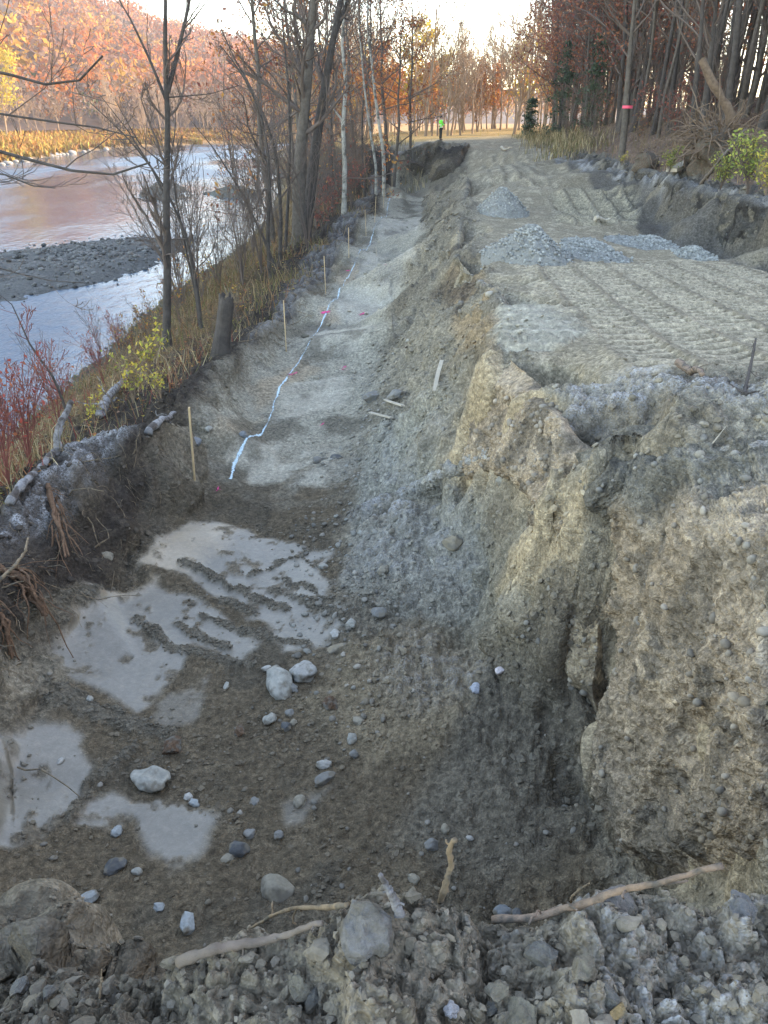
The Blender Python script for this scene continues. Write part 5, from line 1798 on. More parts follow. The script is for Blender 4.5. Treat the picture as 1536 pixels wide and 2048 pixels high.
for k in range(230):
    q = spot(11.5, 48, 15, 84, .95, 1.5)
    if q is None or q[0] < 8.5 + q[1] * .075 + 1.5 or (q[1] > 80) or (q[1] > 66 and q[0] < 13.5) or (q[0] < 13 and q[1] < 30):
        continue
    x, y = q
    z = ground(x, y)
    if k % 3 == 1:
        put('brown_leaved_tree', brown[k % 2 * 2 if k % 6 else 1], (x, y, z), 'rusty-leaved tree in the shaded wood right of the road', 'tree', 'rusty-leaved trees of the right-hand wood', r.uniform(.8, 1.25), r.uniform(0, 6.28))
    else:
        put('bare_tree', bare[k % 5], (x, y, z), 'slender leafless tree in the shaded wood right of the road', 'tree', 'leafless trees of the right-hand wood', r.uniform(.8, 1.2), r.uniform(0, 6.28))
for k in range(75):
    y = 30 + 50 * r.random()
    x = 9.2 + .062 * y + 1.2 + 7 * r.random() ** 1.3
    if x < 14 and y < 33:
        continue
    if k % 3 == 0:
        put('brown_leaved_tree', brown[k % 3], (x, y, ground(x, y)), 'rusty-leaved tree in the shaded wood right of the road', 'tree', 'rusty-leaved trees of the right-hand wood', r.uniform(.75, 1.15), r.uniform(0, 6.28))
    else:
        put('bare_tree', bare[k % 3], (x, y, ground(x, y)), 'slender leafless tree in the shaded wood right of the road', 'tree', 'leafless trees of the right-hand wood', r.uniform(.75, 1.1), r.uniform(0, 6.28))
for px, py, yy, k, lab in ((1118, 272, 62, 0, 'tall dark hemlock at the road end of the right-hand wood'), (1180, 262, 56, 0, 'dark hemlock second along the right-hand wood'), (1060, 262, 66, 1, 'small bushy conifer by the far road end')):
    p = at_y(px, py, yy)
    put('conifer', con[k], (p[0], p[1], ground(p[0], p[1])), lab, 'conifer', 'conifers of the right-hand wood', .62 + .08 * (px % 3), px)


def custom_tree(name, trunk_px, y0, rpx, label, seed, bark='bark_dark', twig='twig', n=(14, 5, 3), extra=(), lo=.3, ang=.8, ratio=(.36, .5, .5), leaves=0, pal=None, lsize=.12, up=.3, group=None, tmin=.006, cat='tree', depth=0.0):
    """trunk_px: the stem's course in the photograph, standing at distance y0"""
    r = np.random.default_rng(seed)
    W = [at_y(a, b, y0 + depth * k) for k, (a, b) in enumerate(trunk_px)]
    gz = ground(W[0][0], W[0][1])
    base = np.array((W[0][0], W[0][1], min(gz, W[0][2]) - .15))
    dep = project(W[0])[2]
    rb = rpx * dep / FPX / 2
    e = empty(name, (base[0], base[1], gz), label, cat, group)
    o0 = np.array((base[0], base[1], gz))
    pts = [base] + W
    tp, bp_, tips = bare_tree(np.array(pts) - o0, rb, rb * .18, r, n, ratio, lo, ang, up, tmin)
    for ex, rx in extra:
        E = np.array([at_y(a, b, y0 + .15 * q * (1 if seed % 2 else -1)) for q, (a, b) in enumerate(ex)]) - o0
        Pe = resample(E, 9)[None]
        Re = (rx * dep / FPX / 2 * np.linspace(1, .3, 9))[None]
        tp.append(tubes(Pe, Re, 6))
        P1, R1 = sprout(Pe, Re, max(4, n[0] // 2), .45, .7, r, .15, .97, up, .16, 6, .5, .35)
        bp_.append(tubes(P1, R1, 4))
        P2_, R2 = sprout(P1, R1, 4, .5, .6, r, .2, .97, up, .2, 4, .6, .4)
        bp_.append(tubes(P2_, np.maximum(R2, tmin * .8), 3))
    obj('trunk', make_mesh('trunk', *join(tp), M[bark]), e)
    obj('crown', make_mesh('crown', *join(bp_), M[twig]), e)
    if leaves:
        obj('leaves', leaf_mesh('leaves', tips, leaves, lsize, pal, r), e)
    return e


custom_tree('bare_tree', [(333, 690), (335, 520), (332, 400), (336, 250), (333, 180), (330, 100), (331, 0), (333, -160)], 18, 15, 'slim dark bare tree standing alone against the river', 11, n=(14, 6, 5), lo=.22, ratio=(.2, .5, .55),
            extra=(([(335, 185), (352, 120), (366, 60), (378, 10), (392, -90)], 9), ([(334, 205), (300, 120), (262, 40), (238, 0), (215, -60)], 6), ([(334, 400), (300, 330), (255, 260), (200, 190)], 4), ([(336, 195), (420, 188), (480, 170)], 3),
                   ([(330, 330), (280, 290), (230, 200)], 3)))
custom_tree('bare_tree', [(597, 500), (598, 400), (600, 300), (612, 200), (620, 100), (628, 0), (636, -150)], 30.5, 24, 'big grey twin-trunk tree stem, the straighter of the leaning pair', 12, bark='bark', n=(12, 7, 5), lo=.4, ratio=(.26, .5, .5),
            extra=(([(622, 60), (600, 35), (570, 20), (540, -10)], 8),))
custom_tree('bare_tree', [(606, 495), (618, 420), (630, 300), (645, 200), (662, 100), (682, 0), (705, -130)], 31.2, 21, 'dark leaning stem of the tree pair above the trench', 13, n=(12, 7, 5), lo=.4, ratio=(.26, .5, .5), extra=(([(668, 70), (690, 20), (705, -30), (720, -90)], 10),))
custom_tree('birch', [(688, 420), (690, 340), (686, 250), (692, 170), (684, 90), (690, 0), (694, -90)], 36, 9, 'crooked pale birch behind the leaning pair', 14, bark='bark_pale', n=(8, 4, 3), lo=.4, extra=(([(688, 245), (672, 225), (655, 205)], 5),), group='birches beside the trench')
custom_tree('birch', [(768, 318), (760, 260), (750, 190), (742, 110), (734, 60), (736, 0), (742, -80)], 46, 7, 'white birch stem leaning left near the end wall', 15, bark='bark_pale', n=(8, 4, 3), lo=.4, group='birches beside the trench')
custom_tree('birch', [(752, 330), (740, 260), (728, 170), (722, 100), (716, 20), (714, -60)], 44, 5, 'thin pale birch stem left of the white one', 16, bark='bark_pale', n=(7, 4, 3), lo=.4, group='birches beside the trench')
custom_tree('sapling', [(395, 585), (375, 480), (352, 420), (320, 360), (285, 310), (240, 260), (180, 205)], 19.5, 7, 'thin sapling leaning far left over the river', 17, n=(16, 6, 4), lo=.2, ratio=(.25, .5, .5))
custom_tree('sapling', [(392, 590), (372, 500), (352, 400), (342, 320), (352, 250), (350, 200)], 20, 5, 'thin upright sapling right beside the lone slim tree', 18, n=(14, 6, 4), lo=.2, ratio=(.3, .5, .5))
custom_tree('sapling', [(540, 560), (535, 460), (540, 380), (536, 300), (520, 220), (480, 140), (440, 90)], 25, 7, 'arching sapling left of the twin trunks', 19, n=(14, 5, 4), lo=.255, ratio=(.3, .5, .5))
custom_tree('sapling', [(560, 540), (562, 430), (556, 330), (540, 260), (500, 170), (470, 120), (430, 30)], 27, 7, 'tall curved sapling against the hillside', 20, n=(14, 5, 4), lo=.255, ratio=(.3, .5, .5))
custom_tree('sapling', [(570, 520), (575, 420), (580, 300), (577, 180), (566, 60), (556, -40)], 29, 6, 'straight sapling just left of the straighter big stem', 21, n=(14, 5, 4), lo=.255, ratio=(.25, .5, .5))
custom_tree('sapling', [(555, 545), (520, 460), (480, 380), (430, 300), (385, 245)], 26, 5, 'low sapling fanning left over the water', 22, n=(14, 5, 4), lo=.25, ratio=(.3, .5, .5))
custom_tree('sapling', [(150, 870), (110, 760), (60, 690), (25, 610), (0, 590)], 10.5, 6, 'bare sapling rising from the near left bank', 23, n=(9, 3, 2), lo=.2, ratio=(.35, .5, .5), twig='twig_red')
# branches that reach in from a tree standing outside the left edge
e = custom_tree('bare_tree', [(-420, 760), (-400, 500), (-380, 250), (-360, 0), (-350, -300)], 11, 24, 'bare boughs drooping in from a tree beyond the left edge', 24, n=(3, 3, 2), lo=.6,
                extra=(([(-385, 190), (-200, 250), (0, 303), (90, 328), (180, 350), (250, 348), (300, 325)], 10), ([(-380, 90), (-160, 120), (0, 142), (70, 168), (130, 170), (185, 152), (205, 112)], 9),
                       ([(-385, 160), (-160, 200), (0, 228), (110, 244), (200, 256), (275, 276)], 7), ([(-392, 280), (-150, 330), (0, 345), (55, 368), (90, 380), (110, 376)], 6), ([(-392, 430), (-200, 480), (0, 536), (80, 560), (170, 566)], 5)))
# dense trees left of the far part of the trench
r = np.random.default_rng(202)
for k, (x, y) in enumerate(((-2.6, 40), (-4.2, 44), (-1.2, 50), (-3.0, 52), (.6, 53), (-5.5, 49), (-2.0, 57), (.2, 60), (-6.5, 56), (-4.2, 62), (-8.0, 63), (-1.0, 66), (-6.0, 70), (-9.5, 74), (-3.5, 76), (-12, 84), (-8, 88), (-5.2, 37), (-3.6, 36), (1.8, 57), (-15, 98), (-20, 112), (-25, 130), (-27, 148), (-22, 120), (-14, 90))):
    z = ground(x, y)
    if k % 4 == 1 or k in (4, 6, 7, 19):
        put('red_leaved_tree', brown[1], (x, y, z), 'dull red beech-like tree left of the far trench', 'tree', 'red-leaved trees left of the far trench', r.uniform(.75, 1.05), r.uniform(0, 6.28))
    else:
        put('bare_tree', bare[k % 5], (x, y, z), 'leafless tree crowding the river bank left of the far trench', 'tree', 'leafless trees left of the far trench', r.uniform(.7, 1.0), r.uniform(0, 6.28))
# sunlit trees behind the field
r = np.random.default_rng(303)
for k in range(130):
    x, y = r.uniform(-14, 36), r.uniform(86, 150)
    if k % 4 == 0:
        put('sunlit_leafy_tree', faro[k % 3], (x, y, ground(x, y)), 'sunlit amber tree behind the golden field', 'tree', 'sunlit amber trees behind the field', r.uniform(.5, .75), r.uniform(0, 6.28))
    else:
        put('sunlit_bare_tree', farb[k % 4], (x, y, ground(x, y)), 'sunlit leafless tree behind the golden field', 'tree', 'sunlit leafless trees behind the field', r.uniform(.7, 1.15) * (1.0 if 5 < x < 14 else 1.25), r.uniform(0, 6.28))
# far bank: bare floodplain trees and orange oaks
r = np.random.default_rng(404)
for k in range(170):
    t = r.random()
    bx, by = np.interp(t, (0, .35, .6, 1), (-72, -80, -66, -5)), np.interp(t, (0, .35, .6, 1), (140, 222, 276, 296))
    dd = 4 + 85 * r.random() ** 1.3
    x, y = (bx - dd, by + .2 * dd) if t < .4 else (bx - .35 * dd, by + dd)
    put('riverside_bare_tree', farb[k % 4], (x, y, float(Hs(x, y))), 'tan leafless tree on the sunlit far river bank', 'tree', 'leafless trees on the far river bank', r.uniform(.8, 1.5), r.uniform(0, 6.28))
for k, (px, py, y, s, q, lab) in enumerate(((150, 250, 262, 1.5, 0, 'large orange oak left among the far-bank trees'), (205, 250, 270, 1.4, 1, 'orange oak right of the largest one across the river'), (105, 250, 255, 1.2, 0, 'orange oak left of the largest one across the river'), (285, 250, 300, 1.0, 1, 'smaller russet oak nearer the thin dark tree'), (8, 250, 190, 1.25, 2, 'yellow tree at the left edge across the river'),
                                            (402, 200, 330, .7, 2, 'single bright yellow tree low on the far hillside'), (465, 215, 330, .8, 0, 'red maple low on the far hillside'))):
    p = at_y(px, py, y)
    put('autumn_tree', faro[q], (p[0], p[1], float(Hs(p[0], p[1]))), lab, 'tree', 'leafy trees across the river', s, k * 1.3)

# ------------------------------------------------------------------ undergrowth
M['grass'] = mat('dry_grass', attr='Col', rough=.9, spec=.1, trans=.25)
STRAW, RUSTG, OLIVE, REDG, PALEG = (.25, .18, .10), (.22, .11, .055), (.13, .12, .05), (.23, .065, .05), (.42, .34, .2)


def blades(name, B, hgt, width, cols, r, label, lean=.45):
    N = len(B)
    h = hgt[0] + (hgt[1] - hgt[0]) * r.random(N) ** 1.6
    a = r.uniform(0, 6.28, N)
    ln = r.uniform(.05, lean, N) * h * 1.4
    dx, dy = np.cos(a) * ln, np.sin(a) * ln
    b = r.uniform(0, 6.28, N)
    w = width * r.uniform(.5, 1.3, N)
    sx, sy = np.cos(b) * w, np.sin(b) * w
    z0 = np.zeros(N)
    S = np.stack([sx, sy, z0], 1)
    p0 = B
    p1 = B + np.stack([dx * .3, dy * .3, h * .6], 1)
    p2 = B + np.stack([dx, dy, h * (1 - .25 * (ln / h))], 1)
    V = np.stack([p0 - S, p0 + S, p1 + S * .7, p1 - S * .7, p2 + S * .1, p2 - S * .1], 1).reshape(-1, 3)
    i = (np.arange(N) * 6)[:, None]
    F = np.concatenate([i + np.array((0, 1, 2, 3)), i + np.array((3, 2, 4, 5))])
    cols = np.array(cols)
    c = cols[r.integers(0, len(cols), N)] * r.uniform(.65, 1.3, (N, 1))
    return tag(obj(name, make_mesh(name, V, F, M['grass'], np.repeat(c, 6, 0), False)), label, None, None, 'stuff')


def pick(weight, n, r):
    w = np.clip(weight, 0, None).ravel() * np.abs(cell)
    k = r.choice(len(w), n, p=w / w.sum())
    return flatP[k] + r.normal(size=(n, 3)) * np.array((.03, .03, 0))


r = np.random.default_rng(11)
crestx = np.interp(Y, (0, 3, 6, 8, 14, 21, 33, 42, 60), (-3.5, -3.6, -3.65, -3.3, -2.75, -1.95, -1.2, -.6, -.5))
out = sstep(-.05, -.5, X - crestx) * (X > -9.6) * (Y > 3) * (Y < 60)
pat = sstep(-.25, .3, fbm(X, Y, .7, 3, 811))
blades('grass', pick(out * (.15 + pat) * (Y < 16), 9000, r), (.08, .6), .006, [STRAW, RUSTG, OLIVE, STRAW, REDG, PALEG], r, 'dry autumn grass and weeds on the near river bank', 1.1)
blades('grass', pick(out * (.15 + pat) * (Y >= 16), 8000, r), (.15, .75), .010, [STRAW, RUSTG, OLIVE, STRAW, OLIVE], r, 'dry autumn grass along the far river bank slope', 1.1)
blades('grass', pick(out * sstep(9, 6, Y) * sstep(-3.9, -4.6, X), 2600, r), (.3, 1.1), .007, [REDG, REDG, RUSTG, STRAW], r, 'red-stemmed weeds at the near left bank')
blades('grass', pick(z_field * (Y < 130), 9000, r), (.3, 1.0), .03, [(.42, .30, .10), (.36, .22, .08), (.46, .36, .13)], r, 'golden sunlit grass behind the road end')
fb = ((X < -52) | (Y > 255)) * (Zb > -5.3) * (Zb < -2.75) * (Y > 100) * (Y < 330) * (PXA > -100) * (PXA < 700)
blades('grass', pick(fb * 1.0, 14000, r), (.8, 2.6), .22, [(.40, .18, .06), (.45, .27, .07), (.38, .22, .08), (.42, .33, .08)], r, 'orange reeds on the sunlit far bank', .6)
blades('grass', pick(z_wood * (Y < 60) * sstep(19, 10, X - .06 * Y), 5000, r), (.1, .5), .012, [STRAW, OLIVE, (.2, .13, .09), (.22, .15, .1)], r, 'thin dead weeds along the top of the earth cut')
blades('grass', pick(line_mask(None, 2.2, 700, .4, world_pts=[(10.2, 44), (11.2, 54), (12, 62), (13, 70)]) + .3 * line_mask(None, 1.5, 702, .4, world_pts=[(2, 53), (1, 60), (0, 68)]), 3000, r), (.25, .8), .02, [STRAW, OLIVE, PALEG], r, 'straw-coloured grass at the far right of the road')


def litter(name, B, size, pal, r, label):
    V, F = quads(B + np.array((0, 0, .02)), size * r.uniform(.5, 1.3, len(B)), r, up=.0)
    V = V.reshape(-1, 4, 3)
    V[..., 2] = B[:, None, 2] + .015 + (V[..., 2] - V[..., 2].mean(1)[:, None]) * .3
    c = np.array(pal)[r.integers(0, len(pal), len(B))] * r.uniform(.6, 1.3, (len(B), 1))
    tag(obj(name, make_mesh(name, V.reshape(-1, 3), F, M['foliage'], np.repeat(c, 4, 0), False)), label, None, None, 'stuff')


litter('fallen_leaves', pick(z_wood * (Y < 75) * sstep(40, 12, X), 12000, r), .16, [(.26, .17, .13), (.2, .12, .09), (.32, .2, .12), (.3, .24, .22)], r, 'brown fallen leaves over the forest floor')
litter('fallen_leaves', pick(out * (Y < 30), 6000, r), .09, [(.4, .2, .06), (.3, .12, .06), (.45, .34, .08), (.25, .15, .1)], r, 'fallen leaves caught on the river bank')


def shrub_meshes(name, seed, h, stems, leaves, lsize, pal, twig='twig', tmin=.004, spread=.55, rb=.012):
    r = np.random.default_rng(seed)
    pts, K_ = [], 7
    a = r.uniform(0, 6.28, stems)
    tl = r.uniform(.1, spread, stems)
    hh = h * r.uniform(.55, 1.05, stems)
    s = np.linspace(0, 1, K_)
    P = np.stack([np.cos(a)[:, None] * (tl * hh)[:, None] * s ** 1.4, np.sin(a)[:, None] * (tl * hh)[:, None] * s ** 1.4, hh[:, None] * s - .05], -1)
    P += r.normal(size=P.shape) * .02 * h * s[None, :, None]
    R_ = rb * np.linspace(1, .35, K_)[None] * r.uniform(.6, 1.2, (stems, 1))
    P1, R1 = sprout(P, R_, 6, .38, .7, r, .25, .97, .25, .15, 5, .6, .4)
    P2_, R2 = sprout(P1, R1, 3, .5, .65, r, .2, .97, .2, .18, 4, .7, .5)
    out_ = {'stems': make_mesh(name + '_stems', *join([tubes(P, np.maximum(R_, tmin), 4)]), M[twig]),
            'twigs': make_mesh(name + '_twigs', *join([tubes(P1, np.maximum(R1, tmin), 3), tubes(P2_, np.maximum(R2, tmin * .8), 3)]), M[twig])}
    if leaves:
        out_['leaves'] = leaf_mesh(name + '_leaves', P2_, leaves, lsize, pal, r, spread=.04)
    return out_


sh_bare = [shrub_meshes('bare_shrub', 60 + k, 2.6, 9, 0, .1, None) for k in range(3)]
sh_tall = [shrub_meshes('tall_shrub', 70 + k, 5.0, 10, 0, .1, None, tmin=.007, rb=.022, spread=.45) for k in range(3)]
sh_red = [shrub_meshes('red_shrub', 63 + k, 1.3, 12, 90, .05, [(.35, .07, .05), (.3, .1, .05)], twig='twig_red', rb=.007, tmin=.003) for k in range(2)]
sh_rust = [shrub_meshes('rust_shrub', 65 + k, 1.5, 10, 170, .07, [(.38, .17, .06), (.30, .11, .06), (.4, .28, .07)], rb=.008) for k in range(2)]
sh_yel = [shrub_meshes('yellow_plant', 67 + k, .8, 8, 120, .075, [(.55, .40, .07), (.45, .38, .08), (.30, .30, .07)], twig='twig_warm', rb=.005, tmin=.0025) for k in range(2)]
sh_grn = [shrub_meshes('green_shrub', 69, 1.1, 14, 700, .07, [(.28, .32, .08), (.2, .26, .07), (.4, .36, .09)], twig='twig', rb=.006)]
sh_pink = [shrub_meshes('red_thicket', 75, 2.4, 14, 500, .12, [(.34, .1, .08), (.3, .13, .08), (.25, .09, .07)], rb=.012)]
r = np.random.default_rng(77)


def shrub(kind, name, px, py, label, group=None, scale=1.0, cat='shrub'):
    p, _ = hit(px, py, 8)
    put(name, kind[int(px) % len(kind)], p, label, cat, group, scale, r.uniform(0, 6.28))


for px, py, kind, nm, lab, sc in ((262, 800, sh_yel, 'yellow_leaved_plant', 'bright yellow leafed plant left of the first stake', 1.1), (292, 745, sh_yel, 'yellow_leaved_plant', 'tall yellow-green sprig on the bank above the first stake', 1.3), (320, 790, sh_yel, 'yellow_leaved_plant', 'low yellow plant just above the first stake', .7),
                                  (185, 845, sh_yel, 'yellow_leaved_plant', 'small yellow plant near the frosted log', .7), (310, 690, sh_rust, 'rust_shrub', 'rust-leaved shrub below the lone slim tree', 1.0), (360, 640, sh_rust, 'rust_shrub', 'rust and yellow shrub right of the lone slim tree', 1.2), (250, 720, sh_rust, 'rust_shrub', 'reddish shrub on the bank edge above the water', .8),
                                  (400, 600, sh_rust, 'rust_shrub', 'rust shrub between slim tree and broken stump', 1.2), (475, 640, sh_rust, 'rust_shrub', 'rust bramble right of the broken stump', .7), (60, 930, sh_red, 'red_shrub', 'red-stemmed shrub at the near left edge', 1.0), (20, 960, sh_red, 'red_shrub', 'red-twigged shrub touching the left edge', 1.0),
                                  (120, 860, sh_red, 'red_shrub', 'red-stemmed shrub behind the upright frosted log', 1.0), (200, 760, sh_red, 'red_shrub', 'red dogwood-like shrub above the water', 1.0), (240, 690, sh_red, 'red_shrub', 'red shrub halfway along the near bank', 1.0), (20, 850, sh_bare, 'bare_shrub', 'bare shrub over the water at the left edge', .8),
                                  (100, 800, sh_bare, 'bare_shrub', 'thin bare shrub in front of the near water', .7), (200, 700, sh_bare, 'bare_shrub', 'wispy bare shrub in front of the water', .7), (430, 560, sh_bare, 'bare_shrub', 'bare shrub behind the broken stump', 1.0), (480, 560, sh_bare, 'bare_shrub', 'bare shrub right behind the broken stump', 1.0),
                                  (520, 540, sh_tall, 'tall_bare_shrub', 'tall many-stemmed shrub left of the twin trunks', 1.0), 
                                  (630, 450, sh_tall, 'tall_bare_shrub', 'bare thicket right of the leaning stem', 1.0), (660, 430, sh_pink, 'red_thicket', 'red-leaved thicket right of the leaning stem', .8), (640, 460, sh_pink, 'red_thicket', 'low red thicket behind the fourth stake', .6), (700, 400, sh_pink, 'red_thicket', 'red-brown thicket under the crooked birch', .9),
                                  (720, 370, sh_tall, 'tall_bare_shrub', 'bare thicket beside the white birch', 1.0), 
                                  (1490, 385, sh_grn, 'green_shrub', 'yellow-green leafy shrub at the right edge on the earth cut', 1.25), (1440, 375, sh_grn, 'green_shrub', 'yellow-green leafy shrub left of the one at the right edge', .8), (1330, 345, sh_grn, 'green_shrub', 'small green bush left of the pale slab', .7), (1530, 400, sh_yel, 'yellow_leaved_plant', 'bright yellow weed at the right edge of the cut', 1.3),
                                  (1236, 330, sh_yel, 'yellow_leaved_plant', 'small yellow weed on the lip of the earth cut', .7), (1275, 280, sh_rust, 'rust_shrub', 'orange-leaved shrub at the foot of the ribboned tree', 1.0), (1245, 285, sh_bare, 'bare_shrub', 'bare shrub beside the ribboned tree', 1.0), (1330, 290, sh_bare, 'bare_shrub', 'bare brush left of the root wad', 1.1),
                                  (1180, 285, sh_bare, 'bare_shrub', 'bare brush at the edge of the wood', 1.2), (1130, 280, sh_bare, 'bare_shrub', 'bare brush below the tall hemlock', 1.1)):
    shrub(kind, nm, px, py, lab, None, sc, 'plant' if 'plant' in nm else 'shrub')
# understorey of the right wood
for k in range(60):
    y = r.uniform(20, 75)
    x = 9.6 + y * .055 + 1.4 + 14 * r.random() ** 1.6
    kind, nm, lab, g_ = ((sh_tall, 'brush', 'leafless brush in the understorey of the right-hand wood', 'understorey brush'), (sh_pink, 'rusty_sapling', 'rusty-leaved sapling in the understorey of the right-hand wood', 'understorey saplings'))[k % 3 == 0]
    put(nm, kind[k % len(kind)], (x, y, ground(x, y)), lab, 'shrub', g_, r.uniform(.7, 1.3), r.uniform(0, 6.28))
for k in range(26):
    y = r.uniform(24, 62)
    x = np.interp(y, (24, 33, 42, 60), (-2.6, -2.0, -1.4, -1.2)) - 5 * r.random()
    put('bank_brush', sh_tall[k % 3], (x, y, ground(x, y)), 'leafless brush on the bank beside the far trench', 'shrub', 'brush beside the far trench', r.uniform(.6, 1.1), r.uniform(0, 6.28))

# ------------------------------------------------------------------ ribboned tree, stump, root wad
custom_tree('bare_tree', [(1248, 272), (1254, 180), (1262, 80), (1270, 0), (1276, -120)], 34, 13, 'grey trunk with a pink ribbon at the wood edge', 31, bark='bark', n=(8, 5, 3), lo=.6)
p = at_y(1255, 214, 34)
th = np.linspace(0, 2 * math.pi, 20, endpoint=False)
V = np.concatenate([np.stack([np.cos(th) * .2, np.sin(th) * .2, np.full(20, z)], 1) for z in (-.05, .05)])
i = np.arange(20)
M['ribbon'] = mat('ribbon', (.8, .1, .16), .6)
rb_ = obj('ribbon', make_mesh('ribbon', V + p, np.stack([i, (i + 1) % 20, (i + 1) % 20 + 20, i + 20], 1), M['ribbon']))
par = [o for o in bpy.data.objects if o.get('label') == 'grey trunk with a pink ribbon at the wood edge'][0]
rb_.parent = par
rb_.location = -par.location
custom_tree('bare_tree', [(1385, 260), (1392, 160), (1402, 60), (1408, -20), (1412, -150)], 25, 12, 'dark bare trunk standing left behind the root wad', 32, n=(10, 5, 3), lo=.4)
custom_tree('bare_tree', [(1408, 262), (1416, 150), (1430, 40), (1436, -60), (1440, -160)], 26, 13, 'dark bare trunk right next to the other behind the root wad', 33, n=(10, 5, 3), lo=.4)


def tube_thing(name, pix, rpx, label, cat, m, lift=.02, seed=1, forks=(), taper=.45, shoots=4, group=None, sides=9, world_pts=None, knots=.12, endz=None):
    """a stick, root or log that follows photographed points on the ground"""
    r = np.random.default_rng(seed)
    W = np.array([hit(*q)[0] for q in pix]) if world_pts is None else np.array(world_pts, float)
    dep = project(W[0])[2]
    rad = rpx * dep / FPX / 2
    W[:, 2] += rad * .7 + lift
    if endz is not None:
        W[-1, 2] += endz
    Kt = 26
    P = resample(W, Kt)
    for _ in range(2):
        P[1:-1] = (P[:-2] + 2 * P[1:-1] + P[2:]) / 4
    P += r.normal(size=P.shape) * rad * .10
    if len(W) > 2:
        P[:, 2] += rad * .5 * np.sin(np.linspace(0, 7, Kt) + seed)
    R_ = rad * np.linspace(1, taper, Kt) * (1 + knots * r.normal(size=Kt))
    o0 = P[0].copy()
    parts = [tubes((P - o0)[None], R_[None], sides)]
    caps = []
    for e_, q in ((0, P[0] - o0), (Kt - 1, P[-1] - o0)):
        i0 = e_ * sides
        v = parts[0][0]
    Vt, Ft = parts[0]
    n0 = len(Vt)
    Vt = np.vstack([Vt, (P[0] - o0)[None], (P[-1] - o0)[None]])
    cap = []
    for k in range(0, sides):
        cap.append((n0, (k + 1) % sides, k, k))
        b = (Kt - 1) * sides
        cap.append((n0 + 1, b + k, b + (k + 1) % sides, b + (k + 1) % sides))
    me_parts = [(Vt, Ft)]
    for fk, fr in forks:
        Wf = np.array([hit(*q)[0] for q in fk])
        Wf[:, 2] += lift + rad * .5
        Pf = resample(Wf, 10) - o0
        Pf += r.normal(size=Pf.shape) * rad * .1
        Rf = fr * dep / FPX / 2 * np.linspace(1, .4, 10)
        me_parts.append(tubes(Pf[None], Rf[None], 6))
    if shoots:
        Psh, Rsh = sprout((P - o0)[None], R_[None], shoots, .16, .9, r, .15, .95, .0, .3, 6, .3, .3)
        me_parts.append(tubes(Psh, Rsh * .8, 5))
    Vj, Fj = join(me_parts)
    bm = bpy.data.meshes.new(name)
    faces = [tuple(int(x) for x in f) for f in Fj] + [tuple(int(x) for x in c[:3]) for c in cap]
    bm.from_pydata([tuple(v) for v in Vj], [], faces)
    bm.polygons.foreach_set('use_smooth', np.ones(len(faces), bool))
    bm.materials.append(M[m])
    o = obj(name, bm, None, o0)
    return tag(o, label, cat, group)


M['wood_root'] = mat('root_wood', (.20, .145, .09), .9, noise=(20, .45), bump=(60, .8, .01), mixcol=((.10, .085, .065), 28, .48, .62))
M['wood_grey'] = mat('grey_branch', (.14, .112, .088), .9, noise=(16, .4), bump=(40, .6, .01))
M['wood_pink'] = mat('stripped_branch', (.21, .15, .11), .85, noise=(16, .4), bump=(60, .8, .01), mixcol=((.09, .075, .06), 24, .46, .6))
M['wood_orange'] = mat('torn_root', (.15, .085, .05), .95, noise=(22, .5), bump=(40, 1.0, .02))
M['wood_frost'] = mat('frosted_log', (.25, .24, .235), .95, noise=(30, .5), bump=(50, 1.0, .02), mixcol=((.085, .07, .06), 9, .44, .6))
tube_thing('broken_branch', [(358, 1940), (420, 1915), (480, 1895), (560, 1885), (642, 1860)], 24, 'thick broken grey branch lying along the near berm', 'branch', 'wood_grey', .01, 1)
tube_thing('long_branch', [(985, 1845), (1060, 1840), (1150, 1805)], 16, 'long stripped branch poking out over the tan wall from the berm', 'branch', 'wood_pink', .0, 2, taper=.6, world_pts=[U(985, 1845, .0), U(1060, 1842, .04), U(1120, 1822, .09), U(1180, 1806, .16), U(1240, 1782, .22), U(1290, 1781, .3), U(1370, 1757, .36), U(1442, 1738, .42)], shoots=5)
tube_thing('forked_root', [(690, 1812)], 12, 'pale forked root hanging from the frosted lump', 'root', 'wood_root', .0, 3, taper=.5, world_pts=[U(695, 1812, .15), U(640, 1816, .06), U(590, 1818, -.02), U(545, 1835, -.12), U(500, 1858, -.22)])
tube_thing('twisted_root', [(885, 1800)], 15, 'pale twisted root standing up behind the berm', 'root', 'wood_root', .0, 4, taper=.6, world_pts=[U(880, 1805, .05), U(893, 1765, .12), U(903, 1735, .16), U(896, 1705, .22), U(910, 1680, .27)])
tube_thing('short_stick', [(765, 1750)], 22, 'stub of grey stick planted in the frosted lump', 'stick', 'wood_frost', .0, 5, world_pts=[U(800, 1832, .16), U(785, 1800, .2), U(760, 1750, .26)])
tube_thing('curved_root', [(1140, 1818)], 6, 'thin curved root left of the tall frosted clod', 'root', 'wood_root', .0, 6, world_pts=[U(1140, 1820, .05), U(1143, 1795, .1), U(1160, 1778, .13), U(1178, 1768, .16)])
tube_thing('thin_twig', [(200, 1960)], 5, 'upright straw-like twig at the bottom left', 'twig', 'wood_root', .0, 7, world_pts=[U(200, 1998, -.08), U(202, 1970, -.05), U(204, 1940, -.02)])
W = np.array([hit(*q)[0] for q in ((1268, 998), (1320, 968), (1380, 925), (1420, 895), (1450, 865))])
Wn = resample(W, 14)
wd = np.array((.012, .028, .036, .04, .04, .036, .032, .028, .022, .016, .012, .01, .009, .006))
acr = np.array((.5, -.75, .35))
acr /= np.linalg.norm(acr)
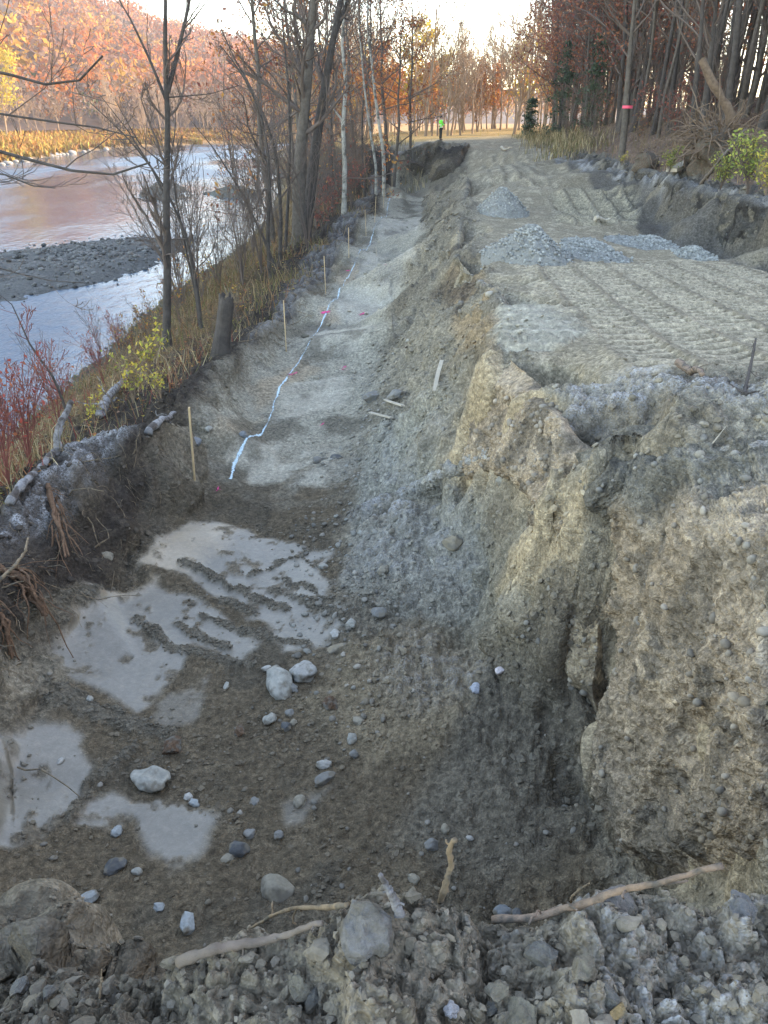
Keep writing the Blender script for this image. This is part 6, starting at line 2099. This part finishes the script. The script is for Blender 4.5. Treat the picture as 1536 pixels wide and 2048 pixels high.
V = np.concatenate([Wn - acr * wd[:, None] + (0, -.01, .035), Wn + acr * wd[:, None] + (0, -.01, .05), Wn + acr * wd[:, None] + (0, 0, .035), Wn - acr * wd[:, None] + (0, 0, .02)])
i = np.arange(13)
F = np.concatenate([np.stack([i + 14 * a, i + 14 * b, i + 1 + 14 * b, i + 1 + 14 * a], 1) for a, b in ((0, 1), (1, 2), (2, 3), (3, 0))])
M['torn_wood'] = mat('torn_wood', (.30, .26, .20), .9, noise=(14, .4), bump=(40, .6, .01))
tag(obj('wood_strip', make_mesh('wood_strip', V, F, M['torn_wood'], smooth=False)), 'long pale strip of torn wood on the slope below the heap', 'wood strip')
tube_thing('branch_stub', [(1352, 738), (1375, 745), (1402, 755)], 16, 'reddish branch stub at the edge of the tracked surface', 'branch', 'wood_pink', .02, 9)
tube_thing('uprooted_twig', [(1488, 790), (1492, 770), (1495, 750)], 10, 'dark upright root stub at the right edge of the tracks', 'root', 'bark_dark', .0, 10, forks=(([(1488, 790), (1520, 780)], 6), ([(1488, 790), (1460, 770)], 6)), endz=.3)
tube_thing('upright_log', [(112, 905), (125, 870)], 17, 'upright frosted grey log leaning on the root bank', 'log', 'wood_frost', .0, 11, knots=.05, world_pts=[hit(108, 908)[0] - (0, 0, .1), at_y(118, 870, hit(108, 908)[0][1] + .15), at_y(130, 835, hit(108, 908)[0][1] + .3), at_y(143, 805, hit(108, 908)[0][1] + .4)], taper=.65)
tube_thing('fallen_log', [(200, 838), (230, 790), (258, 752)], 20, 'frosted fallen log among the yellow plants', 'log', 'wood_frost', .06, 12, taper=.7)
tube_thing('fallen_log', [(20, 1010), (60, 960), (105, 912)], 20, 'frosted log lying along the crest of the root bank', 'log', 'wood_frost', .0, 13, taper=.7)
tube_thing('fallen_stick', [(300, 880), (330, 845), (350, 835)], 16, 'short pale stick on the crest left of the first stake', 'stick', 'wood_frost', .03, 14)


def fibre_root(W, rad, n, label, seed):
    """a torn root: a splayed bundle of rough strands"""
    r = np.random.default_rng(seed)
    W = np.array(W, float)
    fine = resample(W, 60)
    st = r.integers(0, 44, n)
    P = np.stack([fine[np.minimum(st + 2 * q, 59)] for q in range(9)], 1) + r.normal(size=(n, 1, 3)) * rad * .5
    P = P + np.cumsum(np.cumsum(r.normal(size=(n, 9, 3)) * rad * .13, 1), 1) * np.array((1, 1, .8))
    P[..., 2] -= (np.linspace(0, 1, 9) ** 2 * rad * 1.2)[None]
    R_ = rad * r.uniform(.05, .2, (n, 1)) * np.linspace(1, .25, 9)[None]
    core = resample(W, 9)[None] + r.normal(size=(3, 9, 3)) * rad * .2
    P = np.concatenate([P, core])
    R_ = np.concatenate([R_, rad * .38 * np.linspace(1, .5, 9)[None] * (1 + .2 * r.normal(size=(3, 9)))])
    o0 = W[0]
    o = obj('torn_root', make_mesh('torn_root', *tubes(P - o0, R_, 5), M['wood_orange']), None, o0)
    o['kind'] = 'thing'
    return tag(o, label, 'root')


fibre_root([hit(100, 975)[0] + (.0, -.02, .02), hit(98, 1030)[0] + (.14, -.12, .0), hit(112, 1095)[0] + (.18, -.12, -.02)], .06, 26, 'torn orange-brown root splitting out of the bank', 15)
fibre_root([hit(5, 1125)[0] + (-.1, 0, 0), hit(30, 1150)[0] + (.12, -.1, .02), hit(60, 1185)[0] + (.2, -.2, -.08)], .08, 34, 'thick broken root end at the left edge', 16)
fibre_root([hit(2, 1205)[0] + (-.05, 0, .05), hit(12, 1250)[0] + (.06, -.05, 0), hit(25, 1300)[0] + (.05, -.1, 0)], .06, 26, 'rotten orange root low at the left edge', 17)
tube_thing('loop_root', [(0, 1170), (40, 1130), (55, 1095)], 9, 'pale bent root arching from the left edge', 'root', 'wood_root', .0, 18, world_pts=[at_y(-20, 1180, 5.3), at_y(30, 1138, 5.5), at_y(50, 1105, 5.7), at_y(57, 1078, 5.9)])
tube_thing('road_stick', [(1190, 446), (1205, 441), (1222, 444)], 9, 'pale twisted stick lying on the cleat tracks', 'stick', 'lath_old', .03, 19)
tube_thing('road_stick', [(1002, 296), (1012, 300), (1025, 297)], 6, 'white stick lying on the far road crest', 'stick', 'lath_old', .04, 20)

# thin roots hanging from the bank and in the berm
r = np.random.default_rng(41)


def root_hairs(name, B, ln, rad, label, down=.35):
    n = len(B)
    d = r.normal(size=(n, 3))
    d[:, 0] += .5
    d[:, 2] -= down
    d /= np.linalg.norm(d, axis=1)[:, None]
    L_ = ln * r.uniform(.4, 1.4, n)
    pts = [B]
    for k in range(5):
        d = d + r.normal(size=(n, 3)) * .35
        d[:, 2] -= .12
        d /= np.linalg.norm(d, axis=1)[:, None]
        pts.append(pts[-1] + d * (L_ / 5)[:, None])
    P = np.stack(pts, 1)
    R_ = rad * r.uniform(.4, 1.3, (n, 1)) * np.linspace(1, .4, 6)[None]
    tag(obj(name, make_mesh(name, *tubes(P, R_, 4), M['wood_root'])), label, None, None, 'stuff')


face = z_left * sstep(.5, 1.2, SLOPE) * (Y > 3) * (Y < 16) * sstep(-3.2, -2.8, -Zb * -1)
face = z_left * sstep(.45, 1.0, SLOPE) * (Y > 3) * (Y < 18) * (Zb > -2.6) * (X - crestx > -.25)
root_hairs('root_tangle', pick(face, 420, r), .28, .004, 'fine roots hanging out of the dark bank')
root_hairs('root_tangle', pick(face * (Y < 9), 60, r), .5, .009, 'thicker roots hanging out of the dark bank')
root_hairs('root_tangle', pick(z_left * (Y > 14) * (Y < 45) * (X - crestx > -.4) * (X - crestx < .9), 420, r), .6, .009, 'roots and twigs strewn along the stake line', .05)
root_hairs('root_tangle', pick(z_berm * (Y > .7), 90, r), .07, .0011, 'rootlets in the near berm', -.1)
root_hairs('root_tangle', pick((z_floor * (1 - clay) + .4 * z_bank) * (Y < 8), 130, r), .16, .003, 'rootlets strewn over the pit', .2)
root_hairs('root_tangle', pick(z_wood * (Y < 45) * (X < 14), 260, r), 1.3, .014, 'dead sticks on the slope above the earth cut', -.1)

# broken stump
p, _ = hit(440, 702)
r = np.random.default_rng(5)
e = empty('broken_stump', p, 'broken grey tree stump with splintered top on the bank', 'stump')
top = at_y(455, 592, p[1]) - p
Kt, S = 16, 18
s = np.linspace(0, 1, Kt)
P = np.outer(s, top) + np.array((0, 0, -.15))[None] * (1 - s)[:, None]
th = np.linspace(0, 2 * math.pi, S, endpoint=False)
R_ = (.135 + .06 * (1 - s) ** 3)[:, None] * (1 + .08 * np.sin(5 * th)[None] + .05 * r.normal(size=(1, S)))
V = np.stack([P[:, :1] + R_ * np.cos(th), P[:, 1:2] + R_ * np.sin(th), np.repeat(P[:, 2:3], S, 1)], -1)
V[-1, :, 2] += .12 * r.random(S) - .05
V[-1, :, :2] = V[-1, :, :2] * .96
i = np.arange(Kt * S).reshape(Kt, S)
F = np.stack([i[:-1], np.roll(i[:-1], -1, 1), np.roll(i[1:], -1, 1), i[1:]], -1).reshape(-1, 4)
V = np.vstack([V.reshape(-1, 3), V[-1].mean(0)[None] - (0, 0, .12)])
F = np.vstack([F, np.stack([i[-1], np.roll(i[-1], -1), np.full(S, Kt * S), np.full(S, Kt * S)], 1)[:, [0, 1, 2, 2]][:, :4]])
me = bpy.data.meshes.new('stump')
me.from_pydata([tuple(v) for v in V], [], [tuple(dict.fromkeys(int(x) for x in f)) for f in F])
me.materials.append(M['bark_dark'])
obj('trunk', me, e)
for dx, dy, hh in ((.12, .0, .3), (.16, .05, .22), (-.05, -.08, .2), (.02, .1, .34)):
    sp = bpy.data.meshes.new('splinter')
    b0 = top + np.array((dx, dy, -.12))
    sp.from_pydata([tuple(b0 + (-.04, -.02, 0)), tuple(b0 + (.04, -.015, 0)), tuple(b0 + (.0, .035, 0)), tuple(b0 + (.05 * r.normal(), .03 * r.normal(), hh))], [], [(0, 1, 3), (1, 2, 3), (2, 0, 3), (0, 2, 1)])
    sp.materials.append(M['wood_root'])
    obj('splinter', sp, e)

# root wad: upturned root plate with a snapped stem
p, _ = hit(1420, 345)
r = np.random.default_rng(9)
e = empty('root_wad', p, 'huge upturned root wad with torn roots at the wood edge', 'root wad')
v, f = rock_shape(3, 77, .0, .55)
v = v * (1 + .2 * vnoise3(v[:, 0] * 5, v[:, 1] * 5, v[:, 2] * 5, 3))[:, None]
me = make_mesh('soil_core', v * np.array((.6, .5, .65)) + np.array((.15, .45, .6)), f, M['clod'], np.tile(np.array((.13, .095, .07)), (len(v), 1)))
obj('soil_core', me, e)
n = 220
d = r.normal(size=(n, 3))
d[:, 2] = np.abs(d[:, 2]) * .8 - .15
d /= np.linalg.norm(d, axis=1)[:, None]
B0 = d * .55 + np.array((.15, .3, .75))
pts = [B0]
L_ = r.uniform(.5, 1.7, n)
for k in range(6):
    d = d + r.normal(size=(n, 3)) * .3
    d[:, 2] -= .1
    d /= np.linalg.norm(d, axis=1)[:, None]
    pts.append(pts[-1] + d * (L_ / 6)[:, None])
P = np.stack(pts, 1)
R_ = r.uniform(.008, .032, (n, 1)) * np.linspace(1, .3, 7)[None]
M['wad'] = mat('torn_roots', (.17, .12, .085), .95, noise=(10, .45), bump=(25, .7, .02))
obj('roots', make_mesh('wad_roots', *tubes(P, R_, 6), M['wad']), e)
T = resample([(-.7, .3, 2.9), (-.35, .3, 2.4), (.3, .35, 1.7), (.95, .5, .7)], 14)[None]
obj('stem', make_mesh('wad_stem', *tubes(T, (.16 * np.linspace(.6, 1, 14) * (1 + .12 * r.normal(size=14)))[None], 9), M['wad']), e)
p2, _ = hit(1290, 338)
e2 = empty('root_wad', p2, 'smaller root clump left of the huge root wad', 'root wad')
obj('soil_core', make_mesh('soil_core', rock_shape(2, 31, .2, .35)[0] * np.array((.5, .4, .4)) + np.array((0, .2, .25)), rock_shape(2, 31)[1], M['clod'], np.tile(np.array((.13, .095, .07)), (162, 1))), e2)
obj('roots', make_mesh('wad_roots', *tubes(P[:60] * .6, R_[:60] * .6, 5), M['wad']), e2)
# pale slab of wood under it
pa, pb = hit(1340, 352)[0], hit(1398, 328)[0]
d = pb - pa + np.array((0, 0, .15))
L = np.linalg.norm(d)
me = bar_mesh('pale_slab', L, .34, .1, M['lath_old'], .03, .5)
o = obj('pale_slab', me, None, pa + np.array((0, 0, .1)))
o.rotation_euler = Vector(d).to_track_quat('Z', 'Y').to_euler()
tag(o, 'pale split slab of wood lying under the root wad', 'wood slab')
tube_thing('forked_branch', [(1405, 372)], 8, 'pale forked branch leaning in front of the root wad', 'branch', 'wood_grey', .0, 33, world_pts=[hit(1400, 372)[0], at_y(1440, 320, 20), at_y(1470, 290, 20.5), at_y(1490, 262, 21)], forks=(([(1444, 318), (1436, 365)], 6),))
# pale rocks at the far waterline
r = np.random.default_rng(8)
for k in range(26):
    t = r.random()
    px, py = np.interp(t, (0, .45, 1), (0, 110, 232)) , np.interp(t, (0, .45, 1), (331, 311, 297))
    q = U(px + r.normal() * 3, py, WZ)
    v, f = rock_shape(1, 200 + k, .2, .2)
    s = r.uniform(.35, 1.0)
    o = obj('shore_rock', make_mesh('shore_rock', v * np.array((1.2, 1, .7)) * s, f, M['stone'], np.tile(np.array((.3, .28, .26)), (len(v), 1))), None, (q[0], q[1], WZ + .1 * s))
    tag(o, 'pale rock at the waterline of the orange far bank', 'rock', 'rocks along the far waterline')

# ------------------------------------------------------------------ person on the far road
def skin_mesh(name, joints, edges, m, parent, sub=2):
    me = bpy.data.meshes.new(name)
    me.from_pydata([j[:3] for j in joints], edges, [])
    me.materials.append(m)
    o = obj(name, me, parent)
    md = o.modifiers.new('skin', 'SKIN')
    for k, j in enumerate(joints):
        sv = me.skin_vertices[0].data[k]
        rx = j[3]
        sv.radius = (rx, j[4] if len(j) > 4 else rx)
        sv.use_root = (k == 0)
    md.use_smooth_shade = True
    o.modifiers.new('sub', 'SUBSURF').render_levels = sub
    return o


M['skin'] = mat('skin', (.42, .26, .19), .6)
M['jacket'] = mat('hi_vis_jacket', (.12, .72, .06), .7, noise=(6, .15))
M['tape'] = mat('reflective_tape', (.7, .7, .66), .4)
M['trousers'] = mat('dark_trousers', (.02, .024, .022), .9)
M['hair'] = mat('dark_cap', (.015, .014, .013), .9)
p = at_y(881, 272, 70)
gz = ground(p[0], p[1])
pe = empty('person', (p[0], p[1], gz), 'person in a bright green jacket and dark trousers standing on the far road', 'person', None, math.radians(-70))
# facing +y locally; hands together in front, holding a phone-like dark thing
body = [(0, 0, .93, .14, .11), (0, 0, 1.12, .14, .10), (0, .0, 1.32, .17, .11), (0, 0, 1.46, .09, .08), (0, .01, 1.55, .055), (0, .03, 1.64, .085, .1), (0, .03, 1.73, .08, .095),
        (.19, 0, 1.42, .06), (.25, .02, 1.16, .05), (.13, .26, 1.14, .04), (.07, .33, 1.16, .035), (-.19, 0, 1.42, .06), (-.25, .02, 1.16, .05), (-.13, .26, 1.14, .04), (-.07, .33, 1.16, .035),
        (.10, 0, .86, .1), (.11, .01, .48, .065), (.11, -.01, .1, .045), (.11, .14, .04, .035), (-.10, 0, .86, .1), (-.11, .02, .48, .065), (-.12, .0, .1, .045), (-.12, .15, .04, .035)]
be = [(0, 1), (1, 2), (2, 3), (3, 4), (4, 5), (5, 6), (3, 7), (7, 8), (8, 9), (9, 10), (3, 11), (11, 12), (12, 13), (13, 14), (0, 15), (15, 16), (16, 17), (17, 18), (0, 19), (19, 20), (20, 21), (21, 22)]
skin_mesh('body', body, be, M['skin'], pe)
jk = [(0, 0, .84, .19, .15), (0, 0, 1.0, .18, .14), (0, 0, 1.32, .2, .14), (0, 0, 1.46, .12, .1), (0, .005, 1.52, .075), (.2, 0, 1.42, .085), (.26, .02, 1.16, .075), (.15, .23, 1.14, .06), (-.2, 0, 1.42, .085), (-.26, .02, 1.16, .075), (-.15, .23, 1.14, .06)]
skin_mesh('jacket', jk, [(0, 1), (1, 2), (2, 3), (3, 4), (3, 5), (5, 6), (6, 7), (3, 8), (8, 9), (9, 10)], M['jacket'], pe)
tr = [(0, 0, .95, .155, .125), (.10, 0, .84, .115), (.11, .01, .48, .085), (.11, -.01, .09, .075), (-.10, 0, .84, .115), (-.11, .02, .48, .085), (-.12, .0, .09, .075)]
skin_mesh('trousers', tr, [(0, 1), (1, 2), (2, 3), (0, 4), (4, 5), (5, 6)], M['trousers'], pe)
for sx in (.11, -.12):
    skin_mesh('boot', [(sx, -.04, .05, .055), (sx, .06, .045, .05), (sx, .17, .035, .04)], [(0, 1), (1, 2)], M['hair'], pe)
v, f = ICO[2]
hv = v * np.array((.098, .115, .09)) + np.array((0, .02, 1.72))
obj('cap', make_mesh('cap', hv[:, :], f[(hv[f][:, :, 2].mean(1) > 1.70) | (hv[f][:, :, 1].mean(1) < -.02)], M['hair']), pe)
for z in (.98, 1.14):
    th = np.linspace(0, 2 * math.pi, 24, endpoint=False)
    V = np.concatenate([np.stack([np.cos(th) * .198, np.sin(th) * .152, np.full(24, z + dz_)], 1) for dz_ in (-.025, .025)])
    i = np.arange(24)
    obj('reflective_band', make_mesh('band', V, np.stack([i, (i + 1) % 24, (i + 1) % 24 + 24, i + 24], 1), M['tape']), pe)
nose = obj('nose', make_mesh('nose', ICO[1][0] * np.array((.016, .025, .03)) + np.array((0, .135, 1.64)), ICO[1][1], M['skin']), pe)
for sx in (-.035, .035):
    obj('eye', make_mesh('eye', ICO[1][0] * .013 + np.array((sx, .118, 1.67)), ICO[1][1], M['hair']), pe)
    obj('ear', make_mesh('ear', ICO[1][0] * np.array((.015, .025, .035)) + np.array((sx * 2.6, .03, 1.65)), ICO[1][1], M['skin']), pe)
obj('mouth', make_mesh('mouth', ICO[1][0] * np.array((.028, .01, .008)) + np.array((0, .122, 1.59)), ICO[1][1], mat('lips', (.3, .12, .1), .6)), pe)
for sx in (-1, 1):
    for q in range(4):
        skin_mesh('finger', [(sx * (.055 - .0), .34 + .0, 1.175 - q * .02, .010), (sx * .03, .375, 1.172 - q * .02, .009), (sx * .005, .38, 1.17 - q * .02, .008)], [(0, 1), (1, 2)], M['skin'], pe, 1)
    skin_mesh('thumb', [(sx * .06, .32, 1.19, .011), (sx * .045, .345, 1.225, .01), (sx * .02, .36, 1.235, .009)], [(0, 1), (1, 2)], M['skin'], pe, 1)
ph = obj('hand_held_device', make_mesh('device', np.array([(a * .035, .355 + b * .008, 1.19 + c * .075) for a in (-1, 1) for b in (-1, 1) for c in (-1, 1)]), np.array([(0, 1, 3, 2), (4, 6, 7, 5), (0, 4, 5, 1), (2, 3, 7, 6), (0, 2, 6, 4), (1, 5, 7, 3)]), M['hair'], smooth=False))
ph.matrix_world = pe.matrix_world
ph.location = (p[0], p[1], gz)
ph.rotation_euler = (0, 0, math.radians(-70))
tag(ph, 'small dark device held by the person in green', 'device')

# ------------------------------------------------------------------ haze
HAZE = .0003
hv = [(a, b, c) for a in (-900, 700) for b in (-100, 1600) for c in (-9, 260)]
hm = bpy.data.materials.new('haze')
hm.use_nodes = True
hm.node_tree.nodes.remove(hm.node_tree.nodes['Principled BSDF'])
pv = hm.node_tree.nodes.new('ShaderNodeVolumePrincipled')
pv.inputs['Color'].default_value = (.92, .94, 1.0, 1)
pv.inputs['Density'].default_value = HAZE
pv.inputs['Anisotropy'].default_value = .3
hm.node_tree.links.new(pv.outputs[0], hm.node_tree.nodes['Material Output'].inputs['Volume'])
tag(obj('haze', make_mesh('haze', hv, np.array([(0, 1, 3, 2), (4, 6, 7, 5), (0, 4, 5, 1), (2, 3, 7, 6), (0, 2, 6, 4), (1, 5, 7, 3)]), hm, smooth=False)), 'thin morning haze over the valley', None, None, 'stuff')
